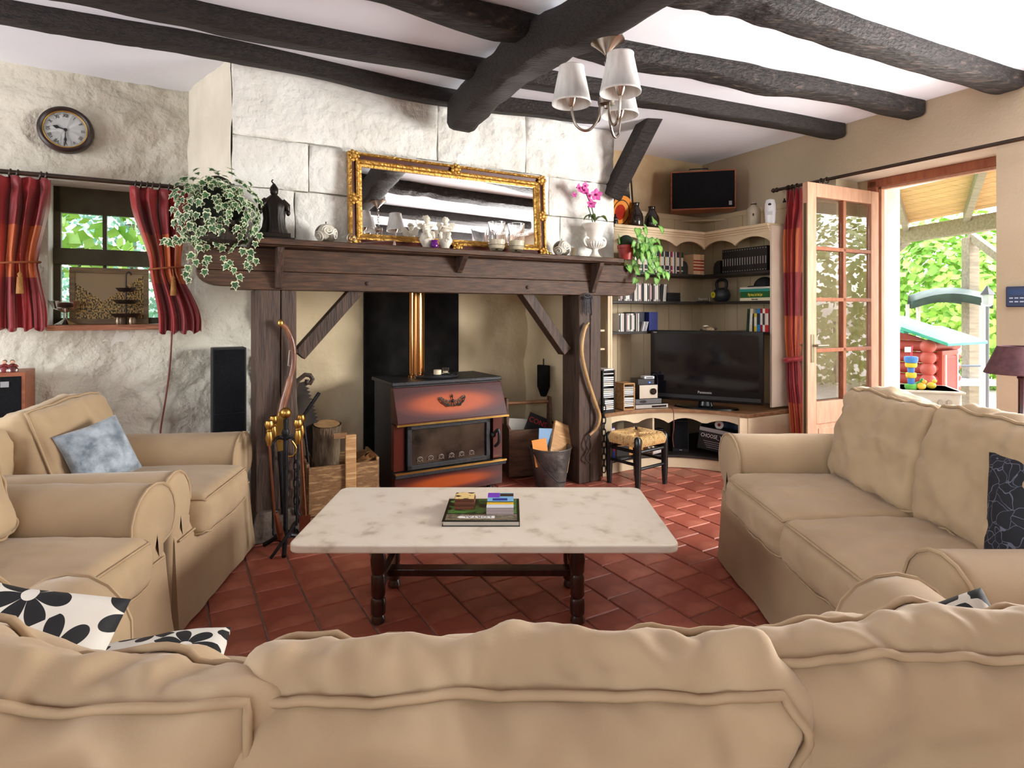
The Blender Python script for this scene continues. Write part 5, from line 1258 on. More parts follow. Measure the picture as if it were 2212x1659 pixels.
dv = arc_pts(18, .02)[7]; MB().bar(dv+Vector((0, 0, .28)), dv+LBk.eb*.35+Vector((0, 0, .28)), .018, .34).build('divider', m_cream, lu)
MB().bar(bkL+Vector((0, -.03, .26)), bkC+Vector((0, -.03, .26)), .012, .40).build('back_panel', m_creaml, lu)
MB().bar(bkC+Vector((-.03, 0, .26)), Rb+Vector((-.03, 0, .26)), .012, .40).build('back_panel', m_creaml, lu)
# ================================================================ television
TLf = Vector((1.168, 5.0, 0)); TR = Vector((1.955, 4.60, 0))
tvd = (TR-TLf); tw = tvd.length; ta = math.atan2(tvd.y, tvd.x); tc_ = (TLf+TR)/2
tv = thing('television', 'black flat-screen television on the low corner cabinet', 'television', (tc_.x, tc_.y, ZT), ta)
m_tvb = flat('0a0a0c', .18); th_ = .63; tb = .055
MB().box(-tw/2, tw/2, 0, .07, tb, th_).build('housing', m_tvb, tv, bev=.006)
MB().box(-tw/2+.035, tw/2-.035, -.002, .002, tb+.10, th_-.03).build('screen', mat('tv_screen', '0b0b12', rough=.07, spec=.6), tv)
MB().box(-tw/2+.02, tw/2-.02, -.004, .004, tb+.02, tb+.05).build('speaker_bar', flat('1b1b1e', .4), tv, bev=.002)
MB().lathe([(.0001, 0), (.26, .0), (.25, .012), (.06, .02), (.05, .06), (.0001, .06)], 32, T(0, .04, 0) @ Matrix.Diagonal((1, .42, 1, 1))).build('stand', m_tvb, tv, True)
text('Panasonic', .028, flat('b9b9bb', .4), tv, T(.0, -.003, tb+.075) @ RX90); text('VIERA', .012, flat('b9b9bb', .4), tv, T(-tw/2+.04, -.003, th_-.018) @ RX90)
# ================================================================ books and discs (each one a thing)
PAL = ['1a1a1d', 'd8d4cc', '24242a', '8d2a26', '2f5d43', 'c9c2b4', '15151a', 'e4e0d8', '3a3f52', 'b03a34', '5c5147', 'a7b0b5']
_bm = {}
def book(name, label, fr, x, y, z, w, h, d, c, cat, group, tilt=0, band=None, bandc=None, rough=.4, bw=.38):
    key = (round(w, 4), round(h, 3), round(d, 3), c, tuple(band or ()), bandc, bw)
    t = thing(name, label, cat, fr.w(x, y, z), fr.ang, group)
    if tilt: t.rotation_euler = (0, tilt, fr.ang)
    if key not in _bm:
        m1 = MB().box(0, w, 0, d, 0, h).mesh('case'); m1.materials.append(flat(c, rough))
        bs = []
        for (z0, z1) in (band or ()):
            m2 = MB().box(w*(.5-bw), w*(.5+bw), -.0012, .002, h*z0, h*z1).mesh('spine_print'); m2.materials.append(flat(bandc, .5)); bs.append(m2)
        _bm[key] = (m1, bs)
    m1, bs = _bm[key]
    o = bpy.data.objects.new('case', m1); COL.objects.link(o); o.parent = t
    for m2 in bs:
        o = bpy.data.objects.new('spine_print', m2); COL.objects.link(o); o.parent = t
    return t
def fx(fr, u, b): return fr.a(u, b)
# shelf 1: coloured films, three leather volumes, black film set
x = fx(LBk, 1372, .03); xe = fx(LBk, 1476, .03); k = 0
cols = ['d9d2c8', '1d1d22', '2a2a31', '9c3a2e', '2e6a4c', '1a1a1f', 'b9b2a6', '22222a', '35353c', '17171b', 'cfcbd0', '1f2233', 'b8353f', 'cbc7d2', '141418']
cn_ = ['cream', 'black', 'charcoal', 'rust red', 'green', 'jet black', 'stone', 'ink black', 'slate', 'coal black', 'silver', 'navy', 'crimson', 'lilac', 'deep black']
while x < xe-.012:
    w = .0145 if k % 4 else .019; i = k % len(cols)
    book('film_case', '%s film case in the coloured row on the top shelf%s' % (cn_[i], '' if k < len(cols) else ', further along'), LBk, x, .035, Z1, w-.0006, .19, .13, cols[i], 'film case', 'coloured film cases', band=[(.1, .16), (.35, .75)], bandc=('d8d4cc', '3a3a40', 'c8b27a', 'e6e2da')[k % 4]); x += w; k += 1
be = thing('bookend', 'rounded black bookend against the coloured films', 'bookend', LBk.w(x+.004, .05, Z1), LBk.ang)
MB().prism([(0, 0), (.075, 0), (.075, .07), (.06, .105), (.03, .118), (0, .12)], 0, .09, MXZ).build('plate', flat('1c1a18', .5), be, bev=.003); 
vx = fx(LBk, 1500, .05)
for i in range(3): book('leather_volume', ('thick red and cream leather volume, film side of the trio', 'thick red and cream leather volume in the middle of the trio', 'thick red and cream leather volume, corner side of the trio')[i], LBk, vx+i*.046, .06, Z1, .044, .185, .12, 'd9b58c', 'book', 'leather volumes', band=[(.2, .27), (.36, .43), (.52, .58), (.66, .72)], bandc='9a1f1a', bw=.5)
b2 = thing('bookend', 'rounded black bookend against the black film set', 'bookend', RBk.w(fx(RBk, 1541, .05), .05, Z1), RBk.ang)
MB().prism([(0, 0), (.075, 0), (.075, .12), (.04, .118), (.012, .095), (0, .06)], 0, .09, MXZ).build('plate', flat('1c1a18', .5), b2, bev=.003)
x0 = fx(RBk, 1560, .03); x1 = min(fx(RBk, 1657, .03), lenR-.012); n = 18
for i in range(n):
    w = (x1-x0)/n; book('film_case', 'black film case with white spine dots in the matching set', RBk, x0+w*i, .03, Z1, w-.0008, .205, .14, '121214', 'film case', 'matching black film set', band=[(.05, .085), (.91, .945), (.3, .6)], bandc='8f8d8a', bw=.16)
# shelf 2: discs, black box, glass sign, kettlebell, book pile
x = fx(LBk, 1338, .03); xe = fx(LBk, 1440, .03); k = 0
pal2 = ['e3ded6', '1b1b1f', 'd6d0c6', '2a2a2e', 'c9a8a0', '111114', 'ece8e0', '3d3a38', '18181b', 'b9b4aa']; pn2 = ['ivory', 'black', 'pale grey', 'charcoal', 'dusty pink', 'jet', 'white', 'brown-grey', 'ink', 'stone']
while x < xe:
    w = .0108; i = (k*7) % 10
    book('disc_case', '%s music disc case in the long row on the middle shelf' % pn2[i], LBk, x, .04, Z2, w-.0008, .15, .13, pal2[i], 'disc case', 'middle shelf discs, %s' % pn2[i], tilt=.0 if x < xe-.07 else .09, band=[(.1, .9)] if k % 3 == 0 else None, bandc=pal2[(i+3) % 10]); x += w; k += 1
bxk = x+.02
for i in range(3): book('flat_case', ('flat black case at the bottom of the small pile', 'flat black case in the middle of the small pile', 'flat black case on top of the small pile')[i], LBk, bxk, .05, Z2+i*.026, .155, .025, .13, '101012', 'case', 'flat black cases')
sg = thing('glass_plaque', 'clear glass plaque with white lettering on the middle shelf', 'plaque', LBk.w(fx(LBk, 1515, .12), .10, Z2), LBk.ang-.5)
MB().box(-.06, .06, -.004, .004, 0, .045).build('glass', m_glass, sg); MB().box(-.065, .065, -.012, .012, 0, .006).build('base', flat('1d1a18', .4), sg); text('Sagulatis', .026, flat('ffffff', .5), sg, T(0, -.006, .028) @ RX90)
kb_x = fx(RBk, 1562, .12); kb = thing('kettlebell', 'dark grey kettlebell with a yellow disc on the middle shelf', 'kettlebell', RBk.w(kb_x, .10, Z2), RBk.ang-.1)
MB().lathe([(.04, 0), (.06, .01), (.078, .045), (.078, .07), (.062, .105), (.03, .122), (.0001, .124)], 28).build('body', mat('kettle_grey', '33353b', '26282c', rough=.45, scale=20), kb, True)
MB().tube(bez([(-.045, 0, .10), (-.062, 0, .15), (-.05, 0, .185), (0, 0, .195), (.05, 0, .185), (.062, 0, .15), (.045, 0, .10)], 5), .014, 10).build('handle', flat('202226', .45), kb, True)
MB().lathe([(.0001, 0), (.028, 0), (.028, -.004)], 20, T(-.02, -.078, .06) @ RX90).build('label_disc', flat('d6c92a', .5), kb); text('4', .03, flat('22262c', .5), kb, T(-.02, -.0795, .06) @ RX90)
px0 = fx(RBk, 1597, .03); pile = [('cream gardening book at the bottom of the pile', .026, 'd9cfae', 'Bomen en struiken', '201a14', 0), ('thick green cookery book with yellow title', .05, '1e5a2c', 'Mijn leven, het hele jaar', 'f0e04a', .008), ('teal book on top of the green cookery book', .024, '2f8f83', '', '', -.012), ('thin white magazine on the teal book', .008, 'e3dfd8', '', '', .004), ('thin pale magazine at the top of the book pile', .008, 'cfc9c0', '', '', -.006)]
z = Z2; Lb_ = lenR-.012-px0
for i, (lb, h, c, tx, tcl, dx) in enumerate(pile):
    t = thing('book', lb+', middle shelf', 'book', RBk.w(px0+dx*.5+.006, .03, z), RBk.ang, 'pile of lying books')
    MB().box(0, Lb_-.012, 0, .2, .0005, h).build('cover', flat(c, .4), t, bev=.001)
    if tx: text(tx, h*.72, flat(tcl, .5), t, T((Lb_-.012)/2, -.001, h*.5) @ RX90, sx=.42 if i == 1 else .42)
    z += h
hat = thing('cloth_hat', 'black cloth cap lying on the pile of books', 'cap', RBk.w(px0+Lb_*.58, .12, z), RBk.ang)
MB().ball(.085, (0, 0, .0), 20, 10, (1.05, 1, 1)).build('crown_cloth', flat('141416', .8), hat, True); 
hat.children[0].data.transform(Matrix.Identity(4)); 
for v in hat.children[0].data.vertices: v.co.z = max(v.co.z, 0)
MB().prism([(-.09+.02*i, -.10-.02*math.sin(i/9*PI)) for i in range(10)]+[(.09, -.04), (-.09, -.04)], 0, .008).build('peak', flat('141416', .8), hat)
# shelf 3: discs, binders, colour books, turtle
x = fx(LBk, 1337, .04); k = 0; xe = fx(LBk, 1380, .04)
while x < xe:
    w = .0105; i = (k*3) % 10; book('disc_case', '%s music disc case in the row on the lowest shelf' % pn2[i], LBk, x, .04, Z3, w-.0008, .15, .13, pal2[i], 'disc case', 'lowest shelf discs, %s' % pn2[i], band=[(.1, .9)] if k % 3 == 0 else None, bandc=pal2[(i+5) % 10]); x += w; k += 1
MB_ = [('dark grey slip box behind leaning discs on the lowest shelf', '33343c', .115, .16), ('navy blue ring binder beside the television', '1d2a6b', .10, .162)]
for i, (lb, c, w, h) in enumerate(MB_):
    t = thing('ring_binder' if i else 'slip_box', lb, 'binder' if i else 'box', LBk.w(x+.004, .10 if not i else .05, Z3), LBk.ang); MB().box(0, w, 0, .15, 0, h).build('case', flat(c, .5), t, bev=.002)
    if i:
        for q_ in range(8): MB().box(.006, w-.006, -.0015, 0, .012+q_*.018, .014+q_*.018).build('rib', flat('16205a', .5), t)
    x += w+.003
for i in range(4): book('disc_case', ('grey disc case leaning against the slip box, outermost', 'white disc case leaning against the slip box', 'silver disc case leaning against the slip box', 'pale disc case leaning against the slip box, next to the binder')[i], LBk, fx(LBk, 1384, .03)+.018*i, .03, Z3, .009, .085, .08, ('6a6c70', 'e6e2dc', 'a9abb0', 'cfccc6')[i], 'disc case', 'leaning discs', tilt=.3)
bx0 = fx(RBk, 1612, .04); xs = bx0; cb = [('dark green book on the lowest shelf', '1f3a2a', .018), ('cream book on the lowest shelf', 'd8cdb0', .018), ('black book on the lowest shelf', '1a1a1c', .012), ('yellow book on the lowest shelf', 'd8b82c', .016), ('bright blue book on the lowest shelf', '2b7fc0', .02), ('dark red book on the lowest shelf', '8f1f25', .014), ('white book on the lowest shelf', 'e6e0d6', .014), ('scarlet book on the lowest shelf', 'c02a2a', .022), ('navy book on the lowest shelf', '22304e', .016)]
sc_ = (lenR-.014-bx0)/sum(c[2] for c in cb)
for i, (lb, c, w) in enumerate(cb):
    w *= sc_; book('book', lb, RBk, xs, .04, Z3, w-.001, .19 if i not in (2, 3) else .15, .14, c, 'book', 'coloured books by the curtain', tilt=.06 if i < 2 else 0, band=[(.3, .8)], bandc='e0dccf' if i % 2 else '2a2a2a'); xs += w
tu = thing('turtle_ornament', 'small dark tortoise ornament on top of the television', 'ornament', Vector((tc_.x, tc_.y, ZT+th_))+Vector((.03, .035, 0)), ta)
MB().ball(.05, (0, 0, .01), 18, 9, (1.25, .5, .55)).build('shell', mat('tortoise', '2a2018', '8b765a', rough=.4, scale=30), tu, True)
for v in tu.children[0].data.vertices: v.co.z = max(v.co.z, .001)
MB().ball(.014, (.065, 0, .018), 10, 7, (1.3, .8, .8)).build('head', flat('3a2d20', .4), tu, True); MB().ball(.016, (-.01, 0, .036), 10, 7, (1.4, .6, .5)).build('pale_shell_spot', flat('d8cdb8', .4), tu, True)  # small pale ellipsoid set on top of the dark shell
# ================================================================ things on the bookcase top
def bt(u, off, fr): return fr.w(fr.a(u, off), off, ZC)
m_dvase = mat('dark_vase', '1b1412', '2b201b', rough=.18, scale=6, coat=.5)
for i, (u, hh) in enumerate(((1373, .215), (1408, .20))):
    t = thing('dark_vase', ('tall dark brown bottle vase beside the painted plate', 'dark brown bottle vase, shorter of the pair')[i], 'vase', bt(u, .09, LBk), 0, 'dark bottle vases'); k = hh/.2
    MB().lathe([(.05, 0), (.064, .02*k), (.066, .06*k), (.06, .11*k), (.034, .155*k), (.028, .17*k), (.03, .19*k), (.035, .2*k), (.028, .2*k), (.024, .17*k), (.0001, .16*k)], 26).build('body', m_dvase, t, True)
pl_ = thing('painted_plate', 'orange and red painted plate propped behind the vases', 'plate', bt(1338, .15, LBk)+Vector((0, 0, .135)), LBk.ang+.15)
MB().lathe([(.0001, .008), (.07, .008), (.10, .018), (.14, .03), (.14, .022), (.10, .008), (.0001, -.004)], 40, Matrix.Rotation(.2, 4, 'X') @ RX90).build('dish', flat('d98a3c', .3), pl_, True)
MB().lathe([(.0001, .0095), (.066, .0095)], 30, Matrix.Rotation(.2, 4, 'X') @ RX90 ).build('painted_centre', mat('plate_red', 'd3422a', 'b8301f', rough=.3, scale=8), pl_)
MB().tube([(.102*math.cos(k/40*2*PI), .102*math.sin(k/40*2*PI), .0195) for k in range(40)], .004, 5, True, Matrix.Rotation(.2, 4, 'X') @ RX90).build('painted_ring', flat('1a1512', .4), pl_)
mn = thing('small_bottle', 'small black and white bottle in front of the painted plate', 'bottle', bt(1329, .05, LBk)); MB().lathe([(.02, 0), (.024, .03), (.02, .06), (.008, .075), (.008, .095), (.0001, .096)], 16).build('body', flat('1a1a1c', .3), mn, True); MB().lathe([(.0225, .03), (.0215, .05)], 16).build('paper_band', flat('d0ccc4', .5), mn, True)
fp_ = thing('framed_painting', 'small dark landscape painting in a gold and black frame', 'picture', LBk.w(LBk.a(1352, .26), .27, ZG), LBk.ang); 
fp_.rotation_euler = (math.radians(-6), 0, LBk.ang)
for x0, x1, z0, z1, m, y in ((-.10, .10, 0, .30, flat('1b1713', .4), 0), (-.078, .078, .022, .278, m_gold, -.004), (-.068, .068, .032, .268, flat('d8ccb0', .5), -.007)): MB().box(x0, x1, y-.006, y+.008, z0, z1).build('frame_layer', m, fp_, bev=.002)
MB().box(-.055, .055, -.016, -.008, .045, .255).build('canvas', mat('dark_landscape', '17130f', '8a8478', rough=.5, scale=14, lo=.5, hi=.75), fp_)
ctr_ = (cA+cB)/2; su0, su1 = 1447, 1592
ysp = 5.30; q0, q1 = px(1449, 400, ysp), px(1590, 400, ysp-.12); dspk = q1-q0; asp = math.atan2(dspk.y, dspk.x); spw = Vector((dspk.x, dspk.y, 0)).length
ls = thing('wide_speaker', 'wide wooden-cased loudspeaker lying on the bookcase corner', 'speaker', ((q0.x+q1.x)/2, (q0.y+q1.y)/2, ZG), asp)
hsp = px(1520, 368, ysp-.06).z-ZG
MB().box(-spw/2, spw/2, 0, .22, 0, hsp).build('case', m_teak, ls, bev=.003); MB().box(-spw/2+.012, spw/2-.012, -.006, .004, .012, hsp-.012).build('grille', m_grille, ls, bev=.003); MB().box(spw/2-.06, spw/2-.035, -.009, -.005, .03, .065).build('badge', flat('9a9a9c', .4, .5), ls)
MB().tube([(-.1, .2, hsp-.02), (-.1, .2, hsp+.06), (.06, .2, hsp+.06), (.06, .2, hsp-.02)], .006, 6).build('wall_bracket', flat('222226', .5), ls)
jg = thing('stoneware_jug', 'grey stoneware bottle with a dark neck ring', 'jug', bt(1628, .06, RBk)); MB().lathe([(.045, 0), (.055, .008), (.057, .12), (.05, .15), (.022, .172), (.018, .182), (.024, .19), (.022, .2), (.016, .2), (.0001, .19)], 26).build('body', mat('stoneware', 'b8ad98', '9d927f', rough=.35, scale=9), jg, True); MB().lathe([(.021, .180), (.025, .187), (.021, .193)], 20).build('neck_ring', flat('4a4238', .4), jg, True); MB().box(-.03, -.02, -.058, -.05, .08, .1).build('maker_mark', flat('2a2622', .5), jg)
af = thing('air_freshener', 'white oval air freshener dispenser beside the stoneware bottle', 'air freshener', bt(1664, .06, RBk), RBk.ang+.5); MB().lathe([(.035, 0), (.04, .02), (.044, .1), (.042, .16), (.032, .195), (.0001, .205)], 26, Matrix.Diagonal((1, .7, 1, 1))).build('body', flat('e9eaee', .3), af, True); MB().ball(.014, (0, -.026, .155), 14, 8, (1, .5, .8)).build('nozzle', flat('1d1d20', .4), af, True); MB().box(-.02, .02, -.032, -.024, .07, .10).build('cover_line', flat('c2c4ca', .4), af)
vi = thing('small_vial', 'tiny dark glass vial on the gallery rail', 'vial', G2.lerp(G3, .93)+Vector((-.006, -.006, ZG))); MB().lathe([(.012, 0), (.014, .01), (.01, .02), (.005, .026), (.007, .036), (.0001, .037)], 14).build('body', flat('1e1712', .2), vi, True)
# ================================================================ counter electronics
def ct(x, y): return Vector((x, y, ZT))
def on_counter(u, v): Y = F*(H-ZT)/(v-HV); return ct((u-CX)/F*Y, Y)
tw1 = on_counter(1328, 893); rk = thing('cd_tower', 'black disc rack packed with white-spined discs on the counter', 'disc rack', tw1+Vector((-.04, .03, 0)), LBk.ang)
W_, Hh = .125, .33
for bx in ((-W_/2, -W_/2+.012, 0, .14, 0, Hh), (W_/2-.012, W_/2, 0, .14, 0, Hh), (-W_/2, W_/2, 0, .14, Hh-.012, Hh), (-W_/2, W_/2, 0, .14, 0, .02), (-W_/2, W_/2, .13, .14, 0, Hh)): MB().box(*bx).build('rack_panel', flat('121214', .4), rk, bev=.003)
pl3 = ['white', 'cream', 'grey', 'pale']; pc3 = ['e9e6e0', 'd9cfbf', 'b7b5b2', 'd8d8da']
def lying(n, org, fr_ang, w, d, z0, dz, grp, where):
    me = [MB().box(-w/2, w/2, 0, d, 0, dz*.62).mesh('case') for _ in pc3]
    for m_, c in zip(me, pc3): m_.materials.append(flat(c, .35))
    for i in range(n):
        if i % 6 == 5: continue
        t = thing('disc_case', '%s disc case slotted in the %s' % (pl3[i % 4], where), 'disc case', org+Vector((0, 0, z0+i*dz)), fr_ang, grp+', '+pl3[i % 4]); o = bpy.data.objects.new('case', me[i % 4]); COL.objects.link(o); o.parent = t
lying(19, rk.location+LBk.eb*.004, LBk.ang, W_-.026, .12, .024, .0152, 'discs in the black rack', 'black disc rack')
sv = thing('disc_case', 'pale disc case lying on top of the black disc rack', 'disc case', rk.location+Vector((0, 0, Hh)), LBk.ang+.15); MB().box(-.055, .05, .0, .12, 0, .01).build('case', flat('d5d2cd', .35), sv)
tw2 = on_counter(1371, 889); r2 = thing('wooden_cd_rack', 'pale wooden disc rack between the black rack and the stereo', 'disc rack', tw2+Vector((-.03, .06, 0)), LBk.ang-.1)
for bx in ((-.055, -.045, 0, .13, 0, .215), (.045, .055, 0, .13, 0, .215), (-.055, .055, 0, .13, .205, .215), (-.055, .055, 0, .13, 0, .01), (-.05, .05, .12, .13, 0, .215)): MB().box(*bx).build('rack_panel', m_pine, r2, bev=.002)
lying(12, r2.location+(-Vector((math.sin(-LBk.ang+.1), math.cos(-LBk.ang+.1), 0)))*.004*-1, LBk.ang-.1, .088, .11, .03, .0145, 'discs in the wooden rack', 'pale wooden disc rack')
eq = on_counter(1405, 886)+Vector((.0, .07, 0)); ea_ = LBk.ang-.25
def dev(name, label, dx, dz, w, d, h, c, cat, fc=None, dy=0):
    t = thing(name, label, cat, eq+Vector((math.cos(ea_)*dx-math.sin(ea_)*dy, math.sin(ea_)*dx+math.cos(ea_)*dy, dz)), ea_); MB().box(-w/2, w/2, 0, d, .0, h).build('housing', flat(c, .35), t, bev=.003)
    if fc: MB().box(-w/2+.004, w/2-.004, -.004, .001, .004, h-.004).build('front_plate', flat(fc, .3, .4), t, bev=.001)
    return t
d1 = dev('dvd_player', 'flat silver disc player at the bottom of the stereo pile', .03, 0, .30, .20, .036, '1b1b1d', 'disc player', 'a9a59e'); MB().box(.0, .13, -.006, -.003, .01, .026).build('display', flat('1a0f0f', .2), d1)
d2 = dev('set_top_box', 'dark grey set-top box on the flat silver disc player', 0, .037, .24, .18, .042, '2c2c2f', 'set-top box', '5e5e60'); MB().lathe([(.0001, 0), (.02, 0), (.02, -.003)], 20, T(-.05, -.004, .022) @ Matrix.Diagonal((1.6, 1, .6, 1)) @ RX90).build('logo_plate', flat('1b1b1d', .3), d2)
d3 = dev('mini_stereo', 'silver-fronted mini stereo with a round dial', .0, .08, .17, .19, .115, '141416', 'stereo', 'b9b2a2'); MB().lathe([(.026, 0), (.026, -.012), (.02, -.018), (.0001, -.018)], 24, T(.04, -.003, .06) @ Matrix.Rotation(PI/2, 4, 'X') @ Matrix.Diagonal((1, 1, -1, 1))).build('dial', flat('3a2f2a', .2, .8), d3, True)
d4 = dev('modem', 'small black modem with a blue light on the mini stereo', -.02, .196, .15, .13, .045, '161619', 'modem'); MB().ball(.006, (.03, -.002, .016)).build('status_light', mat('blue_led', '2a4bff', emit=6), d4, True)
d5 = dev('white_router', 'little white switch box on the modem', .01, .242, .09, .07, .02, 'd9d9dc', 'switch box'); MB().tube(bez([(.04, .05, .012), (.08, .06, .03), (.12, .09, .0), (.13, .1, -.1)], 5), .0035, 6).build('cable', flat('151517', .5), d5, True); MB().box(-.03, .03, -.002, 0, .006, .014).build('label', flat('33343a', .5), d5)
wh_ = dev('clear_bottle', 'white paper cup standing in front of the stereo top', -.03, .196, .05, .03, .03, 'e4dfd5', 'cup', None, -.045) if False else None
# whatnot items
w1 = thing('photo_frame', 'small dark photo frame with a dog picture on the end shelf', 'photo frame', LBk.w(-.19, .10, wz_[0]), LBk.ang); MB().box(-.05, .05, -.006, .006, 0, .085).build('frame', flat('1a1d1a', .4), w1, bev=.002); MB().box(-.042, .042, -.008, -.005, .008, .077).build('photo', mat('photo_print', '3f6a3a', 'e9e3d8', rough=.4, scale=22, lo=.45, hi=.55), w1)
w2 = thing('china_swan', 'little blue and white china boat ornament on the end shelf', 'ornament', LBk.w(-.18, .10, wz_[1]), LBk.ang); MB().tube(bez([(-.04, 0, .04), (-.025, 0, .016), (0, 0, .01), (.025, 0, .016), (.04, 0, .04)], 5), [.004]*4+[.014]*13+[.004]*4, 10).build('hull', mat('china', 'e8e6ea', '38407a', rough=.2, scale=45, lo=.5, hi=.56), w2, True); MB().box(-.01, .01, -.008, .008, .02, .03).build('deck', flat('2b3468', .3), w2)
# ================================================================ inside the low cabinet
zb2 = .105
sw_ = thing('subwoofer', 'black upright subwoofer inside the low cabinet', 'speaker', (1.395, 4.90, zb2), ta*.3); MB().box(-.065, .065, 0, .16, 0, .26).build('cabinet', flat('0e0e10', .5), sw_, bev=.003); MB().box(-.058, .058, -.005, .002, .03, .252).build('grille', m_grille, sw_, bev=.002); MB().box(-.012, .012, -.004, 0, .015, .019).build('badge', flat('c0c0c0', .3, .6), sw_)
bxx = thing('game_box', 'black cardboard box with white lettering tilted in the low cabinet', 'box', (1.66, 4.80, zb2+.003), -.42); bxx.rotation_euler = (0, .14, -.42)
MB().box(-.16, .13, 0, .14, .02, .20).build('carton', flat('131316', .5), bxx, bev=.002); MB().box(-.161, .131, -.003, .001, .17, .20).build('grey_band', flat('9d9a98', .5), bxx); text('CHOOSE_YOUR_', .045, flat('e6e4e0', .5), bxx, T(-.02, -.002, .135) @ RX90, sx=.72)
for i in range(4): MB().box(-.12+.01*i, .08, -.0015, 0, .09-.016*i, .093-.016*i).build('small_print', flat('b5b5b5', .5), bxx)
tin = thing('tape_roll', 'white paper roll with a red core on the black box', 'roll', (1.70, 4.86, zb2+.235), -.4); MB().lathe([(.012, -.02), (.034, -.02), (.034, .02), (.012, .02)], 24, RX90).build('roll', flat('dcd3ca', .5), tin, True); MB().lathe([(.0001, .0205), (.013, .0205)], 16, RX90).build('core', flat('a8322c', .5), tin)
rkt = thing('blue_racket', 'blue badminton racket case leaning inside the low cabinet', 'racket case', (1.86, 4.95, zb2+.16), -.6); MB().ball(.1, (0, 0, .03), 20, 10, (1.2, .25, .7)).build('cover', flat('2a3c52', .5), rkt, True); MB().tube([(-.1, 0, .0), (-.25, -.02, .06)], .01, 8).build('handle', flat('20242c', .5), rkt, True)
for i in range(2):
    s_ = thing('shuttlecock', ('white shuttlecock lying on the cabinet floor, pointing to the subwoofer', 'white shuttlecock lying on the cabinet floor behind the other')[i], 'shuttlecock', (1.19+.03*i*-1, 4.80+.05*i, zb2+.034), .1*i, 'shuttlecocks')
    q = MB(); n = 16
    for k in range(n):
        a0, a1 = 2*PI*k/n, 2*PI*(k+.8)/n; q.add([(.02, .012*math.cos(a0), .012*math.sin(a0)), (.02, .012*math.cos(a1), .012*math.sin(a1)), (-.055, .033*math.cos(a1), .033*math.sin(a1)), (-.055, .033*math.cos(a0), .033*math.sin(a0))], [(0, 1, 2, 3)])
    q.build('feather_skirt', flat('dcd8d0', .6), s_, sol=.001); MB().ball(.013, (.026, 0, 0), 12, 8, (1.2, 1, 1)).build('cork', flat('e8e4da', .5), s_, True)
gm = thing('board_game', 'blue and red board game box standing in the low cabinet', 'box', (.775, 4.68, zb2), LBk.ang); MB().box(-.05, .05, 0, .2, 0, .24).build('carton', mat('game_print', '2b4fae', 'c9364f', rough=.4, scale=9, lo=.5, hi=.55), gm, bev=.002); MB().box(-.046, .046, -.002, 0, .19, .235).build('title_panel', flat('e2e0e6', .5), gm)
dk = thing('black_case', 'flat black electronics case on the cabinet shelf behind the stool', 'case', (.95, 4.80, zb2+.085), LBk.ang-.15); MB().box(-.11, .11, 0, .18, 0, .045).build('shell', flat('141417', .4), dk, bev=.004); MB().box(-.10, .10, .01, .17, .045, .049).build('lid', flat('26262a', .4), dk, bev=.002)
d6 = thing('wooden_drawer_box', 'small yellow pine box under the black electronics case', 'box', (.95, 4.79, zb2), LBk.ang-.15); MB().box(-.12, .13, 0, .18, 0, .083).build('box', mat('yellow_pine', 'c98f3f', 'b67c32', rough=.5, scale=6), d6, bev=.002); MB().box(-.12, -.005, -.003, .0, .002, .081).build('dark_front', flat('1a1512', .5), d6)
gr = thing('green_toy', 'bright green plastic toy on the black electronics case', 'toy', (1.02, 4.81, zb2+.135), .4); MB().ball(.028, (0, 0, .02), 14, 8, (1.2, .9, .7)).build('shell', flat('4fae3a', .4), gr, True); MB().ball(.014, (.03, -.005, .014), 10, 6).build('nose', flat('2f7a28', .4), gr, True)
ju = thing('cable_tangle', 'tangle of black cables inside the low cabinet', 'cables', (1.2, 4.98, zb2+.02)); 
for k in range(7):
    MB().tube(bez([(R.uniform(-.12, .12), R.uniform(-.05, .05), R.uniform(0, .16)) for _ in range(6)], 6), .007, 6).build('cable', flat('101012', .5), ju, True)
hcab = thing('hanging_cable', 'thin red-brown cable hanging over the cabinet front', 'cable', on_counter(1452, 889)+Vector((0, -.03, 0))); MB().tube(bez([(0, .1, .03), (0, .0, .012), (.002, -.006, -.03), (.004, -.004, -.12), (.0, .02, -.20), (.012, .03, -.28)], 6), .0035, 6).build('flex', flat('6a3a30', .6), hcab, True)
# ================================================================ rush stool
spx = (on_counter(1, 900), 0); lc = [(1330, 1040), (1373, 1058), (1420, 1043)]
def fl_(u, v): Y = F*H/(v-HV); return Vector(((u-CX)/F*Y, Y, 0))
c_a, c_b, c_c = fl_(1331, 1041), fl_(1371, 1060), fl_(1421, 1046); cen = (c_a+c_c)/2; c_d = c_a+c_c-c_b
dirx = (c_c-c_b); ang_s = math.atan2(dirx.y, dirx.x)
sto = thing('rush_stool', 'low stool with woven rush seat and black legs', 'stool', cen, ang_s)
sd = .30; sd2 = .27; sz_ = .375
m_blkw = mat('black_lacquer', '0c0d0d', '191a1a', rough=.25, scale=8)
LP = [(-sd/2, -sd2/2), (sd/2, -sd2/2), (sd/2, sd2/2), (-sd/2, sd2/2)]
for x, y in LP: MB().lathe([(.017, 0), (.024, .12), (.026, .30), (.024, sz_-.01), (.014, sz_+.004), (.0001, sz_+.006)], 16, T(x, y, 0)).build('leg', m_blkw, sto, True)
for i in range(4):
    p, q = LP[i], LP[(i+1) % 4]; MB().tube([(*p, .15+.03*(i % 2)), (*q, .15+.03*(i % 2))], .012, 8).build('stretcher', m_blkw, sto, True); MB().tube([(*p, .27), (*q, .27)], .013, 8).build('stretcher', m_blkw, sto, True)
m_rush = mat('rush', 'c69a5f', '7f5a30', rough=.8, scale=10, stretch=(6, 6, 6), lo=.3, hi=.7, c3='d7b27a')
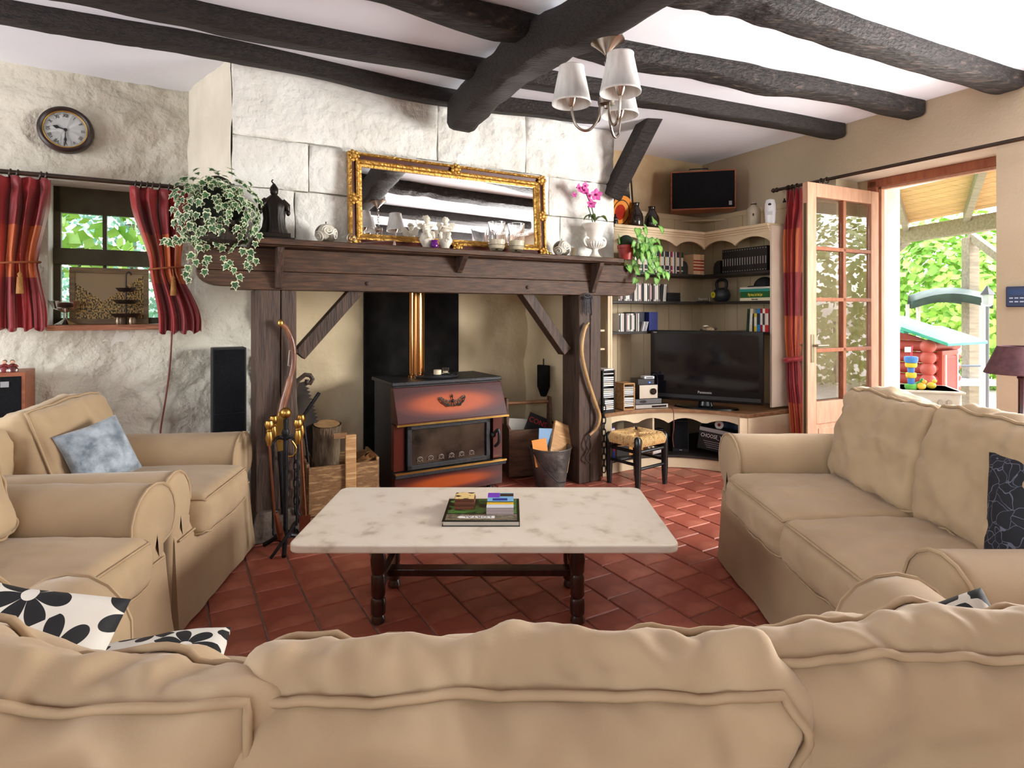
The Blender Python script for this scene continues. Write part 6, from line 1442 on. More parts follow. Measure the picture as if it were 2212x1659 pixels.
for q_ in range(4):
    p, q = Vector(LP[q_]), Vector(LP[(q_+1) % 4]); cc = Vector((0, 0)); mb = MB(); n = 16
    for k in range(n):
        t_ = (k+.5)/n; e = p.lerp(q, .06+.88*t_); inn = e.lerp(cc, (1-abs(2*t_-1))*.9); out = e+(e-e.lerp(cc, .05))*1.0
        eo = e-cc; nrm = Vector(((q-p).y, -(q-p).x)).normalized()
        eo = e+nrm*.02
        mb.tube(bez([(*(e+nrm*.012), sz_-.065), (*eo, sz_-.045), (*eo, sz_-.02), (*e, sz_-.002), (*inn, sz_-.012)], 3), .0085, 6)
    o = mb.build('rush_weave', m_rush, sto, True); o['kind'] = 'stuff'
MB().box(-sd/2, sd/2, -sd2/2, sd2/2, sz_-.055, sz_-.015).build('seat_core', m_rush, sto)
# ================================================================ coffee table
Y1, Y2 = 2.21, 2.944; XL, XR = -.841, .63; TZ = .396
m_marble = mat('cream_marble', 'e6dbc9', 'bdb09b', rough=.35, scale=11, lo=.48, hi=.72, detail=8, c3='dfd2be')
m_turn = mat('turned_walnut', '2c1712', '47271d', rough=.3, scale=6, stretch=(6, 6, 1), coat=.2)
tb_ = thing('coffee_table', 'cream marble-topped coffee table with dark turned legs', 'table', ((XL+XR)/2, (Y1+Y2)/2, 0))
hx, hy = (XR-XL)/2, (Y2-Y1)/2; rc = .045; pts = []
for cx_, cy_, a0 in ((hx-rc, hy-rc, 0), (-hx+rc, hy-rc, 90), (-hx+rc, -hy+rc, 180), (hx-rc, -hy+rc, 270)):
    for i in range(7): t = math.radians(a0+i*15); pts.append((cx_+rc*math.cos(t), cy_+rc*math.sin(t)))
MB().prism(pts, TZ-.032, TZ).build('marble_top', m_marble, tb_, bev=.006)
lx = .40-.02; ly = .16; dx = (815+1248)/2-(619+1471)/2
lxc = ((815+1248)/2-CX)/F*2.40-((XL+XR)/2); lx = (1248-815)/2/F*2.40
for sx in (-1, 1):
    for sy in (-1, 1):
        MB().lathe([(.024, 0), (.029, .006), (.028, .02), (.022, .032), (.03, .04), (.031, .08), (.029, .10), (.024, .105), (.029, .115), (.029, .19), (.023, .20), (.028, .21), (.032, .26), (.025, .30), (.022, .31), (.029, .32), (.029, TZ-.033)], 20, T(lxc+sx*lx, sy*ly, 0)).build('leg', m_turn, tb_, True)
    MB().box(lxc+sx*lx-.016, lxc+sx*lx+.016, -ly, ly, .12, .165).build('end_rail', m_turn, tb_, bev=.003); MB().box(lxc+sx*lx-.02, lxc+sx*lx+.02, -ly, ly, TZ-.085, TZ-.035).build('apron', m_turn, tb_, bev=.003)
MB().box(lxc-lx, lxc+lx, -.028, .028, .128, .158).build('stretcher', m_turn, tb_, bev=.003)
# books on it
def tt_(u, v, z=TZ): Y = F*(H-z)/(v-HV); return Vector(((u-CX)/F*Y, Y, z))
zbk = TZ+.022
p00, p10, p01, p11 = tt_(954, 1126, zbk), tt_(1123, 1126, zbk), tt_(964, 1077, zbk), tt_(1116, 1077, zbk)
bw_, bd_ = (p10-p00).x/2, (p01-p00).y/2; bc0 = Vector(((p00.x+p10.x)/2, (p00.y+p01.y)/2, TZ))
bb = thing('picture_book', 'large green and black picture book lying on the marble table', 'book', bc0)
MB().box(-bw_, bw_, -bd_, bd_, 0, .003).build('back_cover', flat('10120f', .35), bb); MB().box(-bw_+.005, bw_-.004, -bd_+.005, bd_-.005, .003, .019).build('pages', flat('d6cfc2', .6), bb)
MB().box(-bw_, bw_, -bd_, bd_, .019, .022).build('front_cover', flat('131a12', .3), bb, bev=.001)
MB().box(-bw_+.012, bw_-.012, -bd_*.35, bd_-.01, .022, .0224).build('cover_photo', mat('cover_forest', '1f5a2c', '0f1a10', rough=.35, scale=26, c3='57803a', lo=.35, hi=.6), bb)
MB().box(-bw_+.012, bw_-.012, -bd_+.012, -bd_*.42, .022, .0224).build('cover_strip', mat('cover_stone', '4c4636', '8d8168', rough=.35, scale=60), bb)
MB().prism([(-.10, -.0), (-.088, .014), (.055, .014), (.055, -.014), (-.088, -.014)], .0224, .0232, T(0, -bd_*.68, 0)).build('title_arrow', flat('ece9e2', .4), bb)
text('LORTAL', .024, flat('141414', .5), bb, T(-.016, -bd_*.68, .0236) @ rotz(PI), ext=.0002, sx=1.35)
cs0 = tt_(1003, 1101, zbk); sk = thing('card_stack', 'stack of brown playing-card sized beer mats on the picture book', 'stack', Vector((cs0.x, cs0.y+.045, zbk)))
for k in range(7): MB().box(-.042+R.uniform(-.002, .002), .042+R.uniform(-.002, .002), -.045+R.uniform(-.002, .002), .045, k*.0065, k*.0065+.006).build('mat', flat(('6d3f28', '7d4d33', '5e3522')[k % 3], .7), sk)
MB().box(-.041, .041, -.044, .044, .0456, .0468).build('top_print', mat('mat_print', 'e6c886', '241a10', rough=.4, scale=30, lo=.5, hi=.58), sk)
lf0 = tt_(1080, 1112, zbk); lf = thing('leaflet_pile', 'pile of purple and yellow printed leaflets on the picture book', 'leaflets', Vector((lf0.x, lf0.y+.10, zbk)))
for k in range(5): MB().box(-.057, .057, -.10+.0005*k, .10, k*.006, k*.006+.0056).build('leaflet', flat(('b5a7a8', 'c2b5b3')[k % 2], .6), lf)
zt3 = .0296
for nm, bx, c in (('sky_print', (-.057, .057, -.03, .10), '7fb6d8'), ('purple_print', (-.057, -.004, .035, .10), '7a3fc0'), ('dark_print', (-.002, .057, .05, .09), '3a2a22'), ('yellow_print', (-.057, .057, -.06, -.02), 'e4b93a'), ('white_print', (-.057, .057, -.10, -.06), 'd5d8de'), ('blue_print', (-.034, .03, -.008, .022), '24348c')):
    MB().box(*bx, zt3-.0004, zt3+(.0012 if nm == 'blue_print' else .0008 if nm in ('purple_print', 'dark_print') else .0004)).build(nm, flat(c, .35), lf)
# ================================================================ chandelier
ch0 = on(1310, 92, 2.43); hubz = px(1305, 218, ch0.y).z
m_nik = mat('brushed_nickel', 'b8aea3', '8e857c', rough=.25, metal=1, scale=9)
m_shade = mat('pleated_shade', 'e2e1de', 'd2d1ce', rough=.8, scale=60, stretch=(1, 1, .02)); m_shade.node_tree.nodes['Principled BSDF'].inputs['Transmission Weight'].default_value = 0
chn = thing('chandelier', 'three-arm nickel chandelier with white pleated shades under the tie beam', 'chandelier', (ch0.x, ch0.y, hubz))
top = 2.475-hubz
MB().lathe([(.07, top), (.07, top-.03), (.078, top-.034), (.078, top-.04), (.06, top-.05), (.02, top-.085), (.008, top-.10), (.0001, top-.10)], 28).build('canopy', m_nik, chn, True)
n = int((top-.10)/.022)
for k in range(n):
    z = top-.10-.011-k*.022; MB().tube([((.008*math.cos(t) if k % 2 else 0), (0 if k % 2 else .008*math.cos(t)), z+.0145*math.sin(t)) for t in [i/12*2*PI for i in range(12)]], .0022, 5, True).build('chain_link', m_nik, chn, True)
MB().lathe([(.006, .03), (.012, .02), (.036, .012), (.038, .0), (.036, -.016), (.012, -.022), (.010, -.032), (.0001, -.036)], 24).build('hub', m_nik, chn, True)
Ra = .155
for ang in (math.radians(188), math.radians(-78), math.radians(58)):
    c, s_ = math.cos(ang), math.sin(ang); P_ = lambda r, z: (r*c, r*s_, z)
    ar = MB().tube(bez([P_(.028, -.01), P_(.035, -.07), P_(.065, -.12), P_(.10, -.132), P_(.135, -.11), P_(Ra-.005, -.065), P_(Ra, -.03)], 6), .006, 8).build('arm', m_nik, chn, True)
    MB().lathe([(.004, -.035), (.010, -.03), (.030, .02), (.031, .026), (.0001, .026)], 18, T(Ra*c, Ra*s_, 0)).build('lamp_cup', m_nik, ar, True)
    MB().lathe([(.011, .026), (.011, .075), (.0001, .09)], 12, T(Ra*c, Ra*s_, 0)).build('candle_tube', flat('efece6', .5), ar, True)
    q = MB(); N = 72
    for z, r in ((-.022, .083), (-.014, .083), (-.0135, .081), (.13, .052), (.1305, .054), (.137, .054)):
        for i in range(N): t = 2*PI*i/N; rr = r*(1+(.012 if (i % 2 and -.0136 < z < .1302) else 0)); q.v.append((Ra*c+rr*math.cos(t), Ra*s_+rr*math.sin(t), z))
    for j in range(5):
        for i in range(N): q.f.append((j*N+i, j*N+(i+1) % N, (j+1)*N+(i+1) % N, (j+1)*N+i))
    q.build('shade', m_shade, chn, True, sol=.002, ang=180)
# ================================================================ terrace doorway: frame, open leaf, curtain
m_dw2 = mat('door_wood', 'c79a80', 'b98a6f', rough=.5, scale=5, stretch=(8, 8, 1), bump=.08); m_dwd = mat('door_wood_dark', '8d4f36', 'a0613f', rough=.5, scale=5, stretch=(8, 8, 1))
m_pane = mat('window_glass', 'ffffff', rough=.02, trans=1, ior=1.08)
m_lglass = mat('door_glass', 'ffffff', rough=.005, trans=1, ior=1.5)
RM = T(*RF.o) @ rotz(RF.ang)
dfz = 2.235; fa0 = RF.a(1893, .34); fa1 = ds1+.02
fr = struct(thing('door_1', 'open French door with a wooden frame onto the terrace', None, RF.o, RF.ang))
MB().box(fa0-.045, fa0+.03, .29, .355, 0, dfz+.05).build('door_frame', m_dwd, fr, bev=.004); MB().box(fa0-.04, fa1, .29, .355, dfz, dfz+.06).build('door_frame', m_dwd, fr, bev=.004); MB().box(fa0+.03, fa0+.055, .315, .355, 0, dfz).build('door_stop', m_dw2, fr, bev=.002); MB().box(fa0+.03, fa1, .315, .355, dfz-.022, dfz).build('door_stop', m_dw2, fr, bev=.002)
MB().box(fa0-.30, fa0-.04, .29, TH-.002, 0, dz1-.012).build('reveal_fill', m_sand, fr)
MB().box(fa0-.1, fa1+.1, .28, .45, -.02, .03).build('threshold', flat('9c8f80', .7), fr)
# leaf: hinge line at (fa0+.03,.29)
hg = RF.w(fa0+.03, .285, 0); free = px(1739, 390, 4.22); free.z = 0
ld_ = free-hg; lw_ = ld_.length; la = math.atan2(ld_.y, ld_.x)
lf_ = thing('french_door_leaf', 'open glazed French door leaf with eight panes and a lever handle', 'door leaf', hg, la)
lz1 = 2.19; st_w = .095; zr0 = H+(HV-866)/F*4.3
def lb(x0, x1, z0, z1, nm, m=m_dw2, y0=-.022, y1=.022): return MB().box(x0, x1, y0, y1, z0, z1).build(nm, m, lf_, bev=.004)
lb(0, st_w, .01, lz1, 'stile'); lb(lw_-st_w, lw_, .01, lz1, 'stile'); lb(st_w, lw_-st_w, lz1-.10, lz1, 'top_rail'); lb(st_w, lw_-st_w, zr0-.16, zr0, 'lock_rail'); lb(st_w, lw_-st_w, .01, .16, 'bottom_rail'); lb(st_w, lw_-st_w, .16, zr0-.16, 'kick_panel', m_dw2, -.010, .010)
g = .035; lb(st_w+g, lw_-st_w-g, .16+g, zr0-.16-g, 'raised_panel', m_dw2, -.016, .016)
gz0, gz1 = zr0, lz1-.10; mx_ = lw_/2
lb(mx_-.016, mx_+.016, gz0, gz1, 'mullion', m_dwd)
for k in range(1, 4): z = gz0+(gz1-gz0)*k/4; lb(st_w, lw_-st_w, z-.014, z+.014, 'glazing_bar', m_dwd)
for k in range(4):
    z0 = gz0+(gz1-gz0)*k/4+.014; z1 = gz0+(gz1-gz0)*(k+1)/4-.014
    for x0, x1 in ((st_w, mx_-.016), (mx_+.016, lw_-st_w)): MB().box(x0, x1, -.002, .002, z0, z1).build('pane', m_lglass, lf_)
m_lat = flat('8f8672', .3, .8)
MB().box(lw_-.001, lw_+.003, -.010, .010, .2, lz1-.15).build('espagnolette_strip', flat('5a5137', .4, .6), lf_)
hz_ = H+(HV-752)/F*4.25
q = MB(); q.box(lw_-.062, lw_-.032, -.030, -.022, hz_-.10, hz_+.10); q.build('lock_plate_inner', m_lat, lf_, bev=.002)
q = MB(); q.box(lw_-.062, lw_-.032, .022, .030, hz_-.10, hz_+.10); q.build('lock_plate', m_lat, lf_, bev=.002)
MB().tube([(lw_-.047, .03, hz_+.02), (lw_-.047, .065, hz_+.02), (lw_-.16, .065, hz_+.02)], .008, 8).build('lever', m_lat, lf_, True)
MB().tube([(lw_-.047, -.03, hz_+.02), (lw_-.047, -.065, hz_+.02), (lw_-.16, -.065, hz_+.02)], .008, 8).build('lever', m_lat, lf_, True)
# rod and curtain
RBD = -.15
rzz = RF.z(2000, 343, RBD)
r0 = RF.a(1681, RBD); r1 = 2.6
dr = thing('curtain_rod', 'long dark wooden curtain rod above the terrace door', 'curtain rod', RF.w(0, RBD, rzz), RF.ang)
MB().tube([(r0, 0, 0), (r1, 0, 0)], .013, 12).build('pole', m_rod, dr, True); MB().lathe([(.013, 0), (.02, .01), (.014, .03), (.02, .045), (.012, .06), (.0001, .062)], 14, T(r0, 0, 0) @ Matrix.Rotation(-PI/2, 4, 'Y')).build('finial', m_rod, dr, True)
MB().bar((r0+.06, 0, 0), (r0+.06, .15, 0), .02, .02).build('bracket', m_rod, dr)
for u in (1694, 1704, 1712, 1722, 1774, 1786): a = max(-.14, RF.a(u, RBD)); MB().tube([(a, .022*math.cos(t), .022*math.sin(t)-.006) for t in [k/14*2*PI for k in range(14)]], .004, 6, True).build('ring', m_rod, dr, True)
zcur = rzz-.035; CBk = -.15
zz_ = lambda v: H+(HV-v)/F*RF.w(RF.a(1700, CBk), CBk, 0).y
curtain('long red and orange checked curtain gathered beside the terrace door', RF, CBk, (-.145, -.0, zcur), (-.125, -.03, zz_(775)), (-.085, .03, .03), 5, None, .7, False, .055, 2.2)
# thermostat, socket
ts = thing('thermostat', 'small dark blue thermostat with lit display on the beige wall', 'thermostat', RF.w(RF.a(2200, 0), -.012, RF.z(2200, 641, 0)), RF.ang)
MB().box(-.055, .055, -.012, .012, -.062, .062).build('housing', flat('1b2b4f', .35), ts, bev=.006); MB().box(-.04, .04, -.014, -.011, .01, .045).build('display', flat('26406e', .2), ts)
for i in range(3):
    for j in range(2): MB().box(-.035+.026*i, -.017+.026*i, -.015, -.011, -.012-.022*j, -.004-.022*j).build('button', flat('a9b8d0', .4), ts)
# ================================================================ standing lamp
LY = 3.25; lp_p = px(2206, 800, LY); lp_p.z = 0
lm = thing('standing_lamp', 'dark turned standing lamp with a plum shade behind the two-seat sofa', 'lamp', lp_p)
m_plum = mat('plum_shade', '4d3238', '5c3d43', rough=.8, scale=30); m_lwood = mat('lamp_wood', '26141a', '3a2027', rough=.3, scale=7)
ls0, ls1 = px(2206, 808, LY).z, px(2206, 748, LY).z
MB().lathe([(.162, ls0), (.165, ls0+.004), (.105, ls1), (.102, ls1), (.160, ls0+.004), (.160, ls0)], 40).build('shade', m_plum, lm, True)
MB().lathe([(.13, 0), (.13, .02), (.06, .05), (.025, .09), (.02, .25), (.026, .27), (.02, .29), (.017, .45), (.03, .48), (.034, .52), (.024, .56), (.018, .60), (.024, .64), (.014, .66), (.014, ls0-.03), (.02, ls0-.02), (.012, ls0), (.012, ls1-.02)], 22).build('pole', m_lwood, lm, True)
MB().ball(.03, (0, 0, (ls0+ls1)/2+.02)).build('bulb', flat('f0ece4', .4), lm, True)
# ================================================================ terrace and garden
m_pav = mat('terrace_stone', 'cfc6b8', 'b2a898', rough=.9, scale=3, bump=.3)
gd = struct(MB().box(2.2, 40, -8, 45, -.22, -.12).build('terrace_ground', m_pav)); gd['label'] = 'pale paved terrace and garden ground'
gd2 = struct(MB().box(-40, 2.2, 5.6, 45, -.22, -.12).build('garden_ground', mat('lawn', '5d7a3a', '78944d', rough=.95, scale=6))); gd2['label'] = 'green garden ground behind the house'
def cut(g_):     # keep the terrace off the room floor
    pass
m_ext = mat('outer_stone', 'e6ddcf', 'cfc4b2', rough=.95, scale=5, bump=.5, bscale=14)
oa = RF.a(1944, .72)
ow = MB(); fbox(ow, RF, oa-1.6, oa, .37, .72, -.12, 3.0); struct(ow.build('wall_outer', m_ext))['label'] = 'pale rough stone pier outside the terrace door'
# pergola
m_pwood = mat('weathered_wood', '8f8472', 'a69a86', rough=.85, scale=4, stretch=(1, 8, 8), bump=.2); m_plank = mat('larch_plank', 'd9b27c', 'c99d66', rough=.7, scale=4, stretch=(1, 10, 10), rand=.1)
pb0, pb1 = Vector((5.55, 9.6, 2.36)), Vector((6.05, 5.6, 2.36))
pg = thing('pergola', 'wooden terrace roof of larch planks on grey rafters and posts', 'pergola', (0, 0, 0))
MB().bar(pb0, pb1, .14, .20).build('front_beam', m_pwood, pg, bev=.006)
h0 = RF.w(-.9, .40, 2.98); h1 = RF.w(4.2, .40, 2.98)
bd_ = (pb1-pb0)
NP = 22
for k in range(NP):
    t0, t1 = k/NP, (k+.96)/NP
    q = [h0.lerp(pb0+Vector((0, 0, .16)), t0), h1.lerp(pb1+Vector((0, -1.2, .16)), t0), h1.lerp(pb1+Vector((0, -1.2, .16)), t1), h0.lerp(pb0+Vector((0, 0, .16)), t1)]
    mb = MB(); mb.v = q+[p+Vector((0, 0, .022)) for p in q]; mb.f = [(0, 1, 2, 3), (4, 7, 6, 5), (0, 4, 5, 1), (1, 5, 6, 2), (2, 6, 7, 3), (3, 7, 4, 0)]; mb.build('roof_plank', m_plank, pg)
for k in range(6):
    t = .02+k/5*.96; MB().bar(h0.lerp(h1, t)+Vector((0, 0, -.07)), (pb0+Vector((0, 0, .10))).lerp(pb1+Vector((0, -1.2, .10)), t), .07, .12).build('rafter', m_pwood, pg, bev=.004)
def ext_at(u, v, Y): return px(u, v, Y)
pp = pb0.lerp(pb1, .38); pu = px(2096, 600, 8.05)
for p in (Vector((pu.x, pu.y, 0)), pb0+Vector((0, 0, -2.36)), pb1+Vector((0, 0, -2.36))):
    MB().box(p.x-.07, p.x+.07, p.y-.07, p.y+.07, -.12, 2.27).build('post', m_pwood, pg, bev=.008)
MB().bar(Vector((pu.x, pu.y, 2.30)), px(2165, 560, 7.4), .07, .10).build('brace', m_pwood, pg); MB().bar(px(1962, 520, 8.7), px(1928, 548, 8.8), .07, .1).build('brace', m_pwood, pg)
# leafy things
def leaf_cloud(n, fn, s0, s1, seed):
    rr = random.Random(seed); mb = MB()
    for _ in range(n):
        p, nr = fn(rr); s = rr.uniform(s0, s1); nr = (Vector(nr)+Vector((rr.uniform(-.8, .8), rr.uniform(-.8, .8), rr.uniform(-.4, .8)))).normalized()
        y = Vector((rr.uniform(-1, 1), rr.uniform(-1, 1), rr.uniform(-1, .3))); y = (y-nr*y.dot(nr)).normalized(); x = y.cross(nr); p = Vector(p)
        b = len(mb.v); mb.v += [tuple(p), tuple(p+x*s*.35+y*s*.5), tuple(p+y*s), tuple(p-x*s*.35+y*s*.5)]; mb.f.append((b, b+1, b+2, b+3))
    return mb
def blob(c, rx, ry, rz):
    def f(rr):
        d = Vector((rr.gauss(0, 1), rr.gauss(0, 1), rr.gauss(0, 1))).normalized(); k = rr.uniform(.75, 1.02)
        return (c[0]+d.x*rx*k, c[1]+d.y*ry*k, c[2]+d.z*rz*k), d
    return f
def bush(name, label, c, r, n, s, m, seed, cat='shrub', stem=True):
    t = thing(name, label, cat, (c[0], c[1], -.12))
    mb = leaf_cloud(n, blob((0, 0, c[2]+.12), *r), s*.7, s*1.2, seed); o = mb.build('foliage', m, t, sol=.0); o['kind'] = 'stuff'
    MB().tube(bez([(0, 0, 0), (.05, .03, c[2]*.4), (0, 0, c[2])], 4), .06, 8).build('trunk', m_bark, t, True); return t
m_g1 = mat('laurel_green', '77ad3c', 'b3d963', rough=.45, scale=3, lo=.3, hi=.7); m_g2 = mat('leaf_green', '4f8b3a', '86b95a', rough=.5, scale=3); m_g3 = mat('conifer_green', '5f8f7a', 'a3c9b0', rough=.6, scale=4); m_g4 = mat('yellow_green', 'a9b860', 'd4d694', rough=.5, scale=3)
bush('laurel_bush', 'tall bright green laurel bush beyond the pergola', (8.1, 10.9, 1.4), (1.25, 1.2, 1.75), 5200, .17, m_g1, 3)
bush('garden_tree', 'pale yellow-green tree seen through the open door panes', (5.6, 12.5, 1.6), (1.9, 1.5, 2.0), 5500, .15, m_g4, 4, 'tree')
bush('flower_bush', 'low pink-flowered bush behind the playhouse', (9.3, 10.4, .4), (.8, .6, .55), 1500, .09, m_g2, 5)
bush('boundary_hedge', 'long pale green hedge facing the terrace door', (10.5, 3.4, 1.3), (1.0, 4.2, 1.9), 8000, .16, m_g4, 11, 'hedge')
bush('distant_tree', 'round distant green tree beyond the garden wall', (19, 22, 1.2), (3.0, 2, 1.9), 2500, .3, m_g2, 6, 'tree')
for k in range(9):
    p = (9.3+R.uniform(-.7, .7), 10.0+R.uniform(-.3, .1), .5+R.uniform(-.1, .45)); o = MB().ball(.06, p, 8, 5).build('blossom', flat('d06a94', .5), None, True); tag(o, 'pink blossom head on the low garden bush', 'flower', 'pink blossoms')
bush('vine', 'broad-leaved pale green vine outside the small window', (-4.15, 5.75, 2.0), (.6, .25, .4), 160, .16, m_g1, 7)
bush('conifer', 'blue-green conifer outside the small window', (-4.9, 7.6, 2.5), (2.0, .6, 1.8), 9000, .085, m_g3, 8, 'tree')
# dry stone bank
m_rock = mat('garden_rock', 'b5ada3', '8f877d', rough=.95, scale=5, bump=.6)
for k in range(9):
    s = R.uniform(.22, .4); o = MB().ball(s, (0, 0, 0), 12, 8, (1.3, .9, .7)).build('garden_rock', m_rock, None, True); o.location = (9.4+k*.28+R.uniform(-.2, .2), 9.2-k*.22+R.uniform(-.2, .3), .05+.10*(k % 3)); o.rotation_euler = (R.random(), R.random(), R.random())
    for v in o.data.vertices: v.co *= 1+.16*nz(v.co.x*5, v.co.y*5+k, v.co.z*5, 1, 2)
    tag(o, 'pale rounded garden rock on the bank behind the swing seat', 'rock', 'garden rocks')
# swing seat canopy
m_cnv = mat('dark_green_canvas', '33453f', '41564e', rough=.7, scale=6)
sy = 7.9; c0, c1 = px(1968, 660, sy+.3), px(2145, 660, sy-.5)
sc2 = thing('swing_seat', 'garden swing seat with a dark green canopy on pale poles', 'swing seat', (0, 0, 0)); q = MB(); n = 14; pts = []
dn = Vector((.55, .9, 0)).normalized()
for j, (o_, dz) in enumerate(((0, -.10), (0, 0), (.35, .09), (.7, .10), (1.05, 0), (1.05, -.1))):
    for i in range(n): t = i/(n-1); p = c0.lerp(c1, t)+dn*o_; p.z = px(2050, 648, sy).z+dz+.10*math.sin(PI*t)-.02; pts.append(p)
q.sheet(pts, n, 6); q.build('canopy', m_cnv, sc2, True, sol=.01, ang=60)
for p in (c1+Vector((-.12, 0, 0)), c0+Vector((.1, 0, 0)), c1+dn, c0+dn): MB().tube([(p.x, p.y, px(2050, 655, sy).z), (p.x+.0, p.y, -.12)], .025, 8).build('pole', flat('d9d6cf', .4), sc2, True)
pS = c0.lerp(c1, .72)+dn*.5
MB().box(-.35, .3, -.25, .25, .28, .36, T(pS.x, pS.y, 0)).build('seat', flat('b9c2d6', .6), sc2, bev=.02); MB().tube([(pS.x-.35, pS.y-.25, .32), (pS.x-.35, pS.y-.25, -.12)], .015, 6).build('frame_leg', flat('55606e', .5), sc2); MB().tube([(pS.x+.3, pS.y-.25, .55), (pS.x-.35, pS.y-.25, .55), (pS.x-.35, pS.y-.25, .32)], .015, 6).build('arm_rail', flat('55606e', .5), sc2)
# playhouse
py_ = 6.4; b_pt = px(2003, 900, 6.3); a_pt = b_pt-Vector((.51, -.86, 0))*1.15 
dph = Vector((b_pt.x-a_pt.x, b_pt.y-a_pt.y, 0)); pw_ = dph.length; pang = math.atan2(dph.y, dph.x)
ph = thing('playhouse', 'red plastic log-cabin playhouse with a green roof', 'playhouse', (a_pt.x, a_pt.y, -.12), pang); m_red = mat('red_plastic', 'b0453a', 'a33c33', rough=.45, scale=5); m_redl2 = flat('c65f55', .45)
we = px(2030, 735, py_).z+.12; nlog = 9
for k in range(nlog): z = we*(k+.5)/nlog; MB().tube([(0, 0, z), (pw_, 0, z)], we/nlog*.5, 10).build('wall_log', m_red, ph, True)
dpt = .62
for k in range(nlog): z = we*(k+.5)/nlog; MB().tube([(pw_, .02, z), (pw_, dpt, z)], we/nlog*.5, 10).build('end_log', m_red, ph, True)
for k in range(nlog): z = we*(k+.5)/nlog; MB().ball(we/nlog*.62, (pw_+.02, -.03, z), 12, 8).build('corner_log', m_redl2, ph, True)
m_teal = mat('teal_plastic', '3fae97', '55c0a8', rough=.45, scale=6)
zr1 = we+.55; 
for k in range(4):
    t0, t1 = k/4, (k+1.08)/4; x_e = pw_+.22
    q = MB(); y0, y1 = -.14, dpt+.14
    # shed slope falls towards the end wall
    xa = -.3+(x_e+.3)*t0; xb = -.3+(x_e+.3)*t1; za = we+.46*(1-t0)+.02+.012; zb_ = we+.46*(1-t1)
    q.v = [(xa, y0, za), (xb, y0, zb_), (xb, y1, zb_), (xa, y1, za)]; q.v += [(x, y, z-.035) for x, y, z in q.v]; q.f = [(0, 1, 2, 3), (4, 7, 6, 5), (0, 4, 5, 1), (1, 5, 6, 2), (2, 6, 7, 3), (3, 7, 4, 0)]
    q.build('roof_panel', m_teal, ph, bev=.008)
q = MB(); q.prism([(0, we), (pw_, we), (0, we+.40)], -.02, .02, MXZ); q.build('gable', m_red, ph)
sx0 = pw_*.36; MB().box(sx0-.03, sx0+.21, -.075, -.05, .20, we*.78).build('shutter_frame', m_red, ph, bev=.005); sh_ = MB().box(sx0, sx0+.18, -.10, -.07, .25, we*.74).build('shutter', flat('e0b448', .45), ph, bev=.004)
MB().bar((sx0+.01, -.105, .27), (sx0+.17, -.105, we*.72), .02, .015, up=(0, 1, 0)).build('diagonal_strip', flat('cfa23a', .45), sh_)
MB().box(pw_+.03, pw_+.09, .12, .48, .15, we*.9).build('door_surround', m_redl2, ph, bev=.006); MB().box(pw_+.08, pw_+.10, .18, .42, .2, we*.84).build('play_door', flat('c23b3b', .4), ph, bev=.004)
for y in (.17, .43): MB().box(pw_+.085, pw_+.105, y-.012, y+.012, .2, we*.86).build('door_trim', flat('eadfd6', .4), ph)
# water table
wy = 5.55; w0_, w1_ = px(1890, 860, wy+.2), px(2074, 860, wy-.05); wc = (w0_+w1_)/2; wang = math.atan2(w1_.y-w0_.y, w1_.x-w0_.x); wl_ = Vector((w1_.x-w0_.x, w1_.y-w0_.y)).length; zt4 = px(2000, 845, wy).z+.12
m_gry = mat('grey_plastic', 'cfc7bd', 'bfb6ab', rough=.5, scale=5)
wt = thing('water_table', 'grey plastic castle water table with arched windows', 'water table', (wc.x, wc.y, -.12), wang)
MB().prism([(-wl_/2, 0), (wl_/2, 0), (wl_/2+.02, .19), (-wl_/2-.02, .19)], -.0, .5, T(0, 0, zt4-.19) @ MXZ).build('basin', m_gry, wt, bev=.015)
MB().box(-wl_/2-.04, wl_/2+.04, -.03, .53, zt4-.025, zt4).build('rim', m_gry, wt, bev=.01)
for x in (-.28, .22):
    for y in (.1, .4): MB().box(x-.05, x+.05, y-.05, y+.05, 0, zt4-.18).build('leg', flat('d98f86', .5), wt, bev=.01)
for x in (.0, .07, .19, .26): MB().prism([(-.02, 0), (.02, 0), (.02, .04)]+[(.02*math.cos(t), .04+.02*math.sin(t)) for t in (.5, 1.0, 1.57, 2.1, 2.6)]+[(-.02, .04)], -.012, -.002, T(x, 0, zt4-.14) @ MXZ).build('arched_window', flat('a79d92', .5), wt)
tt2 = px(1968, 800, wy+.15); tz = zt4-.12
ty = thing('stacking_toy', 'bright stacking water-wheel toy on the water table', 'toy', (tt2.x, tt2.y, tz)); z = 0
for c, r, h in (('5fb04c', .055, .05), ('3f74c4', .03, .06), ('d9c23e', .045, .05), ('3f74c4', .03, .05), ('d9c23e', .05, .045), ('4a86d0', .058, .06)):
    MB().lathe([(r*.85, z), (r, z+h*.3), (r, z+h*.9), (r*.8, z+h)], 18).build('stack_piece', flat(c, .4), ty, True); z += h
MB().tube([(0, 0, z), (.01, 0, z+.1)], .008, 6).build('mast', flat('c43a55', .4), ty, True); MB().box(-.06, 0, -.003, .003, z+.04, z+.09).build('flag', flat('cfe0ea', .4), ty)
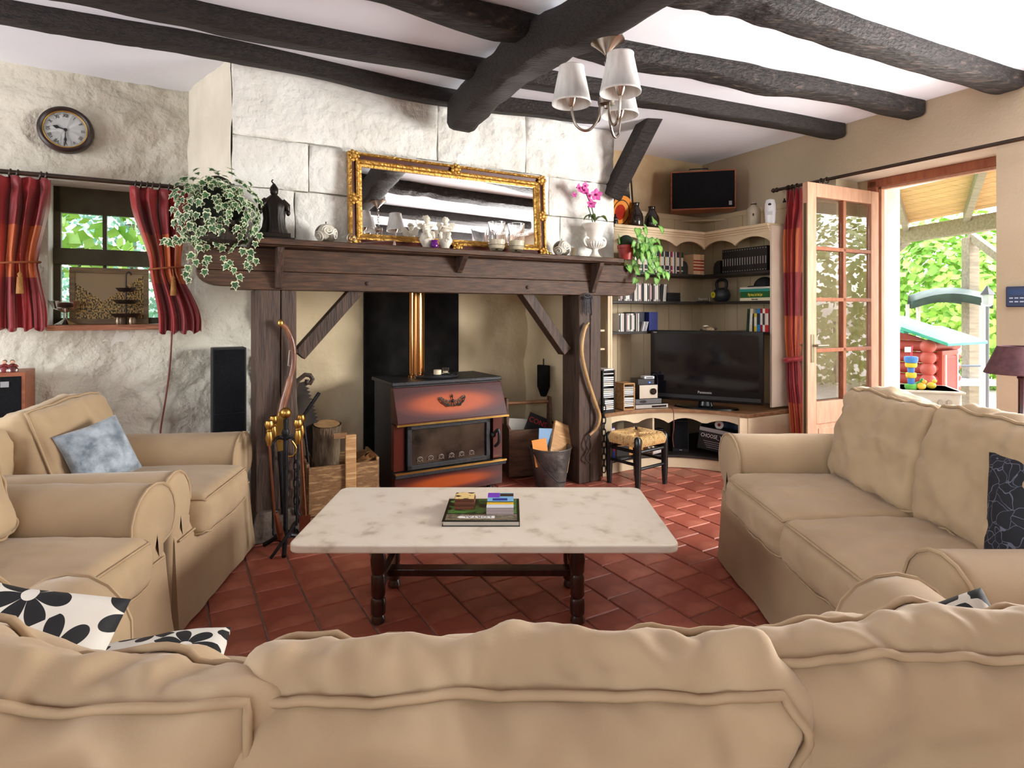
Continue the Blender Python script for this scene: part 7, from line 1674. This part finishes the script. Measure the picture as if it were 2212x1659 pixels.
for i, (u, c, lb) in enumerate(((1990, 'e0b53c', 'yellow plastic duck on the water table'), (2012, 'd9c23e', 'small yellow plastic ball by the playhouse door'), (1985, '3f8f4c', 'green plastic cup on the water table'))):
    p = px(u, 838, wy+.1+.06*i); o = thing('bath_toy', lb, 'toy', (p.x, p.y, tz)); MB().ball(.035, (0, 0, .033), 14, 9, (1.2, 1, .95)).build('body', flat(c, .4), o, True); MB().ball(.02, (.03, 0, .075), 12, 8).build('head', flat(c, .4), o, True)
# lamps outside
lt = thing('wall_lantern', 'grey metal lantern on a post beside the swing seat', 'lantern', (*px(2133, 650, 7.0).xy, px(2133, 662, 7.0).z))
MB().lathe([(.03, 0), (.055, .02), (.065, .14), (.05, .14)], 6).build('glass', mat('lantern_glass', 'dfe3e6', rough=.2, trans=.5), lt); MB().lathe([(.085, .14), (.03, .21), (.012, .24), (.0001, .25)], 6).build('cap', flat('6a6f78', .5), lt); MB().tube([(0, 0, 0), (0, 0, -px(2133, 662, 7.0).z-.12)], .018, 8).build('post', flat('7a7f88', .5), lt)
gl_p = px(2071, 748, 8.6); gl2 = thing('globe_lamp', 'white globe garden lamp on a short dark stem', 'garden lamp', (gl_p.x, gl_p.y, -.12)); MB().ball(.10, (0, 0, gl_p.z+.12), 18, 12).build('globe', flat('f2efe8', .3), gl2, True); MB().tube([(0, 0, 0), (0, 0, gl_p.z+.03)], .015, 8).build('stem', flat('3a3f3a', .5), gl2)
# lattice railing seen through the glazed leaf
rl = thing('terrace_railing', 'grey wooden cross-braced terrace railing beyond the glazed leaf', 'railing', (0, 0, 0))
q0, q1 = Vector((3.4, 8.4, 0)), Vector((5.5, 9.3, 0)); up = Vector((0, 0, 1))
MB().bar(q0+up*.98, q1+up*.98, .08, .07).build('top_rail', m_pwood, rl); MB().bar(q0+up*.15, q1+up*.15, .06, .06).build('bottom_rail', m_pwood, rl)
for k in range(3):
    a, b = q0.lerp(q1, k/3), q0.lerp(q1, (k+1)/3); MB().bar(a+up*.15, b+up*.98, .05, .05).build('cross_brace', m_pwood, rl); MB().bar(a+up*.98, b+up*.15, .05, .05).build('cross_brace', m_pwood, rl); MB().bar(a-up*.1, a+up*1.0, .07, .07).build('railing_post', m_pwood, rl)
